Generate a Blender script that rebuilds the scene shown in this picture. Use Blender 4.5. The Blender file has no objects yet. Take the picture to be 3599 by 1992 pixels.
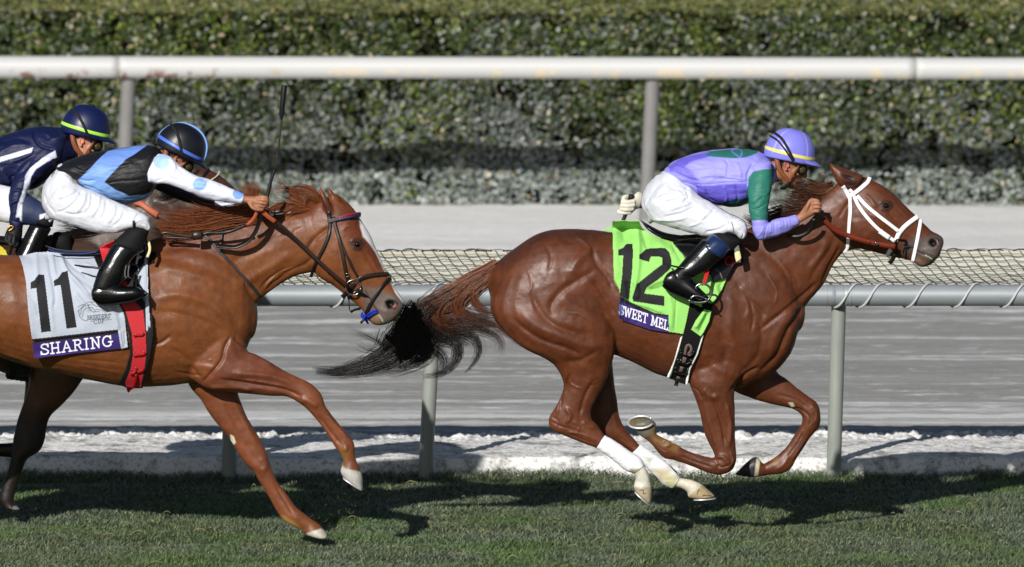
import bpy, math, random
import numpy as np
from mathutils import Vector, Matrix
from mathutils.bvhtree import BVHTree

random.seed(7)
rng = np.random.default_rng(7)
scene = bpy.context.scene
COL = scene.collection
R = math.radians

# ------------------------------------------------------------------ camera
PITCH = R(5.05)
DIST = 100.0
F = 64266.0                       # focal length in source pixels (3599 wide)
W0, H0 = 3599.0, 1992.0
ZC = 1.38
CAM = np.array([0.0, -DIST * math.cos(PITCH), ZC + DIST * math.sin(PITCH)])
cam_d = bpy.data.cameras.new('camera')
cam = bpy.data.objects.new('camera', cam_d)
COL.objects.link(cam)
cam.location = CAM
cam.rotation_euler = (math.pi / 2 - PITCH, 0, 0)
cam_d.sensor_width = 36.0
cam_d.lens = 36.0 * F / W0
cam_d.clip_start = 1.0
cam_d.clip_end = 5000.0
cam_d.dof.use_dof = True
cam_d.dof.focus_distance = 99.7
cam_d.dof.aperture_fstop = 4.5
scene.camera = cam

# ------------------------------------------------------------------ light
SUN = np.array([0.39, 1.0, -0.55])          # direction the sunlight travels
sun_d = bpy.data.lights.new('sun', 'SUN')
sun_d.energy = 5.0
sun_d.angle = R(0.5)
sun_d.color = (1.0, 0.965, 0.91)
sun = bpy.data.objects.new('sun', sun_d)
COL.objects.link(sun)
sun.location = (-20, -40, 30)
sun.rotation_euler = Vector(SUN).to_track_quat('-Z', 'Y').to_euler()
world = bpy.data.worlds.new('World')
scene.world = world
world.use_nodes = True
wn = world.node_tree
wn.nodes.clear()
sky = wn.nodes.new('ShaderNodeTexSky')
sky.sky_type = 'NISHITA'
sky.sun_disc = False
sky.sun_elevation = math.atan2(0.55, math.hypot(0.39, 1.0))
sky.sun_rotation = math.atan2(-0.39, -1.0)
sky.air_density = 1.0
sky.dust_density = 0.6
bg = wn.nodes.new('ShaderNodeBackground')
bg.inputs['Strength'].default_value = 0.05
wo = wn.nodes.new('ShaderNodeOutputWorld')
wn.links.new(sky.outputs[0], bg.inputs[0])
wn.links.new(bg.outputs[0], wo.inputs[0])
scene.view_settings.view_transform = 'Standard'
scene.view_settings.look = 'None'
scene.view_settings.exposure = 0.0
scene.view_settings.gamma = 1.0
scene.view_settings.use_curve_mapping = False
try:
    scene.cycles.use_adaptive_sampling = True
    scene.cycles.use_denoising = True
    scene.cycles.max_bounces = 6
    scene.cycles.diffuse_bounces = 2
except Exception:
    pass

# ------------------------------------------------------------------ measuring helpers (photo crop -> place)
CROPS = {'A': (0, 300, 2.377), 'B': (0, 800, 2.377), 'C': (800, 600, 2.377), 'D': (0, 1300, 1.84),
         'E': (2100, 400, 2.377), 'F': (2600, 500, 2.8525), 'G': (2100, 750, 2.376), 'H': (1850, 1200, 2.1467),
         'I': (1100, 800, 2.342), 'J': (700, 1350, 3.565), 'V': (0, 0, .71575), 'S': (0, 0, 1.0),
         'K': (0, 350, 2.3778), 'L': (450, 450, 3.1692), 'M': (2150, 1150, 5.704), 'N': (1050, 950, 5.705)}
cp, sp = math.cos(PITCH), math.sin(PITCH)

def S(crop, pts):
    ox, oy, s = CROPS[crop]
    p = np.asarray(pts, float)
    return np.stack([ox + p[..., 0] / s, oy + p[..., 1] / s], -1)

def P(uv, y):
    """place seen at source position uv when it stands in the depth plane y"""
    uv = np.asarray(uv, float)
    a = (uv[..., 0] - W0 / 2) / F
    b = (H0 / 2 - uv[..., 1]) / F
    dy = cp + b * sp
    dz = -sp + b * cp
    s = (np.asarray(y, float) - CAM[1]) / dy
    return np.stack([a * s, CAM[1] + dy * s, CAM[2] + dz * s], -1)

def proj(co):
    d = co - CAM
    f = d[:, 1] * cp - d[:, 2] * sp
    up = d[:, 1] * sp + d[:, 2] * cp
    return np.stack([W0 / 2 + F * d[:, 0] / f, H0 / 2 - F * up / f], -1)

def lin(c):
    c = np.asarray(c, float)
    return np.where(c <= .04045, c / 12.92, ((c + .055) / 1.055) ** 2.4)

def smooth_path(pts, n):
    """Catmull-Rom resample of an (m,k) array to n rows, evenly in chord length"""
    p = np.asarray(pts, float)
    if len(p) < 3:
        t = np.linspace(0, 1, n)[:, None]
        return p[0] * (1 - t) + p[-1] * t
    q = np.vstack([2 * p[0] - p[1], p, 2 * p[-1] - p[-2]])
    seg = np.linalg.norm(np.diff(p[:, :2], axis=0), axis=1) + 1e-9
    cum = np.concatenate([[0], np.cumsum(seg)])
    s = np.linspace(0, cum[-1], n)
    i = np.clip(np.searchsorted(cum, s, side='right') - 1, 0, len(p) - 2)
    t = ((s - cum[i]) / seg[i])[:, None]
    p0, p1, p2, p3 = q[i], q[i + 1], q[i + 2], q[i + 3]
    return .5 * (2 * p1 + (p2 - p0) * t + (2 * p0 - 5 * p1 + 4 * p2 - p3) * t ** 2 + (3 * p1 - p0 - 3 * p2 + p3) * t ** 3)

def in_poly(uv, poly):
    x, y = uv[:, 0], uv[:, 1]
    inside = np.zeros(len(uv), bool)
    n = len(poly)
    j = n - 1
    for i in range(n):
        xi, yi = poly[i]
        xj, yj = poly[j]
        if yi != yj:
            c = ((yi > y) != (yj > y)) & (x < (xj - xi) * (y - yi) / (yj - yi) + xi)
            inside ^= c
        j = i
    return inside

def dist_poly(uv, pts, closed=False):
    """distance to a polyline, and how far along it (0..1)"""
    pts = np.asarray(pts, float)
    if closed:
        pts = np.vstack([pts, pts[:1]])
    best = np.full(len(uv), 1e9)
    al = np.zeros(len(uv))
    m = len(pts) - 1
    for i in range(m):
        a, b = pts[i], pts[i + 1]
        ab = b - a
        t = np.clip(((uv - a) @ ab) / (ab @ ab + 1e-12), 0, 1)
        d = np.linalg.norm(uv - (a + t[:, None] * ab), axis=1)
        k = d < best
        best[k] = d[k]
        al[k] = (i + t[k]) / m
    return best, al

def vnoise(co, freq, seed=0):
    """cheap smooth value noise on an (N,3) array, about -1..1"""
    p = co * freq
    i = np.floor(p).astype(np.int64)
    f = p - i
    f = f * f * (3 - 2 * f)
    def h(ix, iy, iz):
        n = (ix * 374761393 + iy * 668265263 + iz * 2147483647 + seed * 1274126177) & 0xffffffff
        n = ((n ^ (n >> 13)) * 1274126177) & 0xffffffff
        n = (n ^ (n >> 16)) & 0xffff
        return n / 32767.5 - 1
    r = 0
    for dx in (0, 1):
        for dy in (0, 1):
            for dz in (0, 1):
                w = (f[:, 0] if dx else 1 - f[:, 0]) * (f[:, 1] if dy else 1 - f[:, 1]) * (f[:, 2] if dz else 1 - f[:, 2])
                r = r + w * h(i[:, 0] + dx, i[:, 1] + dy, i[:, 2] + dz)
    return r

# ------------------------------------------------------------------ object helpers
def link(name, me, parent=None, m=None):
    o = bpy.data.objects.new(name, me)
    COL.objects.link(o)
    if parent is not None:
        o.parent = parent
        o.matrix_parent_inverse = Matrix.Translation(-Vector(parent.location))
    if m is not None and me is not None:
        me.materials.append(m)
    return o

def thing(name, label, cat, loc, group=None):
    o = bpy.data.objects.new(name, None)
    COL.objects.link(o)
    o.empty_display_size = .1
    o.location = loc
    o['label'] = label
    o['category'] = cat
    if group:
        o['group'] = group
    return o

def tag(o, label, cat, group=None):
    o['label'] = label
    o['category'] = cat
    if group:
        o['group'] = group
    return o

def mesh(name, v, f, smooth=True, col=None):
    me = bpy.data.meshes.new(name)
    v = np.asarray(v, float)
    if isinstance(f, np.ndarray) and f.ndim == 2:
        k = f.shape[1]
        me.vertices.add(len(v))
        me.vertices.foreach_set('co', v.astype(np.float32).ravel())
        me.loops.add(f.size)
        me.loops.foreach_set('vertex_index', f.astype(np.int32).ravel())
        me.polygons.add(len(f))
        me.polygons.foreach_set('loop_start', np.arange(0, f.size, k, dtype=np.int32))
        me.update(calc_edges=True)
    else:
        me.from_pydata(v.tolist(), [], [list(map(int, q)) for q in f])
        me.update()
    if smooth:
        me.polygons.foreach_set('use_smooth', np.ones(len(me.polygons), bool))
    if col is not None:
        setcol(me, col)
    return me

def setcol(me, col):
    at = me.color_attributes.get('Col') or me.color_attributes.new('Col', 'FLOAT_COLOR', 'POINT')
    c = np.ones((len(me.vertices), 4), np.float32)
    c[:, :3] = col
    at.data.foreach_set('color', c.ravel())

class Geo:
    """collects closed pieces, becomes ONE mesh"""
    def __init__(s):
        s.v, s.f, s.n = [], [], 0
    def add(s, v, f):
        v = np.asarray(v, float)
        s.v.append(v)
        s.f += [[i + s.n for i in q] for q in f]
        s.n += len(v)
    def ring(s, rings, closed=True):
        """rings: list of (n,3) arrays"""
        m, n = len(rings), len(rings[0])
        v = np.vstack(rings)
        f = []
        for i in range(m - 1):
            for j in range(n):
                k = (j + 1) % n
                f.append((i * n + j, i * n + k, (i + 1) * n + k, (i + 1) * n + j))
        if closed:
            c0, c1 = len(v), len(v) + 1
            v = np.vstack([v, rings[0].mean(0), rings[-1].mean(0)])
            for j in range(n):
                k = (j + 1) % n
                f.append((c0, k, j))
                f.append((c1, (m - 1) * n + j, (m - 1) * n + k))
        s.add(v, f)
    def loft(s, crop, yc, secs, n=20, sub=4, flat=1.0):
        """secs: (edge point, edge point, half width in metres[, depth offset]); section = ellipse between the edges"""
        rows = []
        for q in secs:
            (a, b, w) = q[:3]
            off = q[3] if len(q) > 3 else 0.0
            a, b = S(crop, a), S(crop, b)
            A, B = P(a, yc + off), P(b, yc + off)
            rows.append([*A, *B, w])
        rows = np.array(rows)
        # parametrise by mid points
        mid = (rows[:, 0:3] + rows[:, 3:6]) / 2
        ext = np.hstack([mid[:, [0, 2]], rows])
        ext = smooth_path(ext, (len(rows) - 1) * sub + 1)[:, 2:]
        th = np.linspace(0, 2 * math.pi, n, endpoint=False)
        ct = np.sign(np.cos(th)) * np.abs(np.cos(th)) ** flat
        st = np.sign(np.sin(th)) * np.abs(np.sin(th)) ** flat
        rings = []
        for r in ext:
            A, B, w = r[:3], r[3:6], abs(r[6])
            c, u = (A + B) / 2, (A - B) / 2
            rings.append(c + np.outer(ct, u) + np.outer(st, [0, w, 0]))
        # rounded ends
        a0 = rings[0].mean(0); a1 = rings[-1].mean(0)
        d0 = a0 - rings[1].mean(0); d1 = a1 - rings[-2].mean(0)
        def caps(rg, c, d):
            d = d / (np.linalg.norm(d) + 1e-9)
            r = np.abs(rg - c).max() * .35
            return [c + (rg - c) * k + d * r * h for k, h in ((.85, .35), (.55, .7), (.2, .85))]
        rings = caps(rings[0], a0, d0)[::-1] + rings + caps(rings[-1], a1, d1)
        s.ring(rings)
    def tube(s, pts, rad, n=8, closed=True):
        pts = np.asarray(pts, float)
        rad = np.full(len(pts), rad, float) if np.isscalar(rad) else np.asarray(rad, float)
        if closed and len(pts) < 6:          # crisp ends
            e = .02
            pts = np.vstack([pts[:1], pts[0] + (pts[1] - pts[0]) * e, pts[1:-1], pts[-1] + (pts[-2] - pts[-1]) * e, pts[-1:]])
            rad = np.concatenate([rad[:1], rad[:1], rad[1:-1], rad[-1:], rad[-1:]])
        m = len(pts)
        t = np.gradient(pts, axis=0)
        t /= np.linalg.norm(t, axis=1)[:, None] + 1e-12
        ref = np.array([0, 1., 0]) if abs(t[:, 1]).max() < .9 else np.array([.3, 0, 1.])
        rings = []
        th = np.linspace(0, 2 * math.pi, n, endpoint=False)
        for i in range(m):
            a = np.cross(t[i], ref); a /= np.linalg.norm(a) + 1e-12
            b = np.cross(t[i], a)
            rings.append(pts[i] + rad[i] * (np.outer(np.cos(th), a) + np.outer(np.sin(th), b)))
        s.ring(rings, closed)
    def ell(s, c, r, rot=None, n=16, m=10):
        v = [np.array([0, 0, 1.])]
        for i in range(1, m):
            a = math.pi * i / m
            for j in range(n):
                b = 2 * math.pi * j / n
                v.append(np.array([math.sin(a) * math.cos(b), math.sin(a) * math.sin(b), math.cos(a)]))
        v.append(np.array([0, 0, -1.]))
        v = np.array(v) * np.asarray(r, float)
        if rot is not None:
            v = v @ np.array(rot).T
        v = v + np.asarray(c, float)
        f = [(0, 1 + j, 1 + (j + 1) % n) for j in range(n)]
        for i in range(m - 2):
            for j in range(n):
                k = (j + 1) % n
                f.append((1 + i * n + j, 1 + (i + 1) * n + j, 1 + (i + 1) * n + k, 1 + i * n + k))
        e = len(v) - 1
        f += [(e, 1 + (m - 2) * n + (j + 1) % n, 1 + (m - 2) * n + j) for j in range(n)]
        s.add(v, f)
    def box(s, c, h, rot=None):
        v = np.array([[x, y, z] for x in (-1, 1) for y in (-1, 1) for z in (-1, 1)], float) * np.asarray(h, float)
        if rot is not None:
            v = v @ np.array(rot).T
        s.add(v + np.asarray(c, float), [(0, 1, 3, 2), (4, 6, 7, 5), (0, 4, 5, 1), (2, 3, 7, 6), (0, 2, 6, 4), (1, 5, 7, 3)])
    def mesh(s, name, smooth=True):
        return mesh(name, np.vstack(s.v), s.f, smooth)
    def obj(s, name, parent, m, smooth=True):
        return link(name, s.mesh(name, smooth), parent, m)

def roty(a):
    """rotation in the XZ plane: positive a lifts +X towards +Z"""
    c, s_ = math.cos(a), math.sin(a)
    return np.array([[c, 0, -s_], [0, 1, 0], [s_, 0, c]])

def remesh(geo, voxel, smooth_it=4):
    me = geo.mesh('tmp')
    o = bpy.data.objects.new('tmp', me)
    COL.objects.link(o)
    mr = o.modifiers.new('r', 'REMESH')
    mr.mode = 'VOXEL'
    mr.voxel_size = voxel
    mr.adaptivity = 0
    ms = o.modifiers.new('s', 'SMOOTH')
    ms.factor = .5
    ms.iterations = smooth_it
    dg = bpy.context.evaluated_depsgraph_get()
    out = bpy.data.meshes.new_from_object(o.evaluated_get(dg), depsgraph=dg)
    bpy.data.objects.remove(o)
    bpy.data.meshes.remove(me)
    out.polygons.foreach_set('use_smooth', np.ones(len(out.polygons), bool))
    return out

class Clay:
    """relief and colour worked into a finished surface"""
    def __init__(s, me, yc, base):
        s.me = me
        s.yc = yc
        n = len(me.vertices)
        s.co = np.empty(n * 3, np.float32); me.vertices.foreach_get('co', s.co); s.co = s.co.reshape(n, 3).astype(float)
        s.no = np.empty(n * 3, np.float32); me.vertices.foreach_get('normal', s.no); s.no = s.no.reshape(n, 3).astype(float)
        s.uv = proj(s.co)
        s.near = np.clip(.25 - s.no[:, 1] * 1.2, 0, 1)
        s.col = np.tile(lin(base), (n, 1))
        s.disp = np.zeros(n)
    def side(s, y0=None, y1=None):
        m = np.ones(len(s.co), bool)
        if y0 is not None: m &= s.co[:, 1] > s.yc + y0
        if y1 is not None: m &= s.co[:, 1] < s.yc + y1
        return m
    def line(s, crop, pts, h, w, y0=None, y1=None, shift=None, both=False):
        """h metres out (+) or in (-), w = half width in metres; soft ends"""
        q = smooth_path(S(crop, pts), max(6, len(pts) * 4)) if len(pts) > 2 else S(crop, pts)
        lo, hi = q.min(0) - w * 2000, q.max(0) + w * 2000
        k = np.where(((s.uv > lo) & (s.uv < hi)).all(1) & s.side(y0, y1))[0]
        if not len(k): return
        d, al = dist_poly(s.uv[k], q)
        g = np.exp(-(d / 642 / w) ** 2) * np.clip(np.minimum(al, 1 - al) * 6 + .15, 0, 1)
        s.disp[k] += h * g * (1 if both else s.near[k])
    def bump(s, crop, c, rx, rz, h, ang=0, y0=None, y1=None):
        c = S(crop, c)
        d = (s.uv - c) / 642
        a = R(ang)
        x = d[:, 0] * math.cos(a) - d[:, 1] * math.sin(a)
        z = d[:, 0] * math.sin(a) + d[:, 1] * math.cos(a)
        g = np.exp(-(x / rx) ** 2 - (z / rz) ** 2)
        s.disp += h * g * s.near * s.side(y0, y1)
    def noise(s, amp, freq, seed=0, stretch=(1, 1, 1)):
        s.disp += amp * vnoise(s.co * np.array(stretch), freq, seed)
    def apply(s):
        s.co = s.co + s.no * s.disp[:, None]
        s.disp[:] = 0
    def paint(s, crop, poly, c, soft=0, y0=None, y1=None, a=1.0, near=False):
        q = S(crop, poly)
        m = s.side(y0, y1)
        if near: m &= s.no[:, 1] < .3
        k = np.where(m & ((s.uv > q.min(0) - soft - 2) & (s.uv < q.max(0) + soft + 2)).all(1))[0]
        if not len(k): return
        ins = in_poly(s.uv[k], q)
        if soft:
            d, _ = dist_poly(s.uv[k], q, True)
            w = np.where(ins, .5 + .5 * np.clip(d / soft, 0, 1), .5 - .5 * np.clip(d / soft, 0, 1))
            w = w * w * (3 - 2 * w)
        else:
            w = ins.astype(float)
        w = (w * a)[:, None]
        s.col[k] = s.col[k] * (1 - w) + lin(c) * w
    def stroke(s, crop, pts, c, width, y0=None, y1=None, a=1.0, closed=False):
        """width in source pixels"""
        q = S(crop, pts)
        k = np.where(s.side(y0, y1) & ((s.uv > q.min(0) - width) & (s.uv < q.max(0) + width)).all(1))[0]
        if not len(k): return
        d, _ = dist_poly(s.uv[k], q, closed)
        w = (np.clip((width / 2 - d) / 1.2 + .5, 0, 1) * a)[:, None]
        s.col[k] = s.col[k] * (1 - w) + lin(c) * w
    def mottle(s, a=.10):
        s.col *= (1 + a * vnoise(s.co, 42, 77) + a * vnoise(s.co, 105, 78) + a * .8 * vnoise(s.co, 13, 79))[:, None]
    def done(s):
        s.me.vertices.foreach_set('co', s.co.astype(np.float32).ravel())
        setcol(s.me, s.col)
        s.me.update()
        return s.me

# ------------------------------------------------------------------ materials
def mat(name, c=None, rough=.6, spec=.5, metal=0.0, bump=None, vary=None, coat=0.0, sheen=0.0, trans=None, sss=None, aniso=None, stretch=None):
    """c None -> colour painted on the mesh; bump=(scale, strength, distance); vary=(scale, amount)"""
    m = bpy.data.materials.new(name)
    m.use_nodes = True
    nt = m.node_tree
    b = nt.nodes['Principled BSDF']
    N, L = nt.nodes, nt.links
    if c is None:
        a = N.new('ShaderNodeAttribute'); a.attribute_name = 'Col'
        src = a.outputs['Color']
    else:
        rgb = N.new('ShaderNodeRGB'); rgb.outputs[0].default_value = (*lin(c), 1)
        src = rgb.outputs[0]
    tc = N.new('ShaderNodeTexCoord')
    mp = N.new('ShaderNodeMapping')
    if stretch: mp.inputs['Scale'].default_value = stretch
    L.new(tc.outputs['Object'], mp.inputs['Vector'])
    if vary:
        n = N.new('ShaderNodeTexNoise'); n.inputs['Scale'].default_value = vary[0]
        n.inputs['Detail'].default_value = 5; n.inputs['Roughness'].default_value = .65
        L.new(mp.outputs[0], n.inputs['Vector'])
        mr = N.new('ShaderNodeMapRange')
        mr.inputs['From Min'].default_value = .3; mr.inputs['From Max'].default_value = .7
        mr.inputs['To Min'].default_value = 1 - vary[1]; mr.inputs['To Max'].default_value = 1 + vary[1]
        L.new(n.outputs[0], mr.inputs['Value'])
        mx = N.new('ShaderNodeVectorMath'); mx.operation = 'SCALE'
        L.new(src, mx.inputs[0]); L.new(mr.outputs[0], mx.inputs['Scale'])
        src = mx.outputs[0]
    L.new(src, b.inputs['Base Color'])
    b.inputs['Roughness'].default_value = rough
    b.inputs['Specular IOR Level'].default_value = spec
    b.inputs['Metallic'].default_value = metal
    b.inputs['Coat Weight'].default_value = coat
    b.inputs['Coat Roughness'].default_value = .12
    b.inputs['Sheen Weight'].default_value = sheen
    if bump:
        n = N.new('ShaderNodeTexNoise'); n.inputs['Scale'].default_value = bump[0]
        n.inputs['Detail'].default_value = 4
        L.new(mp.outputs[0], n.inputs['Vector'])
        bp = N.new('ShaderNodeBump'); bp.inputs['Strength'].default_value = bump[1]
        bp.inputs['Distance'].default_value = bump[2]
        L.new(n.outputs[0], bp.inputs['Height']); L.new(bp.outputs[0], b.inputs['Normal'])
    if trans:
        b.inputs['Transmission Weight'].default_value = trans
    if sss:
        b.inputs['Subsurface Weight'].default_value = sss
        b.inputs['Subsurface Radius'].default_value = (.01, .004, .002)
    return m

M = {}
def coat_mat():
    m = mat('horse_coat', rough=.44, spec=.38, vary=(9, .20))
    nt = m.node_tree; N, L = nt.nodes, nt.links; b = N['Principled BSDF']
    tc = N.new('ShaderNodeTexCoord')
    def nz(scale, det, ro, sc=(1, 1, 1)):
        mp = N.new('ShaderNodeMapping'); mp.inputs['Scale'].default_value = sc
        mp.inputs['Rotation'].default_value = (0, R(25), 0)
        n = N.new('ShaderNodeTexNoise'); n.inputs['Scale'].default_value = scale; n.inputs['Detail'].default_value = det; n.inputs['Roughness'].default_value = ro
        L.new(tc.outputs['Object'], mp.inputs[0]); L.new(mp.outputs[0], n.inputs['Vector']); return n.outputs[0]
    def bump(h, st, di, prev=None):
        p = N.new('ShaderNodeBump'); p.inputs['Strength'].default_value = st; p.inputs['Distance'].default_value = di
        L.new(h, p.inputs['Height'])
        if prev: L.new(prev, p.inputs['Normal'])
        return p.outputs[0]
    a = bump(nz(26, 7, .62), .55, .0045)
    a = bump(nz(330, 3, .6, (1, 1, .25)), .40, .0016, a)
    L.new(a, b.inputs['Normal'])
    mr = N.new('ShaderNodeMapRange'); mr.inputs['From Min'].default_value = .35; mr.inputs['From Max'].default_value = .65
    mr.inputs['To Min'].default_value = .36; mr.inputs['To Max'].default_value = .54
    L.new(nz(11, 5, .6), mr.inputs[0]); L.new(mr.outputs[0], b.inputs['Roughness'])
    return m
M['coat'] = coat_mat()
M['skin'] = mat('skin', rough=.55, spec=.4, vary=(60, .08))
M['silk'] = mat('silk_jersey', rough=.52, spec=.32, bump=(16, .6, .012), stretch=(1, 1, 2.2))
M['breech'] = mat('white_breeches', (.86, .87, .90), rough=.6, spec=.3, bump=(30, .35, .006), vary=(7, .03), stretch=(1, 1, .6))
M['boot'] = mat('polished_leather', (.035, .038, .045), rough=.24, spec=.5, bump=(28, .35, .004))
M['bootnavy'] = mat('navy_leather', (.10, .17, .32), rough=.22, spec=.5, bump=(40, .2, .003))
M['blackcloth'] = mat('black_cloth', (.055, .055, .06), rough=.75, spec=.25, bump=(120, .3, .002))
M['blackleather'] = mat('black_leather', (.07, .062, .06), rough=.42, spec=.45, bump=(160, .3, .001))
M['darkleather'] = mat('dark_brown_leather', (.16, .105, .085), rough=.4, spec=.45, bump=(160, .3, .001), vary=(30, .15))
M['tan'] = mat('tan_leather', (.62, .30, .17), rough=.5, spec=.4, bump=(260, .4, .0015), vary=(40, .12))
M['rein'] = mat('russet_rein', (.42, .15, .08), rough=.45, spec=.4, bump=(260, .4, .001), vary=(30, .15))
M['white'] = mat('white_webbing', (.93, .93, .95), rough=.55, spec=.3, bump=(300, .25, .001))
M['metal'] = mat('steel', (.62, .62, .62), rough=.25, metal=1.0)
M['brass'] = mat('brass', (.7, .55, .3), rough=.3, metal=1.0)
M['shoe'] = mat('aluminium_shoe', (.88, .88, .9), rough=.38, metal=.6)
M['cloth'] = mat('number_cloth', rough=.7, spec=.25, bump=(34, .30, .008), sheen=.05)
M['hair'] = mat('hair', rough=.36, spec=.5)
M['helmet'] = mat('helmet_silk', rough=.38, spec=.45, bump=(30, .12, .003))
M['lens'] = mat('goggle_lens', (.30, .26, .12), rough=.08, spec=.8)
M['eye'] = mat('eye', (.02, .014, .012), rough=.05, spec=.8)
M['red'] = mat('red_webbing', (.72, .10, .12), rough=.6, spec=.3, bump=(300, .3, .001))
M['redleather'] = mat('red_keeper', (.62, .06, .07), rough=.5, spec=.35)
M['padblack'] = mat('black_girth', (.05, .05, .055), rough=.8, spec=.2, bump=(200, .3, .001))
M['bandage'] = mat('white_bandage', rough=.7, spec=.2, bump=(60, .35, .004), stretch=(1, 1, 2))
M['glovew'] = mat('white_glove', (.82, .80, .74), rough=.7, spec=.2, vary=(40, .08))
M['gloveb'] = mat('black_glove', (.04, .04, .045), rough=.6, spec=.3)
M['foam'] = mat('cream_foam', (.86, .82, .62), rough=.8, spec=.2)
M['bluerope'] = mat('blue_cord', (.10, .18, .62), rough=.7, spec=.2)
# ================================================================== THE SETTING
def ground_y(v_src):
    a = PITCH + math.atan((v_src - H0 / 2) / F)
    return CAM[1] + CAM[2] / math.tan(a)

def gridmesh(name, xs, ys, zf):
    X, Y = np.meshgrid(xs, ys)
    v = np.stack([X.ravel(), Y.ravel(), np.zeros(X.size)], -1)
    v[:, 2] = zf(v)
    nx, ny = len(xs), len(ys)
    i = np.arange(nx * ny).reshape(ny, nx)
    f = np.stack([i[:-1, :-1].ravel(), i[:-1, 1:].ravel(), i[1:, 1:].ravel(), i[1:, :-1].ravel()], -1)
    return mesh(name, v, f)

def structure(o):
    o['kind'] = 'structure'
    return o

KY = 3.34           # front of the sand berm
RAILY = 3.16

# ---- wide ground sheet to the horizon
def m_ground():
    m = mat('far_ground', (.55, .54, .52), rough=.95, spec=.1, vary=(.2, .1))
    return m
v = [(-1500, -300, -.06), (1500, -300, -.06), (1500, 3000, -.06), (-1500, 3000, -.06)]
structure(link('ground', mesh('ground', v, [(0, 1, 2, 3)], False), None, m_ground()))

# ---- turf base
def berm_edge(x):
    return KY + .05 * np.sin(x * 2.3 + 1) + .04 * np.sin(x * 5.1) + .03 * np.sin(x * 11.7 + 2)

def turf_z(v):
    z = -.022 + .010 * vnoise(v, 3.0, 1) + .005 * vnoise(v, 11.0, 2)
    return z

m = bpy.data.materials.new('turf_soil'); m.use_nodes = True
nt = m.node_tree; b = nt.nodes['Principled BSDF']
n = nt.nodes.new('ShaderNodeTexNoise'); n.inputs['Scale'].default_value = 9; n.inputs['Detail'].default_value = 8
r_ = nt.nodes.new('ShaderNodeValToRGB')
r_.color_ramp.elements[0].color = (.012, .020, .008, 1); r_.color_ramp.elements[0].position = .35
r_.color_ramp.elements[1].color = (.045, .075, .028, 1); r_.color_ramp.elements[1].position = .7
tc = nt.nodes.new('ShaderNodeTexCoord')
nt.links.new(tc.outputs['Object'], n.inputs[0]); nt.links.new(n.outputs[0], r_.inputs[0]); nt.links.new(r_.outputs[0], b.inputs['Base Color'])
b.inputs['Roughness'].default_value = .95
structure(link('turf', gridmesh('turf', np.linspace(-9, 9, 240), np.linspace(-14, 3.6, 240), turf_z), None, m))

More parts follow.
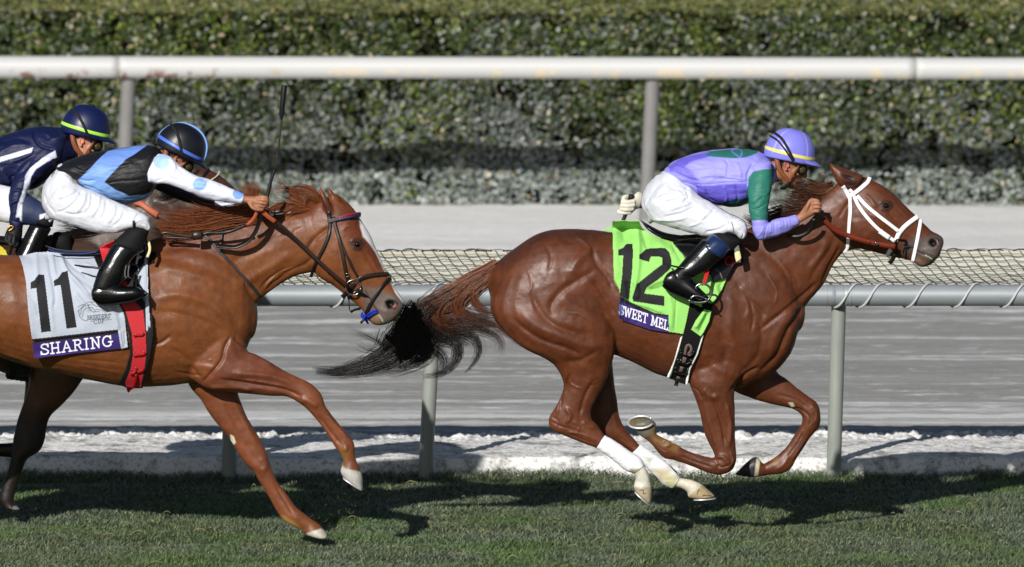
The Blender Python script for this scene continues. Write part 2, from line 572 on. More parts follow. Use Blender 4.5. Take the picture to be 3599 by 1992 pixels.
# ---- grass blades (nobody could count them)
def grass():
    NB = 430000
    x = rng.uniform(-4.3, 4.3, NB)
    t = rng.uniform(0, 1, NB)
    y = -2.9 + t * (3.75 + 2.9)
    e = berm_edge(x) + .03 * rng.normal(size=NB)
    k = y < e
    x, y, e = x[k], y[k], e[k]
    n = len(x)
    v0 = np.stack([x, y, np.zeros(n)], -1)
    z0 = turf_z(v0)
    tall = np.clip((y - (e - .35)) / .35, 0, 1)
    pn = vnoise(v0, 1.6, 5) + .6 * vnoise(v0, 6.0, 6)
    h = (.015 + .006 * pn + .012 * rng.uniform(0, 1, n)) * (1 + 1.5 * tall)
    h = np.clip(h, .012, .10)
    az = rng.normal(0, .7, n) + math.pi * rng.integers(0, 2, n)
    lean = rng.uniform(.4, 2.0, n)
    w = rng.uniform(.0016, .0032, n)
    dx, dy = np.cos(az) * lean * h, np.sin(az) * lean * h
    px, py = -np.sin(az), np.cos(az)
    a = np.stack([x - px * w, y - py * w, z0 - .004], -1)
    b_ = np.stack([x + px * w, y + py * w, z0 - .004], -1)
    c = np.stack([x + dx * .45 + px * w * .8, y + dy * .45 + py * w * .8, z0 + h * .6], -1)
    d = np.stack([x + dx * .45 - px * w * .8, y + dy * .45 - py * w * .8, z0 + h * .6], -1)
    tp = np.stack([x + dx * 1.1, y + dy * 1.1, z0 + h], -1)
    V = np.stack([a, b_, c, d, tp], 1).reshape(-1, 3)
    i = np.arange(n) * 5
    tris = np.concatenate([np.stack([i, i + 1, i + 2], -1), np.stack([i, i + 2, i + 3], -1), np.stack([i + 3, i + 2, i + 4], -1)])
    base = np.array([.130, .165, .074])
    yel = np.array([.27, .27, .13])
    dark = np.array([.050, .085, .048])
    grey = np.array([.165, .200, .150])
    g = np.clip(.5 + .5 * vnoise(v0 * np.array([1, .45, 1]), 4.0, 9), 0, 1)[:, None]
    c_ = base * (1 - g) + grey * g
    q = rng.uniform(0, 1, n)
    c_ = np.where((q < .13)[:, None], yel, c_)
    c_ = np.where(((q > .13) & (q < .33))[:, None], dark, c_)
    gb = np.clip(vnoise(v0, 2.5, 12) * 1.5, 0, 1)[:, None] * .6
    c_ = c_ * (1 - gb) + np.array([.11, .19, .055]) * gb
    c_ *= rng.uniform(.75, 1.3, n)[:, None]
    me = mesh('grass', V, tris, False, np.repeat(c_, 5, 0))
    mg = mat('grass_blades', rough=.6, spec=.25)
    o = link('grass', me, None, mg)
    tag(o, 'short dense green racecourse turf under the horses', 'grass')
    o['kind'] = 'stuff'
    # loose clippings: pale curled blades lying on the turf
    g_ = Geo()
    for i in range(110):
        x0, y0 = rng.uniform(-3.0, 3.0), rng.uniform(-1.8, 3.2)
        L_ = rng.uniform(.01, .035); a_ = rng.uniform(-.5, .5) + (math.pi if rng.random() < .5 else 0)
        s_ = np.linspace(-1, 1, 5)
        cv = rng.uniform(-.6, .6)
        pts = np.stack([x0 + s_ * L_ * math.cos(a_), y0 + s_ * L_ * math.sin(a_) + cv * L_ * (s_ ** 2), .004 + .018 * (1 - s_ ** 2) * rng.uniform(.3, 1.2)], -1)
        g_.tube(pts, [.0006, .0014, .0016, .0014, .0006], 4)
    o = g_.obj('grass_clippings', None, mat('dry_grass', (.62, .60, .44), rough=.8, spec=.2))
    tag(o, 'pale dry grass clippings scattered over the green turf', 'grass clippings')
    o['kind'] = 'stuff'
grass()

def debris():
    g = Geo()
    for cx, cy, n, sx, sz in ((2230, 1840, 26, 60, 40), (1290, 1700, 22, 60, 40), (1170, 1840, 40, 70, 34), (60, 1780, 12, 50, 30), (2500, 1790, 10, 50, 20)):
        for i in range(n):
            p = P((cx + rng.normal() * sx, cy + rng.normal() * sz), rng.uniform(-.7, .1))
            if p[2] < .01: continue
            a = rng.uniform(0, 6.28); L_ = rng.uniform(.004, .016)
            if rng.random() < .6:
                g.tube([p, p + [L_ * math.cos(a), 0, L_ * math.sin(a)], p + [2 * L_ * math.cos(a + .5), 0, 2 * L_ * math.sin(a + .5)]], [.0008, .0016, .0007], 4)
            else:
                r_ = rng.uniform(.0015, .004); g.ell(p, (r_, r_, r_ * .7), None, 6, 4)
    o = g.obj('turf_scraps', None, mat('turf_scrap', (.34, .34, .20), rough=.9, spec=.1))
    tag(o, 'tiny scraps of grass and soil kicked up by the hooves', 'debris')
    o['kind'] = 'stuff'
debris()

# ---- dirt track with harrow streaks
def m_dirt():
    m = bpy.data.materials.new('raked_dirt'); m.use_nodes = True
    nt = m.node_tree; N, L = nt.nodes, nt.links
    b = N['Principled BSDF']; b.inputs['Roughness'].default_value = .95; b.inputs['Specular IOR Level'].default_value = .15
    tc = N.new('ShaderNodeTexCoord')
    def noise(scale, sc, det=6, rough=.6):
        mp = N.new('ShaderNodeMapping'); mp.inputs['Scale'].default_value = sc
        n = N.new('ShaderNodeTexNoise'); n.inputs['Scale'].default_value = scale; n.inputs['Detail'].default_value = det
        n.inputs['Roughness'].default_value = rough
        L.new(tc.outputs['Object'], mp.inputs[0]); L.new(mp.outputs[0], n.inputs['Vector'])
        return n.outputs[0]
    def mr(x, a, b_, c=0, d=1):
        n = N.new('ShaderNodeMapRange'); n.inputs['From Min'].default_value = a; n.inputs['From Max'].default_value = b_
        n.inputs['To Min'].default_value = c; n.inputs['To Max'].default_value = d
        L.new(x, n.inputs['Value']); return n.outputs[0]
    def mul(a, b_):
        n = N.new('ShaderNodeMath'); n.operation = 'MULTIPLY'; L.new(a, n.inputs[0]); L.new(b_, n.inputs[1]); return n.outputs[0]
    def mixc(f, c1, c2):
        n = N.new('ShaderNodeMix'); n.data_type = 'RGBA'; L.new(f, n.inputs[0])
        for i, c in ((6, c1), (7, c2)):
            if isinstance(c, tuple): n.inputs[i].default_value = (*c, 1)
            else: L.new(c, n.inputs[i])
        return n.outputs[2]
    wide = mr(noise(1.0, (.02, .9, 1), 3), .35, .65)
    base = mixc(wide, (.29, .283, .272), (.335, .33, .32))
    streak = mul(mr(noise(1.0, (.16, 3.4, 1), 3, .55), .55, .61), mr(noise(1.0, (1.6, 5, 1), 6, .75), .34, .58))
    c = mixc(streak, base, (.68, .68, .67))
    fine = mul(mr(noise(1.0, (2.6, 11.0, 1), 4, .7), .57, .66), mr(noise(1, (.4, 1.1, 1), 3), .40, .52))
    c = mixc(fine, c, (.72, .72, .71))
    # the paler dry sand towards the far rail
    sx = N.new('ShaderNodeSeparateXYZ'); L.new(tc.outputs['Object'], sx.inputs[0])
    far = mr(sx.outputs['Y'], 15.2, 17.6)
    pale = mixc(mr(noise(1, (.05, 1.4, 1), 4), .4, .6), (.74, .725, .70), (.84, .83, .81))
    c = mixc(far, c, pale)
    band = mul(mr(sx.outputs['Y'], 5.75, 6.0), mr(sx.outputs['Y'], 7.0, 6.4))
    band2 = mul(band, mr(noise(1, (.1, 3.2, 1), 4, .6), .38, .56))
    c = mixc(band2, c, (.66, .66, .65))
    grain = mr(noise(60, (1, 1, 1), 4, .7), .3, .7, .85, 1.12)
    sc = N.new('ShaderNodeVectorMath'); sc.operation = 'SCALE'; L.new(c, sc.inputs[0]); L.new(grain, sc.inputs['Scale'])
    L.new(sc.outputs[0], b.inputs['Base Color'])
    bp = N.new('ShaderNodeBump'); bp.inputs['Strength'].default_value = .5; bp.inputs['Distance'].default_value = .02
    L.new(noise(18, (.5, 2, 1), 6, .7), bp.inputs['Height']); L.new(bp.outputs[0], b.inputs['Normal'])
    return m

def track_z(v):
    st = v * np.array([.12, 1, 1])
    return .045 + .004 * vnoise(st, 4.0, 21) + .004 * vnoise(v * np.array([1, 2, 1]), 5.0, 22) + .003 * vnoise(v, 22, 23)
ys = np.concatenate([np.linspace(5.0, 9, 200), np.linspace(9.03, 24, 300)])
structure(link('dirt_track', gridmesh('dirt_track', np.linspace(-5, 5, 300), ys, track_z), None, m_dirt()))

# ---- the bright sand berm with crumbling clods behind the turf
def berm_z(v):
    x, y = v[:, 0], v[:, 1]
    e = berm_edge(x) - .02
    d = y - e
    rise = np.clip(d / .07, 0, 1); rise = rise * rise * (3 - 2 * rise)
    crest = .085 + .014 * vnoise(v * np.array([1.2, .5, 1]), 1.5, 31)
    z = crest * rise
    z += np.clip(d / .9, 0, 1) * .015 * (1 - np.clip((d - .9) / .3, 0, 1))
    clod = np.clip(1 - np.abs(d - 1.42) / .52, 0, 1)
    n1 = 1 - np.abs(vnoise(v, 5.5, 32)); n2 = vnoise(v, 13, 33); n3 = vnoise(v, 31, 34)
    z += clod * (.022 * (n1 - .55) + .014 * n2 + .018 * n3 + .013 * vnoise(v, 60, 38))
    z += (.003 + .006 * clod) * vnoise(v, 24, 35) + .004 * vnoise(v, 5, 36) * rise + .003 * vnoise(v, 48, 37) * rise
    fall = 1 - np.clip((d - 1.45) / .5, 0, 1); fall = fall * fall * (3 - 2 * fall)
    return z * fall - .05 * (1 - rise) + .004 + .025 * (1 - fall)
def m_sand():
    m = bpy.data.materials.new('dry_sand'); m.use_nodes = True
    nt = m.node_tree; N, L = nt.nodes, nt.links
    b = N['Principled BSDF']; b.inputs['Roughness'].default_value = .95; b.inputs['Specular IOR Level'].default_value = .1
    tc = N.new('ShaderNodeTexCoord')
    n = N.new('ShaderNodeTexNoise'); n.inputs['Scale'].default_value = 7; n.inputs['Detail'].default_value = 9; n.inputs['Roughness'].default_value = .7
    L.new(tc.outputs['Object'], n.inputs[0])
    r = N.new('ShaderNodeValToRGB'); e = r.color_ramp.elements
    e[0].position = .36; e[0].color = (.28, .27, .255, 1); e[1].position = .50; e[1].color = (.74, .735, .72, 1)
    L.new(n.outputs[0], r.inputs[0])
    n3 = N.new('ShaderNodeTexNoise'); n3.inputs['Scale'].default_value = 38; n3.inputs['Detail'].default_value = 5; n3.inputs['Roughness'].default_value = .7
    L.new(tc.outputs['Object'], n3.inputs[0])
    q3 = N.new('ShaderNodeMapRange'); q3.inputs['From Min'].default_value = .52; q3.inputs['From Max'].default_value = .66; q3.inputs['To Min'].default_value = 1.0; q3.inputs['To Max'].default_value = .45
    L.new(n3.outputs[0], q3.inputs[0])
    s3 = N.new('ShaderNodeVectorMath'); s3.operation = 'SCALE'; L.new(r.outputs[0], s3.inputs[0]); L.new(q3.outputs[0], s3.inputs['Scale'])
    L.new(s3.outputs[0], b.inputs['Base Color'])
    n2 = N.new('ShaderNodeTexNoise'); n2.inputs['Scale'].default_value = 45; n2.inputs['Detail'].default_value = 6
    L.new(tc.outputs['Object'], n2.inputs[0])
    bp = N.new('ShaderNodeBump'); bp.inputs['Strength'].default_value = .6; bp.inputs['Distance'].default_value = .012
    L.new(n2.outputs[0], bp.inputs['Height']); L.new(bp.outputs[0], b.inputs['Normal'])
    return m
structure(link('sand_berm', gridmesh('sand_berm', np.linspace(-4.6, 4.6, 820), np.linspace(3.15, 5.5, 210), berm_z), None, m_sand()))

# ---- hedge of glossy small leaves
HY = 21.06
def hedge():
    root = thing('hedge', 'long clipped dark green leafy hedge behind the white outer rail', 'hedge', (0, HY, 0))
    X0, X1, D, H = -4.6, 4.6, 2.6, 1.325
    def face_y(x, z):
        q = np.stack([x, np.zeros_like(x), z], -1)
        return HY + .07 * vnoise(q, 2.2, 41) + .05 * vnoise(q, 5.5, 42)
    # leafless dark heart with twigs
    core = Geo(); core.box(((X0 + X1) / 2, HY + .16 + D / 2, H / 2 - .06), ((X1 - X0) / 2, D / 2, H / 2 - .02))
    core.obj('twig_mass', root, mat('hedge_heart', (.10, .095, .07), rough=1, spec=.05, vary=(30, .5)), False)
    def leaves(n, x, y, z, nrm, top):
        az = rng.normal(size=(n, 3)) * (.75 if not top else .6)
        nn = nrm + az; nn /= np.linalg.norm(nn, axis=1)[:, None]
        t = np.cross(nn, rng.normal(size=(n, 3))); t /= np.linalg.norm(t, axis=1)[:, None]
        b = np.cross(nn, t)
        ln = rng.uniform(.011, .026, n)[:, None]; wd = ln * rng.uniform(.45, .7, (n, 1))
        c = np.stack([x, y, z], -1)
        v = np.stack([c - t * ln, c + b * wd - t * ln * .1 + nn * ln * .15, c + t * ln, c - b * wd - t * ln * .1 + nn * ln * .15], 1).reshape(-1, 3)
        return v
    NF = 105000
    x = rng.uniform(X0, X1, NF); z = rng.uniform(-0.03, H, NF)
    depth = rng.exponential(.05, NF)
    y = face_y(x, z) + np.clip(depth, 0, .22)
    base_l = np.clip((.22 - z) / .22, 0, 1)
    y -= 0.13 * base_l
    # gaps
    q = np.stack([x, 0 * x, z], -1)
    gap = vnoise(q, 9, 43) + .6 * vnoise(q, 3.5, 44)
    k = (gap > -.38) | (rng.uniform(0, 1, NF) < .25)
    k &= z > -.01 + .03 * (vnoise(q, 6, 47) + .5)
    x, y, z, q = x[k], y[k], z[k], q[k]
    # rounded shoulder at the top
    sh = np.clip((z - (H - .14)) / .14, 0, 1)
    y += sh ** 2 * .10
    n1 = len(x)
    nr = np.tile([0, -1.0, .25], (n1, 1)); nr[:, 2] += sh * 1.0
    V1 = leaves(n1, x, y, z, nr, False)
    NT = 52000
    xt = rng.uniform(X0, X1, NT); yt = HY + .05 + rng.uniform(0, 1, NT) ** 1.3 * 2.4
    qt = np.stack([xt, yt, 0 * xt], -1)
    zt = H + .025 * vnoise(qt, 3, 45) - rng.exponential(.018, NT)
    V2 = leaves(NT, xt, yt, zt, np.tile([0, -.35, 1.0], (NT, 1)), True)
    V = np.vstack([V1, V2]); n = n1 + NT
    f = np.arange(n * 4).reshape(n, 4)
    zz = np.concatenate([z, zt]); tt = np.concatenate([np.zeros(n1), np.ones(NT)])
    qq = np.vstack([q, qt])
    r = rng.uniform(0, 1, n)
    green = np.array([.036, .054, .012]); fresh = np.array([.105, .140, .020]); grey = np.array([.135, .152, .142]); tan_ = np.array([.28, .23, .14])
    dark = np.array([.022, .034, .015])
    hgt = np.clip((zz - .10) / 1.0, 0, 1)
    pg = np.clip(1.15 - hgt * 1.15 + .40 * vnoise(qq, 1.7, 46) , .06, .97)
    low_ = np.clip((.50 - zz) / .3, 0, 1)[:, None]     # leaves paler low down
    c = np.where((rng.uniform(0, 1, n) < pg)[:, None], grey, green)
    fr = np.clip(.10 + .24 * vnoise(qq, 3.1, 48) + .05 * hgt, 0, 1)
    c = c * (1 + .75 * low_)
    c = np.where(((r < fr) & (rng.uniform(0, 1, n) > low_[:, 0] * .75))[:, None], fresh, c)
    c = np.where(((r > .90) & (rng.uniform(0, 1, n) < .38))[:, None], tan_, c)
    c = np.where(((r > .80) & (r < .90))[:, None], dark, c)
    c = np.where((tt > .5)[:, None] & (rng.uniform(0, 1, n) < .6)[:, None], np.array([.15, .150, .050]), c)
    c = c * rng.uniform(.65, 1.35, n)[:, None]
    me = mesh('foliage', V, f, False, np.repeat(c, 4, 0))
    o = link('foliage', me, root, mat('hedge_leaf', rough=.42, spec=.45))
    o['kind'] = 'stuff'
hedge()

# ---- near rail: grey tube on raked posts with a sloping netted cover
def near_rail():
    root = thing('running_rail', 'grey tubular running rail with sloping netted cover between turf and dirt', 'rail', (0, RAILY, 0))
    zt = 0.0
    pa = P((1800, 743 * 1.3971), RAILY); zt = pa[2]
    rt = 54 / 2 * 1.3971 / F * (DIST + RAILY)
    mt = mat('galvanised_tube', (.56, .585, .60), rough=.5, spec=.5, metal=.25, bump=(25, .15, .003), vary=(9, .12), stretch=(.3, 1, 1))
    # tube in lengths, with a socket joint over the right-hand post
    xj = P((2110 * 1.3971 + 4, 1040), RAILY)[0]
    xs = [-5.6, xj - 4.75, xj, xj + 4.75]
    for a, b in zip(xs[:-1], xs[1:]):
        g = Geo(); g.tube([(a, RAILY, zt), ((a + b) / 2, RAILY, zt), (b, RAILY, zt)], rt, 32)
        g.obj('rail_tube', root, mt)
    for dx in (-.075, .0, .06):
        g = Geo(); w = .004 if dx else .022
        g.tube([(xj + dx - w, RAILY, zt), (xj + dx + w, RAILY, zt)], rt + (.003 if dx else .0025), 32)
        g.obj('joint_collar', root, mt)
    mp = mat('rail_post', (.54, .56, .535), rough=.45, spec=.45, vary=(14, .10), stretch=(1, 1, .3), bump=(30, .1, .002))
    for ut, ub in ((2110, 2097), (1092, 1070), (585, 575), (-470, -485), (3130, 3117)):
        a = P((ut * 1.3971, 770 * 1.3971), RAILY + .055); b = P((ub * 1.3971, 1196 * 1.3971), RAILY + .055)
        b = a + (b - a) * 1.1
        g = Geo(); g.tube([a + (a - b) * .08, a, b], .041, 24)
        g.obj('post', root, mp)
    # sloping cover sheet and its net
    z0 = zt + rt * .55; y0 = RAILY + rt * .5
    zb = P((1800, 637 * 1.3971), y0 + .36)[2]; y1 = y0 + .36
    X0, X1 = -5.2, 5.2
    xs = np.linspace(X0, X1, 500); ts = np.linspace(0, 1, 12)
    XX, TT = np.meshgrid(xs, ts)
    def surf(x, t):
        q = np.stack([x, t, 0 * x], -1)
        return np.stack([x, y0 + (y1 - y0) * t, z0 + (zb - z0) * t - .02 * np.sin(math.pi * t) + .006 * vnoise(q * np.array([1, 2, 1]), 3, 51) * np.sin(math.pi * t * .8 + .3)], -1)
    v = surf(XX.ravel(), TT.ravel())
    i = np.arange(v.shape[0]).reshape(len(ts), len(xs))
    f = np.stack([i[:-1, :-1].ravel(), i[:-1, 1:].ravel(), i[1:, 1:].ravel(), i[1:, :-1].ravel()], -1)
    o = link('cover_sheet', mesh('cover_sheet', v, f), root, mat('cream_canvas', (.76, .755, .70), rough=.85, spec=.15, vary=(5, .07), bump=(60, .2, .003)))
    so = o.modifiers.new('thick', 'SOLIDIFY'); so.thickness = .004; so.offset = 0
    # net
    g = Geo()
    L_ = math.hypot(y1 - y0, zb - z0)
    cell = 37 / 642 * 1.03
    up = np.array([0, -(zb - z0), y1 - y0]) / L_
    nrow = 9
    for k in range(nrow + 1):
        t = k / nrow
        x = np.arange(X0, X1, .028)
        p = surf(x, np.full_like(x, t)) + up * (.014 + .008 * (k % 2))
        ph = k * 1.3
        p[:, 2] += .004 * np.sin(x / cell * math.pi + ph) + .004 * vnoise(np.stack([x, x * 0 + k, x * 0], -1), 6, 52)
        p += 0.0
        g.tube(p, .0025, 5)
    nx = int((X1 - X0) / cell)
    for k in range(-4, nx):
        t = np.linspace(-.02, 1.0, 13)
        x = X0 + (k + 1) * cell + (1 - t) * (.19) + .006 * vnoise(np.stack([t * 4, 0 * t + k, 0 * t], -1), 2.3, 53)
        p = surf(x, t) + up * .018
        g.tube(p, .0027, 5)
    nt_o = g.obj('net', root, mat('dark_net_cord', (.27, .28, .28), rough=.8, spec=.2))
    # edge rope and knots at the top of the cover
    g = Geo(); x = np.arange(X0, X1, .02)
    p = surf(x, np.full_like(x, 1.0)); p[:, 2] += .006 + .006 * vnoise(np.stack([x, 0 * x, 0 * x], -1), 5, 54)
    g.tube(p, .0085, 7)
    g.obj('edge_rope', root, mat('cream_rope', (.74, .72, .64), rough=.9, spec=.1, bump=(200, .5, .002)))
    ml = mat('net_tie', (.22, .22, .22), rough=.8, spec=.2)
    for x in np.arange(X0 + 1.5, X1 - 1.5, .115):
        g = Geo()
        x = x + rng.uniform(-.03, .03)
        c = surf(np.array([x]), np.array([1.0]))[0]
        s_ = np.linspace(0, 1, 7)
        q = np.stack([x + (s_ - .5) * .09, c[1] + .01 * np.sin(s_ * 9), c[2] + .012 + .014 * np.sin(s_ * 3.1) * rng.uniform(.2, 1.2)], -1)
        g.tube(q, .0042, 5)
        g.obj('net_tie', root, ml)
    # rope wound round the tube
    xa = [xj + d for d in (-2.85, -2.62, -2.37, -2.1, -1.62, -1.35, -.02, .118, .385, .655, .93)]
    mr_ = mat('lashing_rope', (.74, .75, .74), rough=.85, spec=.15, bump=(200, .5, .002))
    for x0 in xa:
        g = Geo(); s_ = np.linspace(-.16, 1.16, 26)
        th = math.pi * .5 + s_ * math.pi * .95 - .0
        rr = rt + .006
        q = np.stack([x0 + .115 - s_ * .125 , RAILY - np.sin(s_ * math.pi) * rr, zt + np.cos(s_ * math.pi) * rr], -1)
        g.tube(q, .0065, 7)
        g.obj('wound_rope', root, mr_)
near_rail()

# ---- far white rail
def far_rail():
    fy = 19.81
    root = thing('outer_rail', 'weathered white tubular rail standing in front of the hedge', 'rail', (0, fy, 0))
    zt = P((1800, 170 * 1.3971), fy)[2]
    rt = 27.5 * 1.3971 / F * (DIST + fy)
    m = bpy.data.materials.new('chipped_white_paint'); m.use_nodes = True
    nt = m.node_tree; N, L = nt.nodes, nt.links; b = N['Principled BSDF']
    b.inputs['Roughness'].default_value = .45
    tc = N.new('ShaderNodeTexCoord')
    mp = N.new('ShaderNodeMapping'); mp.inputs['Scale'].default_value = (1, .6, 1.2); L.new(tc.outputs['Object'], mp.inputs[0])
    n = N.new('ShaderNodeTexNoise'); n.inputs['Scale'].default_value = 7; n.inputs['Detail'].default_value = 8; n.inputs['Roughness'].default_value = .72
    L.new(mp.outputs[0], n.inputs[0])
    sx = N.new('ShaderNodeSeparateXYZ'); L.new(tc.outputs['Object'], sx.inputs[0])
    low = N.new('ShaderNodeMapRange'); low.inputs['From Min'].default_value = zt + .012; low.inputs['From Max'].default_value = zt - rt * .6
    L.new(sx.outputs['Z'], low.inputs[0])
    ch = N.new('ShaderNodeMapRange'); ch.inputs['From Min'].default_value = .52; ch.inputs['From Max'].default_value = .59
    L.new(n.outputs[0], ch.inputs[0])
    mu = N.new('ShaderNodeMath'); mu.operation = 'MULTIPLY'; L.new(low.outputs[0], mu.inputs[0]); L.new(ch.outputs[0], mu.inputs[1])
    n2 = N.new('ShaderNodeTexNoise'); n2.inputs['Scale'].default_value = .5; L.new(tc.outputs['Object'], n2.inputs[0])
    lr = N.new('ShaderNodeMapRange'); lr.inputs['From Min'].default_value = -1.9; lr.inputs['From Max'].default_value = -1.3
    L.new(sx.outputs['X'], lr.inputs[0])
    rm = N.new('ShaderNodeMix'); rm.data_type = 'RGBA'; rm.inputs[6].default_value = (.20, .085, .055, 1); rm.inputs[7].default_value = (.66, .56, .36, 1)
    L.new(lr.outputs[0], rm.inputs[0])
    mx = N.new('ShaderNodeMix'); mx.data_type = 'RGBA'; mx.inputs[6].default_value = (.50, .50, .495, 1)
    L.new(mu.outputs[0], mx.inputs[0]); L.new(rm.outputs[2], mx.inputs[7]); L.new(mx.outputs[2], b.inputs['Base Color'])
    xs = [-7, P((297 * 1.3971, 240), fy)[0], P((2302 * 1.3971, 240), fy)[0], 8]
    tilt = -4.5 / 2576                     # the rail falls a little to the right
    zf = lambda x: zt + tilt * x * .9
    for a, c in zip(xs[:-1], xs[1:]):
        g = Geo(); g.tube([(a + .002, fy, zf(a)), ((a + c) / 2, fy, zf((a + c) / 2)), (c - .002, fy, zf(c))], rt, 32)
        g.obj('rail_tube', root, m)
    for x in xs[1:-1]:
        g = Geo(); g.tube([(x - .006, fy, zf(x)), (x + .006, fy, zf(x))], rt + .003, 32)
        g.obj('joint_collar', root, mat('joint_seam', (.55, .54, .52), rough=.6))
    mpst = mat('painted_post', (.46, .455, .45), rough=.55, spec=.4, vary=(10, .1), bump=(20, .1, .003))
    for ut, ub in ((1642, 1623), (323, 304), (2960, 2941), (-990, -1010)):
        a = P((ut * 1.3971, 195 * 1.3971), fy + .06); c = P((ub * 1.3971, 590 * 1.3971), fy + .06)
        g = Geo(); g.tube([a + (a - c) * .05, a, c + (c - a) * .03], .047, 24)
        g.obj('post', root, mpst)
far_rail()
# ================================================================== THE HORSES
Y11, Y12, Y13 = -.45, .0, .90
DARK = (.16, .13, .12)

def eye(root, crop, c, yc, r, ang):
    g = Geo(); p = P(S(crop, c), yc)
    g.ell(p, (r * 1.15, r * .8, r), roty(R(ang)), 20, 14)
    return g.obj('eye', root, M['eye'])

def ear(g, crop, yc, secs):
    g.loft(crop, yc, secs, n=14, sub=4)

BV = {}
def add_bvh(key, me):
    v = np.empty(len(me.vertices) * 3, np.float32); me.vertices.foreach_get('co', v)
    BV[key] = BVHTree.FromPolygons(v.reshape(-1, 3).tolist(), [tuple(p.vertices) for p in me.polygons])

# ------------------------------------------------------------------ horse 12
H12 = thing('racehorse', 'leading chestnut racehorse in white bridle with all four hooves off the turf', 'horse', (1.0, Y12, 0))
g = Geo()
g.loft('S', Y12, [((1728, 940), (1722, 1040), .04), ((1765, 905), (1728, 1105), .12), ((1826, 860), (1770, 1160), .19), ((1890, 822), (1850, 1210), .235),
    ((1954, 806), (1955, 1240), .25), ((2040, 804), (2060, 1235), .235), ((2120, 811), (2150, 1243), .205), ((2210, 822), (2228, 1275), .215),
    ((2300, 836), (2310, 1314), .24), ((2390, 846), (2394, 1340), .25), ((2480, 848), (2480, 1356), .24), ((2560, 838), (2575, 1370), .21),
    ((2650, 835), (2668, 1340), .19), ((2735, 880), (2732, 1300), .165), ((2785, 960), (2782, 1235), .13), ((2818, 1050), (2806, 1165), .07)], 36, 4, .92)
# withers
g.loft('S', Y12, [((2330, 828), (2330, 980), .06), ((2440, 822), (2450, 1000), .09), ((2560, 812), (2600, 1000), .10), ((2660, 800), (2720, 1000), .10)], 20)
# neck
g.loft('S', Y12, [((2540, 850), (2700, 1240), .15), ((2600, 815), (2796, 1130), .125), ((2680, 782), (2842, 1060), .10), ((2750, 755), (2893, 1000), .085),
    ((2815, 728), (2926, 937), .075), ((2872, 700), (2958, 893), .07), ((2920, 664), (2985, 872), .068), ((2965, 625), (3010, 860), .07), ((3010, 612), (3040, 850), .07)], 28)
# head
g.loft('F', Y12, [((1130, 330), (1010, 1010), .07), ((1255, 345), (1075, 1085), .082), ((1345, 388), (1165, 1062), .092), ((1430, 432), (1260, 1078), .098), ((1530, 503), (1350, 1100), .094),
    ((1620, 590), (1450, 1128), .08), ((1700, 668), (1540, 1150), .068), ((1775, 738), (1620, 1165), .060), ((1850, 815), (1700, 1183), .056), ((1920, 885), (1765, 1213), .056),
    ((1985, 920), (1812, 1240), .060), ((2035, 955), (1880, 1243), .060), ((2046, 1010), (1935, 1200), .052), ((2018, 1090), (1975, 1165), .03)], 26)
# lower lip / chin
g.loft('F', Y12, [((1700, 1100), (1720, 1190), .035), ((1780, 1120), (1770, 1225), .042), ((1850, 1140), (1830, 1252), .042), ((1910, 1160), (1900, 1235), .034), ((1945, 1175), (1938, 1210), .02)], 16)
# ears
ear(g, 'F', Y12, [((905, 200), (900, 215), .006, -.05), ((945, 225), (905, 262), .016, -.055), ((1010, 255), (940, 330), .026, -.06), ((1080, 285), (975, 400), .034, -.06), ((1160, 305), (1040, 450), .038, -.055), ((1235, 325), (1130, 470), .036, -.045)])
ear(g, 'F', Y12, [((975, 235), (960, 262), .01, .06), ((1040, 255), (990, 320), .024, .06), ((1110, 278), (1050, 400), .032, .055), ((1200, 310), (1120, 440), .034, .045)])
# near thigh -> gaskin -> hock -> cannon -> hoof
NB = -.125
g.loft('S', Y12, [((1820, 900), (2060, 850), .10, -.08), ((1760, 985), (2100, 950), .125, -.11), ((1728, 1065), (2135, 1050), .13, -.125), ((1748, 1135), (2165, 1150), .13, -.14), ((1828, 1215), (2160, 1235), .11, -.14),
    ((1935, 1272), (2145, 1292), .085, NB), ((1979, 1338), (2125, 1350), .068, NB), ((1972, 1390), (2100, 1398), .055, NB), ((1950, 1430), (2078, 1442), .048, NB), ((1927, 1470), (2080, 1475), .046, NB),
    ((1936, 1508), (2090, 1484), .044, NB), ((1985, 1532), (2104, 1500), .040, NB), ((2040, 1554), (2118, 1520), .034, NB), ((2097, 1575), (2135, 1540), .031, NB), ((2150, 1606), (2185, 1570), .030, NB), ((2195, 1636), (2232, 1598), .034, NB), ((2225, 1658), (2262, 1630), .040, NB),
    ((2234, 1680), (2280, 1668), .036, NB), ((2230, 1697), (2286, 1692), .034, NB), ((2227, 1716), (2291, 1720), .042, NB), ((2240, 1738), (2291, 1748), .046, NB), ((2268, 1762), (2288, 1768), .03, NB)], 20, 5)
# far hind
FB = .12
g.loft('S', Y12, [((1930, 1000), (2120, 1000), .12, .08), ((1950, 1180), (2150, 1200), .11, .10), ((2010, 1285), (2154, 1293), .08, FB), ((2045, 1360), (2163, 1363), .06, FB), ((2065, 1420), (2170, 1412), .05, FB), ((2072, 1470), (2177, 1461), .046, FB), ((2082, 1500), (2193, 1498), .044, FB),
    ((2120, 1528), (2210, 1520), .04, FB), ((2168, 1556), (2228, 1540), .034, FB), ((2222, 1592), (2251, 1566), .031, FB), ((2262, 1625), (2294, 1594), .030, FB), ((2306, 1668), (2338, 1625), .034, FB), ((2334, 1700), (2374, 1657), .042, FB), ((2364, 1712), (2390, 1678), .036, FB),
    ((2392, 1716), (2420, 1684), .032, FB), ((2416, 1730), (2462, 1700), .038, FB), ((2420, 1747), (2492, 1722), .044, FB), ((2446, 1753), (2514, 1742), .044, FB)], 18, 5)
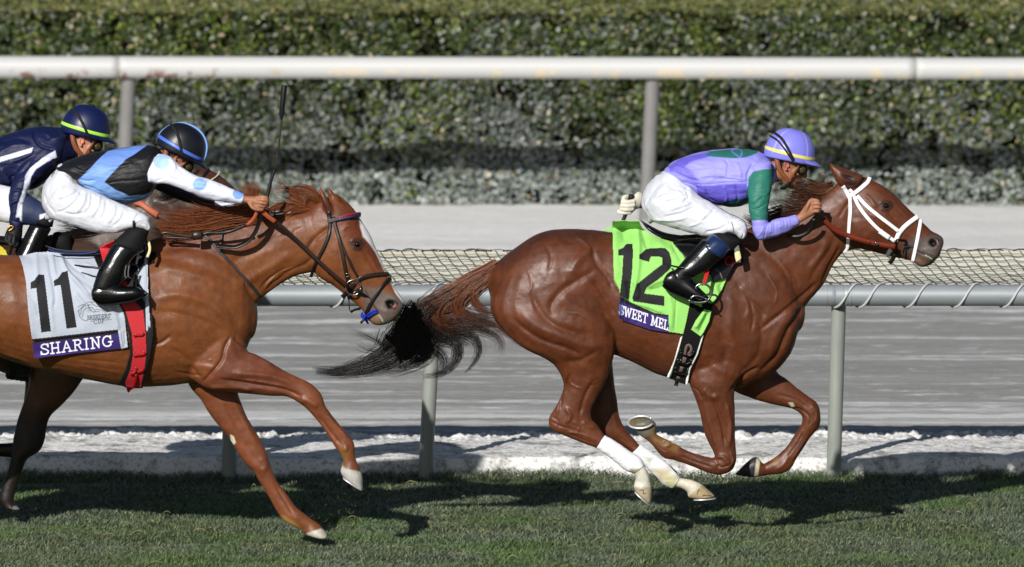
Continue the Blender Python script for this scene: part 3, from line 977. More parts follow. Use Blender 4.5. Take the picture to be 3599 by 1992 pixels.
# near fore folded
NF_ = -.115
g.loft('S', Y12, [((2400, 1180), (2680, 1130), .09, -.08), ((2408, 1270), (2640, 1250), .09, -.095), ((2421, 1340), (2592, 1345), .078, NF_), ((2438, 1385), (2580, 1385), .068, NF_), ((2453, 1430), (2583, 1430), .058, NF_), ((2465, 1480), (2584, 1480), .05, NF_), ((2480, 1535), (2585, 1535), .043, NF_),
    ((2502, 1580), (2587, 1580), .040, NF_), ((2512, 1604), (2588, 1618), .043, NF_), ((2512, 1608), (2572, 1652), .044, NF_), ((2508, 1608), (2534, 1668), .040, NF_), ((2480, 1604), (2490, 1662), .034, NF_), ((2440, 1592), (2450, 1646), .030, NF_), ((2402, 1577), (2412, 1632), .030, NF_), ((2368, 1558), (2365, 1618), .033, NF_),
    ((2345, 1545), (2332, 1610), .038, NF_), ((2324, 1534), (2306, 1582), .034, NF_), ((2306, 1522), (2282, 1554), .030, NF_), ((2308, 1498), (2258, 1538), .034, NF_), ((2303, 1482), (2236, 1520), .036, NF_), ((2290, 1474), (2218, 1498), .030, NF_)], 20, 5)
# far fore
FF = .12
g.loft('S', Y12, [((2500, 1290), (2680, 1190), .08, .08), ((2560, 1360), (2728, 1298), .07, FF), ((2642, 1400), (2764, 1331), .06, FF), ((2712, 1421), (2801, 1363), .052, FF), ((2763, 1431), (2842, 1392), .046, FF), ((2800, 1445), (2871, 1414), .044, FF), ((2818, 1464), (2882, 1442), .046, FF),
    ((2818, 1485), (2884, 1485), .044, FF), ((2808, 1505), (2872, 1510), .038, FF), ((2790, 1532), (2848, 1538), .031, FF), ((2765, 1568), (2822, 1580), .029, FF), ((2738, 1594), (2800, 1614), .031, FF), ((2718, 1610), (2775, 1652), .036, FF), ((2698, 1622), (2740, 1666), .034, FF), ((2682, 1630), (2708, 1668), .029, FF),
    ((2668, 1612), (2672, 1674), .036, FF), ((2650, 1606), (2645, 1677), .042, FF), ((2620, 1628), (2612, 1674), .040, FF), ((2590, 1658), (2584, 1668), .03, FF)], 18, 5)
me = remesh(g, .0060, 5)
c = Clay(me, Y12, (.345, .18, .097))
# muscles of the near side (crops I and F and G read with the photograph)
for (cr, pts, h, w) in [
    ('I', [(2330, 340), (2200, 420), (2050, 520), (1960, 640), (1990, 740)], -.010, .022),
    ('I', [(2300, 170), (2220, 230), (2160, 300), (2120, 400)], .012, .03),
    ('I', [(2340, 150), (2300, 200), (2340, 300), (2420, 400), (2480, 520)], -.009, .018),
    ('I', [(2300, 420), (2370, 520), (2440, 640), (2490, 720)], -.008, .016),
    ('I', [(1640, 740), (1750, 840), (1900, 930), (2080, 990), (2240, 1060)], -.010, .016),
    ('I', [(1700, 680), (1850, 820), (2050, 900), (2250, 970), (2400, 960)], .012, .035),
    ('I', [(1800, 500), (1830, 620), (1930, 760), (2100, 850), (2300, 880)], -.009, .022),
    ('I', [(2000, 560), (2150, 640), (2350, 780), (2460, 860)], .010, .04),
    ('I', [(1560, 830), (1700, 950), (1880, 1040), (2030, 1110)], .007, .02),
    ('I', [(2050, 1110), (2200, 1090), (2350, 1010)], -.007, .018),
    ('I', [(2200, 1120), (2300, 1200), (2250, 1320)], .006, .03),
    ('H', [(250, 500), (280, 380), (330, 240)], -.008, .008), ('H', [(230, 560), (250, 470), (300, 360)], .006, .010),
    ('H', [(400, 560), (440, 420), (500, 300)], -.005, .012),
    ('H', [(300, 500), (330, 560), (300, 620)], .006, .012), ('H', [(420, 600), (470, 640), (520, 650)], .004, .012),
    ('G', [(1850, 560), (1700, 700), (1500, 860), (1350, 980)], -.010, .014),
    ('G', [(1750, 740), (1600, 960), (1500, 1180), (1350, 1330)], -.014, .016),
    ('G', [(1640, 800), (1500, 1000), (1430, 1200)], .012, .03),
    ('G', [(1150, 560), (1250, 700), (1370, 820), (1380, 900)], -.009, .018),
    ('G', [(1100, 640), (1120, 800), (1110, 1000), (1180, 1180)], .010, .035),
    ('G', [(1340, 860), (1370, 1020), (1330, 1200), (1200, 1330)], -.008, .02),
    ('G', [(1000, 980), (1080, 1100), (1050, 1250)], -.007, .025),
    ('G', [(1320, 420), (1480, 560), (1560, 600)], -.006, .03),
    ('G', [(940, 1250), (1080, 1330), (1220, 1360)], .009, .03),
    ('H', [(1400, 420), (1470, 600), (1500, 780)], -.007, .010), ('H', [(1510, 460), (1540, 620), (1530, 800)], .006, .012),
    ('H', [(1540, 380), (1640, 260), (1760, 190)], -.007, .012),
    ('H', [(180, 560), (240, 600), (250, 660)], -.003, .005), ('H', [(350, 600), (400, 640), (380, 690)], .003, .006), ('H', [(330, 700), (430, 740), (530, 770)], -.003, .004), ('H', [(300, 680), (420, 700), (540, 750)], .003, .005),
    ('H', [(1420, 900), (1450, 940), (1430, 990)], -.003, .005), ('H', [(1540, 820), (1560, 900), (1520, 960)], .003, .006), ('H', [(1060, 830), (1020, 810), (990, 760)], -.003, .004), ('H', [(1200, 840), (1300, 880), (1390, 920)], .003, .004),
    ('H', [(1620, 430), (1560, 500), (1560, 620)], -.0, .01),
    ('H', [(1320, 360), (1400, 420), (1450, 400)], .005, .02),
    ('H', [(1420, 880), (1480, 870), (1540, 930)], .005, .012), ('H', [(1170, 800), (1280, 850), (1400, 880)], .004, .009), ('H', [(1160, 860), (1280, 910), (1400, 950)], -.004, .007),
    ('H', [(1050, 790), (1100, 780), (1170, 810)], .007, .010), ('H', [(1030, 740), (1090, 770)], .006, .010),
    ('F', [(1010, 1040), (960, 1130), (880, 1280), (820, 1420)], -.009, .010),
    ('F', [(960, 930), (900, 1080), (780, 1250), (700, 1400)], -.006, .018),
    ('F', [(880, 980), (820, 1120), (700, 1270)], .007, .022),
    ('F', [(990, 760), (1060, 640), (1090, 600)], -.005, .010),
    ('F', [(1050, 1060), (1090, 900), (1080, 720), (1100, 560)], -.008, .012),
    ('F', [(1150, 760), (1180, 900), (1260, 1000)], .008, .04),
    ('F', [(1300, 720), (1420, 780), (1560, 880), (1640, 930)], .005, .010), ('F', [(1290, 800), (1420, 880), (1560, 990)], -.004, .02),
    ('F', [(1380, 660), (1300, 560), (1250, 530)], .005, .010), ('F', [(1480, 690), (1560, 780), (1640, 860)], -.004, .012),
    ('F', [(1520, 560), (1600, 660), (1700, 760)], .003, .010),
    ('G', [(1260, 700), (1300, 860), (1280, 1000)], -.006, .010), ('G', [(1180, 600), (1260, 760), (1240, 900)], .006, .014), ('I', [(1900, 120), (1960, 240), (1940, 360)], -.004, .012), ('I', [(2150, 60), (2250, 130), (2300, 230)], .005, .010),
    ('F', [(1440, 720), (1500, 800), (1600, 860), (1680, 960)], .0035, .004), ('F', [(1340, 1000), (1440, 1060), (1560, 1090)], .003, .005), ('F', [(1700, 880), (1760, 900), (1800, 880)], -.003, .004), ('F', [(1710, 910), (1760, 925), (1800, 910)], -.003, .004),
    ('G', [(1040, 1060), (1130, 1120), (1180, 1220), (1260, 1300)], .0035, .005), ('G', [(1420, 500), (1500, 640), (1480, 760)], .003, .006), ('G', [(1560, 420), (1640, 500), (1680, 620)], -.004, .007), ('G', [(1500, 380), (1580, 480), (1620, 600)], .004, .010),
    ('I', [(1780, 380), (1800, 460), (1770, 560)], .003, .008), ('I', [(2100, 700), (2200, 720), (2330, 800)], .0035, .005), ('I', [(2150, 880), (2260, 900), (2380, 960)], -.004, .006), ('I', [(2240, 1230), (2300, 1260), (2360, 1240)], -.003, .004), ('I', [(2230, 1270), (2290, 1300), (2350, 1290)], -.003, .004),
    ('H', [(1330, 420), (1360, 560), (1400, 700), (1440, 820)], .003, .004), ('H', [(300, 240), (340, 320), (420, 360)], .003, .005), ('H', [(180, 600), (260, 640), (340, 660), (430, 700)], -.003, .006), ('H', [(1430, 930), (1480, 950), (1530, 930)], -.004, .004), ('H', [(1250, 340), (1300, 380), (1330, 440)], -.004, .006),
    ('F', [(1640, 1030), (1720, 1050), (1800, 1100), (1880, 1140), (1940, 1180)], -.007, .0045),
    ('F', [(1840, 1060), (1900, 1120), (1990, 1150)], .004, .012),
    ]:
    k_ = 1.7 if cr in 'HD' else .9
    c.line(cr, pts, h * k_, w * .85, y1=.0)
c.bump('F', (1462, 632), .026, .020, .006, 25); c.bump('F', (1464, 634), .012, .009, -.007, 25)
c.line('F', [(1400, 610), (1450, 590), (1510, 620)], .006, .005, y1=0); c.line('F', [(1410, 660), (1460, 680), (1520, 650)], .003, .005, y1=0)
c.bump('F', (1950, 1010), .030, .026, .010, 0); c.bump('F', (1940, 1008), .019, .017, -.030, 0, y1=.0)
c.bump('F', (1090, 350), .030, .012, -.014, -20, y1=-.02)
for (cr, pts, h, w) in [('H', [(1900, 400), (2040, 440), (2120, 500)], -.006, .008), ('H', [(2000, 500), (2080, 520), (2140, 580), (2130, 650)], -.006, .006), ('H', [(2150, 480), (2190, 540), (2180, 620)], .005, .008), ('H', [(2110, 640), (2050, 760), (1970, 870)], -.005, .004), ('H', [(2130, 690), (2060, 810), (2000, 900)], .004, .005), ('H', [(1980, 860), (1940, 930), (1880, 970)], .004, .008), ('H', [(700, 720), (760, 760), (820, 810)], -.004, .005), ('H', [(640, 300), (640, 500), (690, 650)], .004, .01)]:
    c.line(cr, pts, h, w, y0=.0)
c.noise(.0022, 9, 3); c.noise(.0011, 34, 4)
c.apply()
c.paint('I', [(1480, 250), (1900, 0), (2500, 0), (2500, 90), (1900, 120), (1560, 330)], (.25, .135, .085), 40)  # darker topline: weaker light on the up-facing rump painted into the coat
c.paint('S', [(2400, 800), (2700, 780), (2700, 1000), (2560, 1150), (2400, 1000)], (.335, .195, .13), 60)
c.paint('H', [(100, 420), (560, 420), (620, 900), (100, 900)], (.37, .20, .12), 40)
c.paint('F', [(1640, 1010), (1740, 940), (1850, 950), (1930, 930), (2080, 900), (2080, 1260), (1720, 1280), (1700, 1130), (1620, 1110)], (.30, .25, .23), 16)
c.paint('F', [(1760, 1130), (1880, 1180), (1860, 1270), (1740, 1260)], (.42, .32, .25), 8)
c.paint('F', [(1380, 620), (1440, 580), (1520, 590), (1550, 640), (1490, 700), (1420, 680)], (.20, .12, .09), 8)
c.paint('F', [(1890, 1000), (1910, 960), (1960, 955), (2000, 985), (1990, 1040), (1930, 1050)], (.035, .02, .02), 3, y1=0)
c.paint('F', [(1948, 1040), (1965, 1030), (1990, 1003), (1996, 1018), (1982, 1036)], (.42, .19, .19), 2, y1=0)
c.stroke('F', [(1640, 1030), (1720, 1050), (1800, 1100), (1880, 1140), (1935, 1180)], (.10, .07, .07), 3)
c.stroke('F', [(1860, 1128), (1900, 1150), (1930, 1172)], (.8, .78, .74), 3, y1=0)
c.paint('F', [(1000, 300), (1160, 320), (1180, 450), (1050, 420)], (.20,.11,.08), 8, y1=-.02)
# white hind socks with grass stains, pale hooves
c.paint('S', [(2180, 1560), (2270, 1590), (2320, 1720), (2300, 1800), (2200, 1780), (2210, 1680)], (.80, .78, .72), 4, y1=-.04)
c.paint('S', [(2226, 1712), (2300, 1712), (2300, 1790), (2210, 1790)], (.66, .60, .50), 3, y1=-.04)
c.stroke('H', [(855, 1120), (885, 1118), (880, 1150), (900, 1145)], (.2, .18, .13), 4, y1=-.04)
c.paint('S', [(2330, 1640), (2420, 1660), (2530, 1700), (2530, 1780), (2380, 1760), (2330, 1720)], (.80, .77, .70), 4, y0=.04)
c.paint('S', [(2418, 1745), (2472, 1702), (2530, 1700), (2530, 1780), (2410, 1780)], (.66, .58, .44), 2, y0=.04)
c.stroke('H', [(1290, 1150), (1300, 1120)], (.2, .18, .13), 4); c.stroke('H', [(1330, 1160), (1400, 1165)], (.3, .26, .2), 4)
c.paint('H', [(750, 560), (1000, 560), (1000, 650), (960, 700), (880, 735), (760, 660)], (.38, .36, .33), 3, y1=-.04)
c.paint('H', [(960, 640), (1060, 720), (1180, 790), (1120, 830), (1000, 790), (920, 730)], (.48, .36, .18), 14, y1=-.04, a=.6)
c.paint('H', [(1560, 870), (1770, 870), (1735, 1030), (1560, 1030)], (.16, .16, .18), 2, y0=.04)
c.paint('H', [(1735, 885), (1765, 885), (1745, 1030), (1718, 1030)], (.70, .66, .56), 2, y0=.04)
c.paint('H', [(1850, 870), (1900, 860), (1900, 930), (1860, 930)], (.48, .35, .18), 8, y0=.04, a=.6)
c.paint('H', [(1975, 460), (2010, 460), (2025, 490), (2000, 500)], (.75, .72, .58), 2, y0=.04)
c.mottle(.11)
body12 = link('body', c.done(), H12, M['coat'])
add_bvh('12', me)
eye(H12, 'F', (1466, 634), Y12 - .0845, .0135, -25)

# horseshoes
def shoe(root, crop, yc, pts, r=.004):
    g = Geo(); q = [P(S(crop, p[:2]), yc + p[2]) for p in pts]
    q = smooth_path(np.array(q), 24); g.tube(q, r, 8); g.obj('horseshoe', root, M['shoe'])
def shoe_ring(root, crop, a, b, yc, w, r=.0045):
    """horseshoe from toe a to heel b (photo points) with half width w"""
    A, B = P(S(crop, a), yc), P(S(crop, b), yc)
    th = np.linspace(-2.6, 2.6, 30)
    c = (A + B) / 2; u = (A - B) / 2
    q = c + np.outer(np.cos(th), u) + np.outer(np.sin(th), [0, w, 0])
    g = Geo(); g.tube(q, r, 8); g.obj('horseshoe', root, M['shoe'])
shoe_ring(H12, 'H', (930, 1236), (812, 1130), Y12 + NB, .042)
shoe_ring(H12, 'H', (1424, 1184), (1252, 1194), Y12 + FB, .044)
# upturned front hoof shows its whole shoe and sole
g = Geo()
cN = P(S('H', (862, 614)), Y12 + NF_ - .010)
th = np.linspace(-2.7, 2.7, 36)
uX = P(S('H', (768, 622)), Y12 + NF_) - cN
uZ = np.array([.004, -.042, -.029])
q = cN + np.outer(np.cos(th), uX) + np.outer(np.sin(th), uZ) + np.array([0, 0, .004])
g.tube(q, .0062, 8); g.obj('horseshoe', H12, M['shoe'])
g = Geo(); rings = []
for k, dz in ((1.0, -.004), (.98, .002), (.5, .003)):
    t2 = np.linspace(0, 2 * math.pi, 28, endpoint=False)
    rings.append(cN + np.outer(np.cos(t2), uX * .9 * k) + np.outer(np.sin(t2), uZ * .9 * k) + np.array([0, 0, dz]))
g.ring(rings); g.obj('sole', H12, mat('grass_stained_sole', (.36, .34, .20), rough=.9, vary=(60, .4)))

# ------------------------------------------------------------------ horse 11
H11 = thing('racehorse', 'golden chestnut racehorse with brown bridle and white blaze, one foreleg planted on the turf', 'horse', (-2.0, Y11, 0))
g = Geo()
g.loft('S', Y11, [((-600, 950), (-610, 1060), .06), ((-540, 890), (-590, 1150), .16), ((-440, 840), (-470, 1240), .24), ((-300, 840), (-320, 1250), .255), ((-150, 878), (-170, 1232), .255), ((-20, 895), (-30, 1245), .27),
    ((60, 897), (45, 1268), .275), ((160, 897), (135, 1296), .28), ((250, 897), (245, 1320), .28), ((350, 895), (350, 1342), .275), ((450, 885), (455, 1358), .26), ((540, 868), (560, 1356), .24),
    ((630, 850), (655, 1348), .225), ((720, 850), (740, 1330), .20), ((800, 880), (800, 1300), .17), ((862, 950), (850, 1255), .13), ((897, 1060), (880, 1190), .07)], 36, 4, .92)
g.loft('S', Y11, [((420, 868), (420, 1000), .06), ((520, 845), (540, 1000), .09), ((620, 815), (680, 1000), .10)], 20)
g.loft('S', Y11, [((560, 840), (760, 1200), .15), ((640, 806), (850, 1130), .125), ((730, 780), (893, 1075), .105), ((830, 766), (940, 1030), .088), ((925, 758), (1000, 990), .078), ((1010, 750), (1050, 966), .072), ((1085, 737), (1088, 958), .070), ((1150, 715), (1120, 950), .07)], 28)
g.loft('S', Y11, [((1120, 705), (1062, 900), .06), ((1178, 686), (1092, 945), .080), ((1222, 712), (1115, 968), .092), ((1250, 742), (1135, 984), .099), ((1276, 784), (1165, 1000), .098), ((1301, 822), (1195, 1022), .086), ((1322, 870), (1222, 1044), .074),
    ((1343, 921), (1247, 1064), .064), ((1363, 966), (1268, 1084), .058), ((1384, 1006), (1284, 1105), .056), ((1408, 1038), (1298, 1128), .058), ((1421, 1066), (1325, 1142), .056), ((1413, 1090), (1358, 1138), .045), ((1398, 1108), (1380, 1128), .028)], 26)
g.loft('C', Y11, [((1150, 1130), (1120, 1150), .03), ((1220, 1150), (1180, 1230), .04), ((1290, 1180), (1215, 1280), .042), ((1330, 1210), (1290, 1284), .036), ((1370, 1220), (1350, 1268), .025)], 16)
ear(g, 'C', Y11, [((768, 118), (764, 124), .005, -.05), ((795, 160), (766, 170), .014, -.055), ((828, 215), (778, 225), .024, -.06), ((858, 265), (795, 285), .030, -.058), ((880, 320), (815, 340), .032, -.05), ((900, 370), (850, 380), .03, -.04)])
ear(g, 'C', Y11, [((848, 138), (838, 142), .008, .05), ((880, 175), (835, 180), .022, .052), ((920, 220), (850, 230), .03, .05), ((950, 280), (870, 290), .03, .04)])
# forelock mound
g.loft('C', Y11, [((880, 180), (860, 260), .03), ((960, 240), (900, 340), .04), ((1030, 320), (980, 380), .035)], 14)
NF1 = -.10
g.loft('S', Y11, [((560, 1240), (800, 1050), .10, -.06), ((630, 1300), (850, 1150), .105, -.075), ((690, 1344), (868, 1228), .095, -.09), ((738, 1368), (900, 1246), .082, NF1), ((800, 1376), (950, 1272), .07, NF1), ((868, 1384), (1005, 1304), .06, NF1), ((957, 1392), (1056, 1328), .05, NF1), ((1005, 1394), (1090, 1345), .046, NF1),
    ((1043, 1412), (1122, 1374), .047, NF1), ((1072, 1432), (1136, 1400), .045, NF1), ((1100, 1460), (1146, 1428), .037, NF1), ((1128, 1494), (1170, 1462), .030, NF1), ((1150, 1526), (1196, 1494), .029, NF1), ((1170, 1560), (1224, 1524), .033, NF1), ((1184, 1582), (1246, 1556), .037, NF1),
    ((1198, 1602), (1248, 1585), .033, NF1), ((1206, 1626), (1252, 1614), .029, NF1), ((1196, 1650), (1266, 1646), .038, NF1), ((1200, 1670), (1273, 1672), .045, NF1), ((1222, 1692), (1275, 1702), .044, NF1), ((1258, 1716), (1275, 1724), .03, NF1)], 20, 5)
FF1 = .06
g.loft('S', Y11, [((600, 1200), (820, 1200), .10, .06), ((640, 1300), (825, 1300), .085, FF1), ((668, 1360), (838, 1385), .07, FF1), ((704, 1402), (852, 1424), .062, FF1), ((732, 1450), (864, 1456), .056, FF1), ((765, 1492), (884, 1492), .052, FF1), ((804, 1539), (913, 1539), .048, FF1),
    ((833, 1588), (938, 1590), .046, FF1), ((862, 1630), (950, 1630), .046, FF1), ((890, 1657), (962, 1660), .040, FF1), ((912, 1694), (975, 1692), .034, FF1), ((944, 1746), (1010, 1738), .031, FF1), ((972, 1796), (1040, 1780), .034, FF1),
    ((994, 1826), (1072, 1806), .038, FF1), ((1022, 1845), (1092, 1822), .034, FF1), ((1058, 1862), (1116, 1838), .032, FF1), ((1072, 1878), (1136, 1856), .042, FF1), ((1092, 1887), (1148, 1874), .046, FF1), ((1112, 1892), (1152, 1886), .045, FF1)], 18, 5)
# hindquarters, outside the frame, pushing off behind
for off in (-.12, .12):
    g.loft('S', Y11, [((-560, 1000), (-250, 960), .12, off * .7), ((-600, 1110), (-220, 1130), .12, off), ((-590, 1220), (-260, 1240), .09, off), ((-570, 1330), (-380, 1330), .07, off), ((-590, 1420), (-460, 1420), .05, off), ((-620, 1480), (-500, 1500), .045, off), ((-640, 1560), (-570, 1580), .034, off), ((-690, 1660), (-630, 1680), .03, off), ((-740, 1740), (-670, 1740), .038, off), ((-760, 1800), (-690, 1810), .04, off)], 18)
me = remesh(g, .0060, 5)
c = Clay(me, Y11, (.43, .245, .122))
for (cr, pts, h, w) in [
    ('B', [(1290, 600), (1500, 560), (1750, 640), (1900, 760), (1930, 880)], .012, .03),
    ('B', [(1300, 700), (1500, 720), (1750, 800), (1900, 900)], -.008, .02),
    ('B', [(1280, 980), (1350, 960), (1430, 900)], -.010, .012),
    ('B', [(1930, 900), (1880, 1000), (1850, 1110), (1760, 1220), (1680, 1310)], -.012, .010),
    ('B', [(1950, 910), (2020, 980), (2100, 1050)], -.012, .010),
    ('B', [(1980, 960), (2100, 1060), (2300, 1150)], .010, .02),
    ('B', [(1430, 1000), (1560, 1100), (1640, 1220), (1700, 1300)], -.009, .014),
    ('B', [(1330, 320), (1500, 360), (1700, 420), (1850, 520)], .009, .03),
    ('B', [(1300, 240), (1600, 300), (1850, 400), (2000, 500)], -.007, .03),
    ('B', [(1850, 180), (2000, 320), (2100, 460), (2160, 560)], -.006, .012),
    ('B', [(1500, 1130), (1700, 1160), (1830, 1180)], .006, .02),
    ('D', [(1420, 60), (1600, 90), (1800, 120), (1950, 170)], -.008, .012), ('D', [(1500, 20), (1750, 40), (1900, 90)], .007, .02), ('D', [(1340, 110), (1500, 110), (1650, 130)], .006, .014),
    ('D', [(1940, 190), (1990, 200), (2060, 240)], .006, .02), ('D', [(2060, 300), (2150, 420), (2200, 480)], -.005, .010), ('D', [(2110, 290), (2200, 390), (2260, 450)], .004, .010), ('D', [(2220, 500), (2250, 520)], .006, .02),
    ('C', [(730, 700), (650, 780), (500, 850), (300, 1010)], -.007, .012), ('C', [(860, 470), (760, 540), (680, 640), (700, 720)], -.010, .014),
    ('C', [(560, 680), (400, 780), (200, 900), (60, 960)], .008, .03), ('C', [(400, 560), (200, 680), (0, 780)], -.007, .03), ('C', [(500, 800), (350, 900), (260, 1000)], -.006, .010),
    ('C', [(720, 720), (800, 850), (900, 930)], .006, .03), ('C', [(930, 600), (940, 760), (960, 880)], -.004, .014),
    ('C', [(1000, 740), (1080, 840), (1120, 900)], .005, .010), ('C', [(1130, 660), (1200, 780), (1280, 900)], -.005, .012), ('C', [(960, 500), (1000, 460), (1080, 470)], .006, .012),
    ('C', [(1150, 1000), (1180, 1060), (1240, 1160), (1300, 1260)], -.006, .005), ('C', [(1180, 1090), (1260, 1150), (1340, 1190)], .003, .012),
    ('C', [(560, 790), (470, 830), (420, 880)], -.003, .004), ('C', [(540, 810), (450, 850), (400, 910)], .003, .005), ('C', [(500, 830), (400, 890), (350, 960)], -.0035, .004), ('C', [(440, 850), (350, 930), (310, 990)], .003, .005), ('C', [(400, 860), (330, 920), (290, 1000)], -.003, .004),
    ('C', [(120, 800), (170, 860), (200, 950)], .003, .005), ('C', [(80, 830), (130, 900), (150, 990)], -.003, .005), ('C', [(200, 760), (250, 820), (270, 900)], -.003, .005), ('C', [(160, 780), (210, 840), (235, 930)], .0025, .005), ('C', [(620, 470), (560, 500), (540, 560)], -.003, .006), ('C', [(520, 440), (470, 480), (440, 540)], .003, .006),
    ('C', [(1180, 700), (1220, 760), (1270, 860)], .003, .004), ('C', [(1060, 720), (1110, 800), (1180, 850)], .003, .004), ('B', [(1620, 980), (1650, 975), (1690, 982)], -.004, .003), ('B', [(1740, 1110), (1770, 1105)], .004, .003), ('B', [(1450, 1200), (1600, 1230), (1700, 1240)], -.005, .008),
    ('B', [(650, 1100), (800, 1110), (1000, 1130)], -.003, .008), ('B', [(650, 1150), (820, 1180), (1000, 1210)], .003, .008), ('D', [(1560, 60), (1700, 80), (1850, 110)], .0035, .004), ('D', [(2130, 330), (2190, 420), (2240, 500)], .003, .004),
    ('B', [(0, 1040), (150, 1090), (300, 1160), (500, 1180)], .006, .012), ('B', [(60, 280), (100, 500), (120, 700), (60, 900)], .005, .04),
    ]:
    k_ = 1.7 if cr in 'HD' else .9
    c.line(cr, pts, h * k_, w * .85, y1=.0)
for (cr, pts, h, w) in [('D', [(1440, 200), (1520, 340), (1600, 500), (1680, 620)], -.006, .010), ('D', [(1500, 180), (1580, 330), (1660, 480)], .005, .012), ('D', [(1780, 740), (1850, 860), (1900, 940)], -.005, .008), ('D', [(1690, 560), (1720, 620), (1690, 660)], .006, .016)]:
    c.line(cr, pts, h, w, y0=.0)
c.bump('C', (1080, 612), .026, .020, .006, -20); c.bump('C', (1081, 614), .012, .009, -.007, -20)
c.line('C', [(1030, 590), (1070, 565), (1120, 590)], .006, .005, y1=0); c.line('C', [(1040, 640), (1080, 655), (1120, 640)], .004, .005, y1=0)
c.bump('C', (1370, 1110), .032, .030, .010, 0); c.bump('C', (1362, 1112), .020, .019, -.032, 0, y1=0)
c.noise(.0022, 9, 5); c.noise(.0009, 34, 6)
c.apply()
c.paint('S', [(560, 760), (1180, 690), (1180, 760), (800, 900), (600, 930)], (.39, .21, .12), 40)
c.paint('D', [(1300, -60), (2400, -60), (2400, 900), (1300, 900)], (.44, .245, .15), 60)
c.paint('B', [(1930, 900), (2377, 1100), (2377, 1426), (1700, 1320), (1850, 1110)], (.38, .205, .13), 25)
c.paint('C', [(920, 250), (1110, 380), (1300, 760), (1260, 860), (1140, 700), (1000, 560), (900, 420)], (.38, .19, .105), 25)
c.paint('C', [(1130, 960), (1220, 980), (1320, 1010), (1440, 1040), (1500, 1080), (1480, 1220), (1300, 1300), (1170, 1290), (1130, 1080)], (.36, .31, .28), 14)
c.paint('C', [(1060, 960), (1180, 1040), (1150, 1100), (1080, 1020)], (.38, .30, .26), 8)
c.paint('C', [(1190, 1190), (1260, 1200), (1290, 1290), (1180, 1270)], (.50, .40, .30), 8)
c.paint('C', [(1095, 390), (1135, 420), (1200, 530), (1250, 650), (1320, 830), (1380, 950), (1430, 1030), (1480, 1100), (1470, 1110), (1400, 1020), (1370, 950), (1300, 820), (1235, 680), (1178, 600), (1130, 550), (1108, 470)], (.86, .85, .84), 3)
c.paint('C', [(1010, 600), (1050, 560), (1120, 570), (1145, 610), (1110, 670), (1050, 660)], (.22, .13, .095), 8)
c.paint('C', [(1310, 1090), (1350, 1075), (1400, 1080), (1425, 1110), (1400, 1160), (1340, 1160)], (.04, .025, .025), 3, y1=0)
c.paint('C', [(1370, 1132), (1405, 1115), (1418, 1120), (1388, 1146)], (.48, .22, .22), 2, y1=0)
c.stroke('C', [(1150, 1000), (1190, 1070), (1240, 1160), (1300, 1262)], (.16, .12, .11), 3, y1=0)
c.stroke('C', [(1255, 1190), (1280, 1225), (1300, 1262)], (.8, .76, .72), 3, y1=0)
c.paint('C', [(790, 200), (830, 260), (850, 330), (810, 320), (780, 240)], (.30,.145,.085), 6, y1=-.03)
c.paint('D', [(2205, 610), (2240, 640), (2345, 660), (2360, 800), (2190, 700)], (.70, .69, .66), 4, y1=0)
c.paint('D', [(2190, 480), (2260, 520), (2240, 600), (2230, 620), (2190, 560)], (.52, .38, .19), 14, y1=0, a=.6)
c.paint('D', [(1985, 1055), (2075, 1025), (2130, 1060), (2120, 1100), (1960, 1100)], (.72, .70, .64), 4, y0=0)
c.paint('D', [(1820, 940), (1900, 980), (1960, 1040), (1900, 1030), (1830, 980)], (.60, .46, .25), 8, y0=0)
c.paint('D', [(1488, 415), (1512, 430), (1525, 470), (1510, 485), (1490, 460)], (.80, .78, .68), 2, y0=0)
c.mottle(.10)
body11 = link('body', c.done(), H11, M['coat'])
add_bvh('11', me)
eye(H11, 'C', (1082, 614), Y11 - .087, .0135, -60)
shoe_ring(H11, 'D', (2338, 778), (2212, 694), Y11 + NF1, .042)

# ------------------------------------------------------------------ horse 13, beyond
H13 = thing('racehorse', 'dark bay racehorse mostly hidden behind the golden chestnut at the left edge', 'horse', (-2.2, Y13, 0))
g = Geo()
g.loft('S', Y13, [((-700, 900), (-700, 1020), .06), ((-640, 850), (-680, 1130), .17), ((-520, 815), (-540, 1220), .25), ((-380, 820), (-390, 1230), .26), ((-230, 838), (-240, 1240), .27), ((-80, 845), (-80, 1270), .28), ((40, 848), (40, 1320), .27), ((140, 842), (150, 1322), .25),
    ((250, 828), (260, 1310), .225), ((350, 830), (360, 1270), .18), ((420, 900), (420, 1200), .12), ((450, 980), (440, 1120), .06)], 30, 4, .92)
g.loft('S', Y13, [((150, 830), (400, 1150), .15), ((280, 800), (480, 1050), .12), ((390, 745), (560, 950), .10), ((490, 680), (625, 870), .085), ((560, 625), (680, 815), .075), ((620, 592), (715, 790), .07)], 24)
g.loft('S', Y13, [((620, 595), (640, 780), .06), ((680, 588), (690, 800), .085), ((735, 596), (730, 820), .09), ((780, 620), (765, 835), .085), ((815, 650), (795, 850), .07), ((845, 680), (820, 862), .06), ((880, 712), (850, 880), .055), ((915, 750), (890, 890), .05), ((935, 790), (925, 870), .03)], 22)
ear(g, 'S', Y13, [((640, 560), (632, 566), .006, -.05), ((665, 578), (640, 600), .022, -.05), ((700, 592), (665, 625), .03, -.045)])
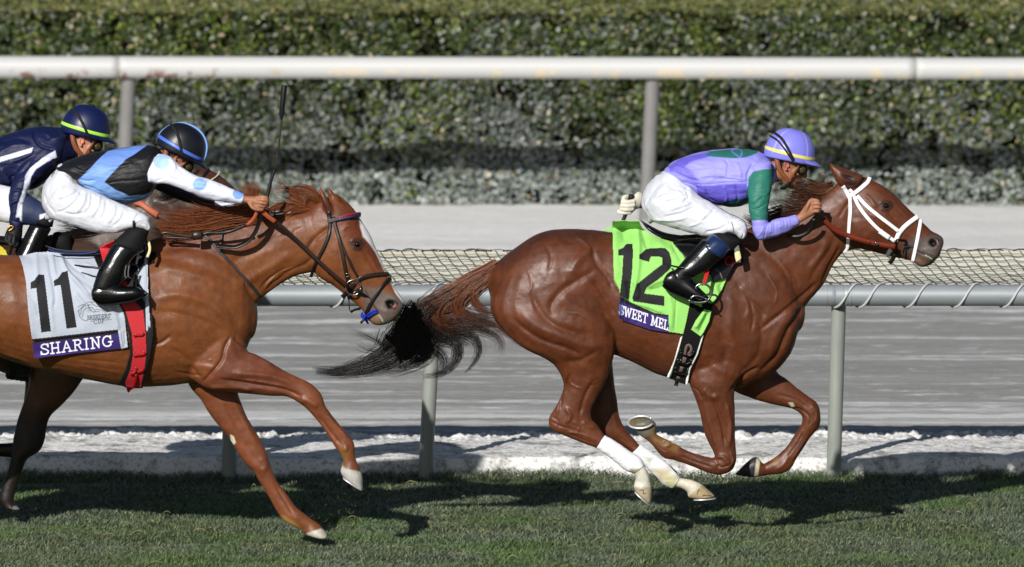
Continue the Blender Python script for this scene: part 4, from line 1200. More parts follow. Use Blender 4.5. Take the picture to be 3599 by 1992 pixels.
g.loft('S', Y13, [((70, 1200), (370, 1180), .09, -.06), ((95, 1290), (330, 1270), .08, -.10), ((103, 1340), (268, 1366), .062, -.11), ((88, 1400), (217, 1424), .052, -.11), ((62, 1470), (172, 1470), .046, -.11), ((44, 1545), (158, 1545), .047, -.11), ((42, 1590), (138, 1586), .045, -.11), ((34, 1630), (98, 1612), .036, -.11), ((24, 1665), (80, 1650), .031, -.11),
    ((6, 1710), (60, 1702), .030, -.11), ((-6, 1756), (50, 1756), .036, -.11), ((0, 1772), (56, 1772), .034, -.11), ((14, 1786), (74, 1790), .042, -.11)], 18, 4)
g.loft('S', Y13, [((60, 1250), (240, 1220), .08, .10), ((86, 1330), (190, 1330), .06, .12), ((82, 1410), (150, 1410), .048, .12), ((76, 1490), (132, 1490), .042, .12), ((62, 1548), (128, 1560), .045, .12), ((52, 1552), (90, 1610), .044, .12), ((30, 1556), (38, 1608), .033, .12), ((-60, 1556), (-55, 1600), .030, .12), ((-110, 1540), (-110, 1600), .036, .12), ((-150, 1500), (-170, 1570), .04, .12)], 16, 4)
for off in (-.12, .12):
    g.loft('S', Y13, [((-640, 980), (-330, 940), .12, off * .7), ((-690, 1090), (-300, 1110), .12, off), ((-670, 1200), (-340, 1220), .09, off), ((-640, 1310), (-450, 1310), .07, off), ((-660, 1400), (-530, 1400), .05, off), ((-690, 1460), (-570, 1480), .045, off), ((-710, 1540), (-640, 1560), .034, off), ((-760, 1640), (-700, 1660), .03, off), ((-810, 1720), (-740, 1720), .038, off), ((-830, 1780), (-760, 1790), .04, off)], 16)
me = remesh(g, .008, 4)
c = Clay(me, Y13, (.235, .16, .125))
for (cr, pts, h, w) in [('A', [(1250, 950), (1400, 1000), (1500, 1080)], .010, .03), ('A', [(1400, 900), (1550, 960), (1700, 1000)], -.008, .02), ('A', [(1700, 720), (1800, 760), (1880, 840)], -.006, .015)]:
    c.line(cr, pts, h, w, y1=0)
c.noise(.0025, 9, 7); c.apply()
c.paint('A', [(1640, 650), (2000, 650), (2060, 950), (1640, 950)], (.27, .16, .12), 20)
c.paint('A', [(1920, 790), (1935, 790), (1990, 850), (1985, 870)], (.8, .8, .8), 2)
c.paint('D', [(-200, 250), (300, 330), (320, 480), (180, 640), (140, 940), (-300, 940)], (.09, .07, .065), 60)  # black lower legs of a bay, with the neighbour's cast shadow painted in
c.paint('D', [(85, 880), (130, 880), (140, 905), (80, 905)], (.45, .45, .47), 3)
c.paint('D', [(150, 0), (480, 0), (420, 240), (150, 260)], (.34, .21, .14), 40)
c.mottle(.10)
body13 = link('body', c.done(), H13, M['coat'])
add_bvh('13', me)
# ================================================================== TACK
def cast(uv, key, yc):
    """depth y of the horse surface seen at the given source positions (nan where it is missed)"""
    b = BV[key]
    o = Vector(CAM)
    far = P(uv, yc)
    out = np.full(len(uv), np.nan)
    for i, f in enumerate(far):
        d = Vector(f) - o
        d.normalize()
        h = b.ray_cast(o + d * 90, d, 20)
        if h[0] is not None:
            out[i] = h[0].y
    return out

def fill(Y, default):
    """fill holes of a 2-D depth field from the nearest known neighbours"""
    Y = Y.copy()
    for _ in range(200):
        bad = np.isnan(Y)
        if not bad.any(): break
        if bad.all():
            Y[:] = default; break
        acc = np.zeros_like(Y); cnt = np.zeros_like(Y)
        for ax, sh in ((0, 1), (0, -1), (1, 1), (1, -1)):
            if Y.shape[ax] == 1: continue
            Z = np.roll(Y, sh, ax); K = ~np.isnan(Z)
            if ax == 0:
                K[0 if sh == 1 else -1, :] = False
            else:
                K[:, 0 if sh == 1 else -1] = False
            acc[K] += Z[K]; cnt[K] += 1
        k = bad & (cnt > 0)
        Y[k] = acc[k] / cnt[k]
    return Y

def blur(Y, it):
    for _ in range(it):
        Z = Y.copy()
        if Y.shape[0] > 2: Z[1:-1] = (Y[:-2] + 2 * Y[1:-1] + Y[2:]) / 4
        W = Z.copy()
        if Y.shape[1] > 2: W[:, 1:-1] = (Z[:, :-2] + 2 * Z[:, 1:-1] + Z[:, 2:]) / 4
        Y = W
    return Y

def slab(p, off, thick):
    """closed strap from an (n,k,3) sheet"""
    n, k = p.shape[:2]
    gu = np.gradient(p, axis=0); gv = np.gradient(p, axis=1)
    nr = np.cross(gu, gv); nr /= np.linalg.norm(nr, axis=2)[..., None] + 1e-12
    nr[nr[..., 1] > 0] *= -1
    nr = nr * .8 + np.array([0, -.2, 0]); nr /= np.linalg.norm(nr, axis=2)[..., None]
    lo = (p + nr * off).reshape(-1, 3); hi = (p + nr * (off + thick)).reshape(-1, 3)
    v = np.vstack([lo, hi]); N_ = n * k
    f = []
    for i in range(n - 1):
        for j in range(k - 1):
            a, b, c, d = i * k + j, i * k + j + 1, (i + 1) * k + j + 1, (i + 1) * k + j
            f.append((a + N_, b + N_, c + N_, d + N_)); f.append((d, c, b, a))
    def side(seq):
        for a, b in zip(seq[:-1], seq[1:]): f.append((a, b, b + N_, a + N_))
    side([j for j in range(k)]); side([(n - 1) * k + j for j in range(k)][::-1])
    side([i * k for i in range(n)][::-1]); side([i * k + k - 1 for i in range(n)])
    return v, f

def strap(root, name, crop, pts, width, key, yc, m, off=.003, thick=.005, k=4, step=6, sm=3, lift=None):
    """strap lying on the horse along photo points; width in source pixels"""
    q = S(crop, pts)
    L_ = np.linalg.norm(np.diff(q, axis=0), axis=1).sum()
    n = max(4, int(L_ / step))
    q = smooth_path(q, n)
    t = np.gradient(q, axis=0); t /= np.linalg.norm(t, axis=1)[:, None] + 1e-9
    nn = np.stack([-t[:, 1], t[:, 0]], -1)
    w = np.linspace(-.5, .5, k) * width
    uv = q[:, None, :] + nn[:, None, :] * w[None, :, None]
    Y = cast(uv.reshape(-1, 2), key, yc).reshape(n, k)
    Y = blur(fill(Y, yc - .08), sm)
    if lift is not None:
        Y = Y - np.interp(np.linspace(0, 1, n), np.linspace(0, 1, len(lift)), lift)[:, None]
    p = P(uv, Y)
    v, f = slab(p, off, thick)
    return link(name, mesh(name, v, f), root, m)

def free_strap(root, name, crop, pts, width, yc, ys, m, thick=.005, twist=0.0):
    q = S(crop, pts)
    L_ = np.linalg.norm(np.diff(q, axis=0), axis=1).sum()
    n = max(6, int(L_ / 7))
    e = smooth_path(np.hstack([q, np.array(ys, float)[:, None]]), n)
    q, y = e[:, :2], e[:, 2]
    t = np.gradient(q, axis=0); t /= np.linalg.norm(t, axis=1)[:, None] + 1e-9
    nn = np.stack([-t[:, 1], t[:, 0]], -1)
    w = np.linspace(-.5, .5, 3) * width
    uv = q[:, None, :] + nn[:, None, :] * w[None, :, None]
    p = P(uv, yc + y[:, None] + np.linspace(-.5, .5, 3)[None, :] * twist)
    v, f = slab(p, 0, thick)
    return link(name, mesh(name, v, f), root, m)

def sheet(crop, poly, key, yc, off=.012, step=2.0, coarse=10, sm=3, curl=0):
    """cloth lying over the horse inside a photo outline -> Clay"""
    q = S(crop, poly)
    lo, hi = q.min(0) - 2, q.max(0) + 2
    cu = np.arange(lo[0], hi[0] + coarse, coarse); cv = np.arange(lo[1], hi[1] + coarse, coarse)
    U, V = np.meshgrid(cu, cv)
    Y = cast(np.stack([U.ravel(), V.ravel()], -1), key, yc).reshape(U.shape)
    Y = fill(Y, yc - .2)
    for ax in (0, 1):
        Y = np.minimum(Y, np.minimum(np.roll(Y, 1, ax), np.roll(Y, -1, ax)))
    Y = blur(Y, sm)
    u = np.arange(lo[0], hi[0], step); v = np.arange(lo[1], hi[1], step)
    UU, VV = np.meshgrid(u, v)
    fi = (UU - cu[0]) / coarse; fj = (VV - cv[0]) / coarse
    i0 = np.clip(fi.astype(int), 0, len(cu) - 2); j0 = np.clip(fj.astype(int), 0, len(cv) - 2)
    a, b = fi - i0, fj - j0
    YY = (Y[j0, i0] * (1 - a) * (1 - b) + Y[j0, i0 + 1] * a * (1 - b) + Y[j0 + 1, i0] * (1 - a) * b + Y[j0 + 1, i0 + 1] * a * b)
    uv = np.stack([UU.ravel(), VV.ravel()], -1)
    ins = in_poly(uv, q).reshape(UU.shape)
    idx = -np.ones(UU.size, int)
    cell = ins[:-1, :-1] & ins[1:, :-1] & ins[:-1, 1:] & ins[1:, 1:]
    g = np.arange(UU.size).reshape(UU.shape)
    f = np.stack([g[:-1, :-1][cell], g[1:, :-1][cell], g[1:, 1:][cell], g[:-1, 1:][cell]], -1)
    used = np.unique(f)
    idx[used] = np.arange(len(used))
    p = P(uv[used], YY.ravel()[used] - off)
    me = mesh('sheet', p, idx[f])
    me.update()
    c = Clay(me, yc, (.5, .5, .5))
    c.near = np.ones(len(c.co))
    s = np.sign(-c.no[:, 1]); c.no *= np.where(s == 0, 1, s)[:, None]
    return c

def put(c, name, root, m, thick=.003):
    me = c.done(); me.name = name
    o = link(name, me, root, m)
    so = o.modifiers.new('thick', 'SOLIDIFY'); so.thickness = thick; so.offset = 0
    return o

# ---- serif lettering drawn as strokes
LET = {
 'S': (.68, [[(.60, .78), (.50, .95), (.32, 1), (.14, .93), (.08, .76), (.18, .60), (.45, .47), (.60, .32), (.58, .12), (.40, 0), (.22, .02), (.10, .12), (.06, .24)], [(.60, .70), (.60, .98)], [(.06, .02), (.06, .3)]]),
 'H': (.84, [[(.18, 0), (.18, 1)], [(.64, 0), (.64, 1)], [(.18, .5), (.64, .5)], [(.06, 0), (.30, 0)], [(.06, 1), (.30, 1)], [(.52, 0), (.76, 0)], [(.52, 1), (.76, 1)]]),
 'A': (.82, [[(.12, 0), (.40, 1), (.68, 0)], [(.22, .35), (.58, .35)], [(.02, 0), (.22, 0)], [(.56, 0), (.80, 0)]]),
 'R': (.80, [[(.18, 0), (.18, 1)], [(.06, 1), (.45, 1), (.60, .88), (.60, .66), (.45, .52), (.18, .52)], [(.40, .52), (.64, 0), (.78, 0)], [(.06, 0), (.30, 0)]]),
 'I': (.44, [[(.20, 0), (.20, 1)], [(.08, 0), (.32, 0)], [(.08, 1), (.32, 1)]]),
 'N': (.86, [[(.18, 0), (.18, 1), (.64, 0), (.64, 1)], [(.06, 0), (.30, 0)], [(.04, 1), (.20, 1)], [(.52, 1), (.76, 1)]]),
 'G': (.82, [[(.66, .78), (.54, .95), (.36, 1), (.16, .88), (.06, .62), (.06, .38), (.16, .12), (.36, 0), (.56, .05), (.66, .14), (.66, .42)], [(.50, .42), (.78, .42)], [(.66, .70), (.66, .98)]]),
 'W': (1.10, [[(.10, 1), (.30, 0), (.52, .95), (.74, 0), (.96, 1)], [(0, 1), (.22, 1)], [(.84, 1), (1.06, 1)]]),
 'E': (.72, [[(.18, 0), (.18, 1)], [(.06, 1), (.60, 1), (.60, .80)], [(.18, .5), (.46, .5)], [(.46, .40), (.46, .60)], [(.06, 0), (.62, 0), (.62, .22)]]),
 'T': (.76, [[(.36, 0), (.36, 1)], [(.06, .80), (.06, 1), (.66, 1), (.66, .80)], [(.24, 0), (.48, 0)]]),
 'M': (1.02, [[(.16, 0), (.20, 1), (.48, .1), (.78, 1), (.82, 0)], [(.04, 0), (.28, 0)], [(.06, 1), (.22, 1)], [(.78, 1), (.94, 1)], [(.70, 0), (.96, 0)]]),
 'L': (.70, [[(.18, 0), (.18, 1)], [(.06, 1), (.30, 1)], [(.06, 0), (.60, 0), (.60, .24)]]),
 'B': (.74, [[(.18, 0), (.18, 1)], [(.06, 1), (.42, 1), (.56, .88), (.54, .62), (.40, .52), (.18, .52)], [(.40, .52), (.60, .42), (.60, .12), (.44, 0), (.06, 0)]]),
 'D': (.82, [[(.18, 0), (.18, 1)], [(.06, 1), (.40, 1), (.62, .85), (.70, .5), (.62, .15), (.40, 0), (.06, 0)]]),
 'C': (.78, [[(.66, .76), (.54, .95), (.36, 1), (.16, .88), (.06, .62), (.06, .38), (.16, .12), (.36, 0), (.56, .05), (.68, .22)]]),
 'U': (.84, [[(.18, 1), (.18, .25), (.30, .03), (.50, .03), (.64, .25), (.64, 1)], [(.06, 1), (.30, 1)], [(.52, 1), (.76, 1)]]),
 'P': (.74, [[(.18, 0), (.18, 1)], [(.06, 1), (.46, 1), (.60, .88), (.60, .62), (.46, .50), (.18, .50)], [(.06, 0), (.30, 0)]]),
 "'": (.30, [[(.15, 1), (.12, .75)]]), ' ': (.42, []),
}
def letter(c, crop, a, b, up, text, colour, width, gap=.06):
    """text from photo point a to b along the baseline, 'up' = vector of one cap height"""
    a, b = np.array(a, float), np.array(b, float)
    tot = sum(LET[t][0] + gap for t in text) - gap
    ex = (b - a) / tot
    x = 0
    for t in text:
        w, st = LET[t]
        for s in st:
            c.stroke(crop, [tuple(a + ex * (x + px) + np.array(up) * py) for px, py in s], colour, width)
        x += w + gap

GREEN = (.56, .80, .41); INK = (.10, .10, .115); PURPLE = (.20, .14, .40)

# ---------------------------------------------------------------- number cloth 12
sc12 = thing('saddle_cloth', 'lime green saddle cloth with black number 12 under the jockey in lilac', 'saddle cloth', (1.05, Y12 - .28, .9))
c = sheet('G', [(120, 55), (350, 62), (375, 120), (440, 170), (560, 215), (700, 262), (716, 340), (760, 420), (900, 500), (1085, 535), (1040, 640), (960, 750), (880, 790), (775, 745), (745, 900), (718, 1008), (598, 992),
    (590, 850), (470, 832), (280, 745), (190, 700), (180, 640), (135, 555), (128, 300)], '12', Y12, .016, 1.8)
c.col[:] = lin(GREEN)
for pts, h, w in [([(330, 90), (345, 300), (330, 520), (285, 730)], .012, .014), ([(370, 120), (400, 230), (420, 300)], -.008, .012), ([(240, 560), (255, 650), (260, 740)], -.010, .010), ([(620, 250), (660, 330), (700, 400)], -.006, .01),
    ([(400, 620), (500, 570), (620, 530)], .012, .012), ([(430, 640), (520, 620), (600, 560)], -.010, .010), ([(570, 650), (600, 600), (630, 540)], .010, .010), ([(600, 660), (620, 800), (610, 980)], .006, .012), ([(660, 700), (650, 850), (640, 990)], -.005, .006),
    ([(290, 740), (400, 770), (560, 830)], .010, .010), ([(160, 80), (150, 300), (170, 560)], .006, .02), ([(500, 230), (560, 300), (640, 330)], .006, .02), ([(210, 100), (225, 240)], -.006, .014), ([(430, 460), (520, 440), (600, 450)], .006, .014), ([(300, 560), (340, 640), (320, 720)], .008, .012),
    ([(980, 600), (1000, 680), (960, 740)], .010, .012), ([(1060, 540), (1020, 620)], -.008, .012)]:
    c.line('G', pts, h, w)
c.noise(.004, 16, 61); c.apply()
c.paint('G', [(172, 305), (210, 290), (245, 253), (292, 253), (297, 330), (290, 480), (262, 728), (184, 690), (205, 520), (215, 350), (172, 350)], INK)
c.paint('G', [(350, 352), (400, 300), (450, 290), (560, 295), (600, 330), (620, 400), (612, 460), (500, 560), (410, 620), (395, 655), (392, 668), (560, 690), (560, 772), (300, 735), (293, 700), (330, 590), (480, 470), (540, 430), (542, 372), (515, 360), (445, 362), (430, 403), (350, 385)], INK)
c.stroke('G', [(130, 320), (132, 520), (185, 650)], (.46, .70, .30), 2.5)
c.stroke('G', [(650, 690), (640, 990)], (.46, .70, .30), 1.6)
put(c, 'cloth', sc12, M['cloth'])
c = sheet('G', [(188, 690), (280, 735), (470, 820), (604, 842), (600, 996), (440, 972), (230, 902), (180, 872), (178, 800)], '12', Y12, .012, 1.2)
c.col[:] = lin(PURPLE)
c.line('G', [(230, 720), (245, 900)], .008, .012); c.line('G', [(330, 780), (340, 930)], -.007, .012); c.line('G', [(470, 830), (450, 960)], .006, .012); c.apply()
c.paint('G', [(185, 690), (280, 735), (470, 820), (606, 842), (606, 862), (470, 842), (340, 800), (200, 735)], (.07, .07, .10))  # navy upper band, with the shade under the green cloth painted in
letter(c, 'G', (178, 838), (640, 990), (8, -74), 'SWEET MELA', (.92, .92, .96), 3.6, .04)
c.paint('G', [(183, 760), (205, 760), (205, 845), (180, 845)], (.45, .50, .80), 2)
put(c, 'name_strip', sc12, M['cloth'])
c = sheet('G', [(890, 796), (953, 812), (935, 900), (885, 1000), (862, 1030), (778, 970), (820, 890)], '12', Y12, .03, 1.8)
c.col[:] = lin(GREEN); c.line('G', [(930, 820), (880, 930), (850, 1000)], -.012, .012); c.line('G', [(900, 810), (850, 900), (810, 960)], .014, .012); c.apply()
put(c, 'cloth_corner', sc12, M['cloth'])
c = sheet('G', [(50, 150), (60, 130), (110, 108), (124, 100), (124, 152)], '12', Y12, .010, 1.6); c.col[:] = lin(GREEN)
put(c, 'cloth_edge', sc12, M['cloth'])

# ---------------------------------------------------------------- number cloth 11
GREY = (.68, .71, .76)
sc11 = thing('saddle_cloth', 'pale grey saddle cloth with black number 11 and purple name strip', 'saddle cloth', (-2.3, Y11 - .28, .9))
c = sheet('B', [(160, 235), (300, 207), (400, 195), (500, 212), (520, 238), (790, 240), (1000, 250), (1215, 110), (1235, 300), (1250, 700), (1264, 948), (1198, 950), (1195, 720), (1150, 640), (1000, 640), (1042, 720), (1070, 1000), (1010, 1015), (985, 868), (268, 948), (235, 700), (215, 450), (190, 330)], '11', Y11, .016, 1.6)
c.col[:] = lin(GREY)
for pts, h, w in [([(300, 210), (310, 400), (290, 500)], .006, .014), ([(400, 200), (430, 380), (460, 560), (440, 700)], -.008, .012), ([(430, 220), (460, 400)], .007, .010), ([(500, 220), (560, 360), (700, 520), (760, 600)], .012, .010), ([(530, 230), (620, 330), (740, 420)], -.007, .012),
    ([(600, 420), (720, 500), (790, 560)], .008, .014), ([(620, 540), (700, 640), (760, 700)], .008, .012), ([(230, 560), (300, 620), (330, 760)], -.006, .014), ([(450, 560), (430, 720), (450, 880)], .006, .014), ([(900, 640), (960, 740), (990, 860)], .008, .012), ([(960, 640), (1010, 740)], -.008, .010),
    ([(1000, 860), (1020, 1000)], .006, .006), ([(1040, 860), (1050, 990)], -.006, .006), ([(1210, 300), (1225, 600), (1230, 940)], .010, .008), ([(220, 560), (250, 800), (270, 930)], .005, .02), ([(700, 300), (800, 340)], .005, .01)]:
    c.line('B', pts, h, w)
c.noise(.004, 15, 62); c.apply()
c.paint('B', [(255, 458), (290, 440), (322, 394), (369, 394), (427, 865), (345, 875), (303, 503), (258, 510)], INK)
c.paint('B', [(450, 438), (485, 420), (520, 371), (566, 368), (641, 831), (556, 843), (506, 478), (455, 487)], INK)
letter(c, 'B', (728, 770), (930, 752), (0, -34), "BREEDERS'", (.22, .23, .26), 2.2, .02)
letter(c, 'B', (785, 804), (875, 795), (0, -32), 'CUP', (.22, .23, .26), 2.2, .02)
for p in ([(758, 782), (782, 779)], [(880, 770), (930, 766)], [(652, 700), (690, 655), (735, 622), (800, 620), (860, 640), (900, 675), (905, 700), (880, 705), (850, 690), (800, 680)], [(655, 690), (665, 740), (690, 770), (728, 778)], [(672, 730), (680, 680), (710, 650), (760, 645)], [(690, 745), (695, 700), (720, 670), (770, 668), (800, 700)],
          [(735, 640), (745, 680), (780, 705), (830, 700)], [(765, 632), (800, 655), (850, 660), (890, 690)], [(652, 665), (668, 650), (700, 640)]):
    c.stroke('B', p, (.22, .23, .26), 2.0)
c.paint('B', [(266, 930), (985, 850), (987, 872), (268, 950)], INK)
put(c, 'cloth', sc11, M['cloth'])
c = sheet('B', [(268, 958), (985, 872), (1008, 1012), (640, 1050), (288, 1094)], '11', Y11, .014, 1.1)
c.col[:] = lin(PURPLE); c.noise(.003, 14, 63); c.apply()
c.paint('B', [(266, 940), (985, 866), (987, 884), (268, 966)], INK)
letter(c, 'B', (340, 1062), (945, 985), (-6, -86), 'SHARING', (.95, .95, .98), 4.6, .05)
put(c, 'name_strip', sc11, M['cloth'])

# ---------------------------------------------------------------- saddle 12
sd12 = thing('saddle', 'small black racing saddle with steel stirrup under the jockey in lilac', 'saddle', (1.1, Y12, 1.5))
g = Geo()
g.loft('E', Y12, [((352, 882), (374, 906), .03), ((400, 908), (412, 960), .07), ((470, 950), (490, 1015), .085), ((560, 990), (575, 1050), .08), ((680, 1012), (690, 1078), .075), ((800, 1020), (805, 1090), .08), ((920, 1010), (920, 1090), .08), ((1050, 990), (1055, 1090), .07), ((1170, 1000), (1175, 1090), .05)], 20)
g.obj('seat', sd12, M['boot'])
c = sheet('G', [(620, 240), (700, 215), (900, 200), (1130, 220), (1180, 260), (1232, 402), (1150, 425), (1085, 537), (960, 578), (930, 450), (760, 400), (700, 330)], '12', Y12, .035, 2.2)
c.col[:] = lin((.07, .07, .08))
th = np.linspace(0, 2 * math.pi, 24)
c.stroke('G', [(1100 + 32 * math.cos(t), 398 + 36 * math.sin(t)) for t in th], (.72, .08, .12), 6)
c.stroke('G', [(985, 465), (1020, 490), (1040, 540)], (.6, .5, .45), 2)
put(c, 'flap', sd12, mat('saddle_leather', rough=.3, spec=.5), .005)
g = Geo(); g.loft('G', Y12 - .27, [((1140, 270), (1180, 262), .012), ((1142, 320), (1192, 310), .014)], 12, flat=.5)
g.obj('pad', sd12, mat('grey_pad', (.42, .42, .40), rough=.8))
g = Geo(); g.loft('G', Y12 - .285, [((1144, 330), (1190, 316), .014), ((1148, 368), (1198, 345), .014), ((1158, 405), (1202, 372), .014)], 12, flat=.5)
g.obj('foam', sd12, M['foam'])
for dx in (0, 16):
    free_strap(sd12, 'stirrup_leather', 'G', [(912 + dx, 480), (900 + dx, 520), (886 + dx, 570), (876 + dx, 600)], 6.5, Y12, [-.31, -.33, -.345, -.35], M['red'], .004)
g = Geo()
th = np.linspace(-.2, 1.35 * math.pi, 26)
pts = [(870, 590)] + [(888 + 62 * math.cos(t), 662 + 72 * math.sin(t)) for t in np.linspace(-1.9, 1.0, 16)] + [(905, 735), (850, 742), (790, 738), (762, 722)]
q = P(smooth_path(S('G', pts), 40), Y12 - .375)
g.tube(q, .0062, 8); g.obj('stirrup', sd12, M['metal'])
g = Geo(); q = P(smooth_path(S('G', [(822, 632), (822, 612), (850, 592), (890, 588)]), 16), Y12 - .37); g.tube(q, .006, 8)
g.obj('stirrup_arm', sd12, M['metal'])
g = Geo(); q = P(smooth_path(S('G', [(775, 715), (800, 690), (850, 690), (905, 712), (925, 730)]), 16), Y12 - .41); g.tube(q, .0045, 8); g.obj('stirrup_tread', sd12, M['metal'])
gr = sheet('G', [(765, 735), (900, 735), (968, 755), (930, 880), (887, 1020), (838, 1180), (778, 1300), (752, 1428), (655, 1402), (583, 1370), (640, 1220), (690, 1035), (722, 1000), (747, 900)], '12', Y12, .012, 1.8)
gr.col[:] = lin((.05, .05, .055))
gr.stroke('G', [(700, 1020), (668, 1140), (592, 1368)], (.93, .93, .92), 6.5); gr.stroke('G', [(880, 1022), (832, 1178), (770, 1298), (745, 1424)], (.93, .93, .92), 6.5)
put(gr, 'girth', sd12, M['padblack'] if False else mat('girth_webbing', rough=.8, spec=.2), .010)
WB = mat('weathered_strap', (.40, .32, .30), rough=.6, bump=(200, .5, .002))
for pts in ([(1460, 540), (1480, 420), (1500, 350), (1550, 330), (1585, 370), (1590, 440), (1520, 520)], [(1470, 560), (1440, 680)], [(1420, 740), (1385, 850)], [(1360, 920), (1325, 1030), (1290, 1135)]):
    strap(sd12, 'girth_buckle_strap', 'M', pts, 13 if len(pts) != 7 else 9, '12', Y12, WB, .024, .005)
for pts in ([(1370, 470), (1470, 530), (1560, 535), (1640, 490)], [(1325, 650), (1400, 665), (1500, 690), (1590, 655)], [(1265, 815), (1370, 850), (1450, 880), (1530, 840)]):
    strap(sd12, 'keeper', 'M', pts, 6, '12', Y12, M['boot'], .030, .004)
for cc in ((1378, 465), (1640, 490), (1326, 650), (1588, 655), (1272, 812), (1525, 840), (1385, 655), (1368, 850)):
    y = cast(S('M', [cc]), '12', Y12)[0]
    if not np.isnan(y):
        g = Geo(); g.ell(P(S('M', cc), y - .034), (.0038, .004, .0038), None, 10, 6); g.obj('rivet', sd12, M['metal'])

# ---------------------------------------------------------------- saddle 11
sd11 = thing('saddle', 'black racing saddle with red girth on the golden chestnut horse', 'saddle', (-2.2, Y11, 1.45))
g = Geo()
g.loft('B', Y11, [((385, 150), (400, 170), .03), ((440, 170), (450, 205), .07), ((540, 188), (545, 235), .085), ((680, 195), (680, 242), .08), ((830, 180), (835, 240), .075), ((960, 130), (980, 220), .075), ((1090, 60), (1120, 180), .07), ((1180, 30), (1220, 130), .05)], 20)
g.obj('seat', sd11, M['boot'])
strap(sd11, 'seat_piping', 'B', [(405, 165), (480, 190), (560, 200), (700, 203), (820, 185)], 4, '11', Y11, mat('blue_piping', (.10, .20, .45), rough=.4), .10, .004)
c = sheet('B', [(780, 235), (840, 230), (1100, 120), (1215, 130), (1222, 210), (1205, 300), (1140, 395), (1095, 420), (1040, 450), (900, 420), (820, 340)], '11', Y11, .035, 2.2)
c.col[:] = lin((.06, .06, .065))
for p in ([(1140, 300), (1160, 205), (1185, 172)], [(1155, 215), (1195, 195)], [(1146, 262), (1178, 245)]):
    c.stroke('B', p, (.95, .95, .95), 6)
c.stroke('B', [(1105, 305), (1150, 320), (1160, 370), (1130, 400)], (.6, .6, .62), 2)
put(c, 'flap', sd11, mat('saddle_flap', rough=.35, spec=.5), .005)
free_strap(sd11, 'foam', 'B', [(1222, 85), (1245, 130), (1250, 190), (1228, 250)], 9, Y11, [-.2, -.23, -.26, -.28], M['foam'], .02)
strap(sd11, 'saddle_pad_edge', 'B', [(1290, 215), (1275, 255), (1270, 300)], 14, '11', Y11, M['blackcloth'], .006, .008)
c = sheet('B', [(960, 100), (1060, 100), (1200, 600), (1275, 740), (1284, 900), (1262, 1060), (1222, 1200), (1195, 1337), (1060, 1337), (990, 1300), (1050, 1180), (1085, 1050), (1075, 900), (1035, 730), (1000, 620), (830, 200)], '11', Y11, .022, 1.8)
c.col[:] = lin((.07, .07, .075))
c.paint('B', [(830, 165), (955, 105), (1000, 300), (1110, 600), (1195, 690), (1215, 870), (1222, 1050), (1205, 1180), (1175, 1325), (1060, 1325), (1045, 1290), (1090, 1180), (1112, 1050), (1100, 880), (1050, 700), (1010, 640), (890, 290)], (.74, .17, .20))
c.noise(.002, 12, 64); c.apply()
put(c, 'girth', sd11, mat('red_girth', rough=.65, spec=.3, bump=(320, .4, .001)), .010)
c = sheet('B', [(828, 162), (957, 103), (1000, 300), (1040, 470), (1000, 490), (860, 290)], '11', Y11, .055, 2.0); c.col[:] = lin((.74, .17, .20)); put(c, 'surcingle', sd11, mat('red_surcingle', rough=.65, spec=.3), .006)
for pts in ([(1112, 905), (1130, 890), (1180, 888), (1194, 872)], [(1112, 1060), (1130, 1048), (1190, 1042), (1205, 1028)], [(1090, 1195), (1120, 1185), (1180, 1170), (1195, 1160)]):
    strap(sd11, 'keeper', 'B', pts, 9, '11', Y11, M['redleather'], .034, .006)
for pts in ([(1118, 1140), (1135, 1140), (1138, 1170), (1120, 1185)],):
    strap(sd11, 'buckle', 'B', pts, 3, '11', Y11, M['metal'], .042, .003)
strap(sd11, 'girth_buckle_strap', 'B', [(1135, 1190), (1128, 1250), (1108, 1330)], 9, '11', Y11, M['redleather'], .036, .006)
for cc in ((1118, 892), (1190, 876), (1118, 1046), (1200, 1034), (1096, 1184)):
    y = cast(S('B', [cc]), '11', Y11)[0]
    if not np.isnan(y):
        g = Geo(); g.ell(P(S('B', cc), y - .042), (.0035, .0035, .0035), None, 10, 6); g.obj('rivet', sd11, M['metal'])

# ---------------------------------------------------------------- bridle 12
W = M['white']
b12 = thing('bridle', 'white webbing bridle with russet rein on the leading chestnut horse', 'bridle', (2.4, Y12, 1.9))
strap(b12, 'browband', 'F', [(1300, 352), (1285, 395), (1240, 440), (1165, 500), (1085, 552)], 13.5, '12', Y12, W, .004, .004)
strap(b12, 'headpiece', 'F', [(1035, 435), (1065, 480), (1090, 530), (1108, 565)], 14, '12', Y12, W, .003, .004)
strap(b12, 'headpiece', 'F', [(1100, 470), (1130, 500), (1150, 545)], 11, '12', Y12, W, .003, .004)
strap(b12, 'throatlatch', 'F', [(1107, 560), (1112, 680), (1104, 800), (1095, 920), (1090, 1000), (1078, 1060), (1046, 1105)], 11.5, '12', Y12, W, .004, .004)
strap(b12, 'cheekpiece', 'F', [(1148, 545), (1195, 640), (1280, 755), (1390, 870), (1470, 930), (1555, 990)], 12, '12', Y12, W, .004, .004)
strap(b12, 'cheekpiece', 'F', [(1178, 535), (1270, 635), (1400, 745), (1500, 820), (1592, 892)], 12, '12', Y12, W, .003, .004)
strap(b12, 'buckle_strap', 'F', [(1400, 885), (1450, 922), (1500, 955)], 17, '12', Y12, W, .008, .004)
strap(b12, 'noseband', 'F', [(1562, 992), (1590, 920), (1640, 855), (1710, 795), (1785, 745)], 15.5, '12', Y12, W, .004, .004)
strap(b12, 'lower_noseband', 'F', [(1812, 770), (1802, 840), (1782, 960), (1758, 1080), (1735, 1195)], 12.5, '12', Y12, W, .004, .004)
strap(b12, 'chin_strap', 'F', [(1520, 1068), (1495, 1095), (1478, 1132)], 15, '12', Y12, W, .006, .005)
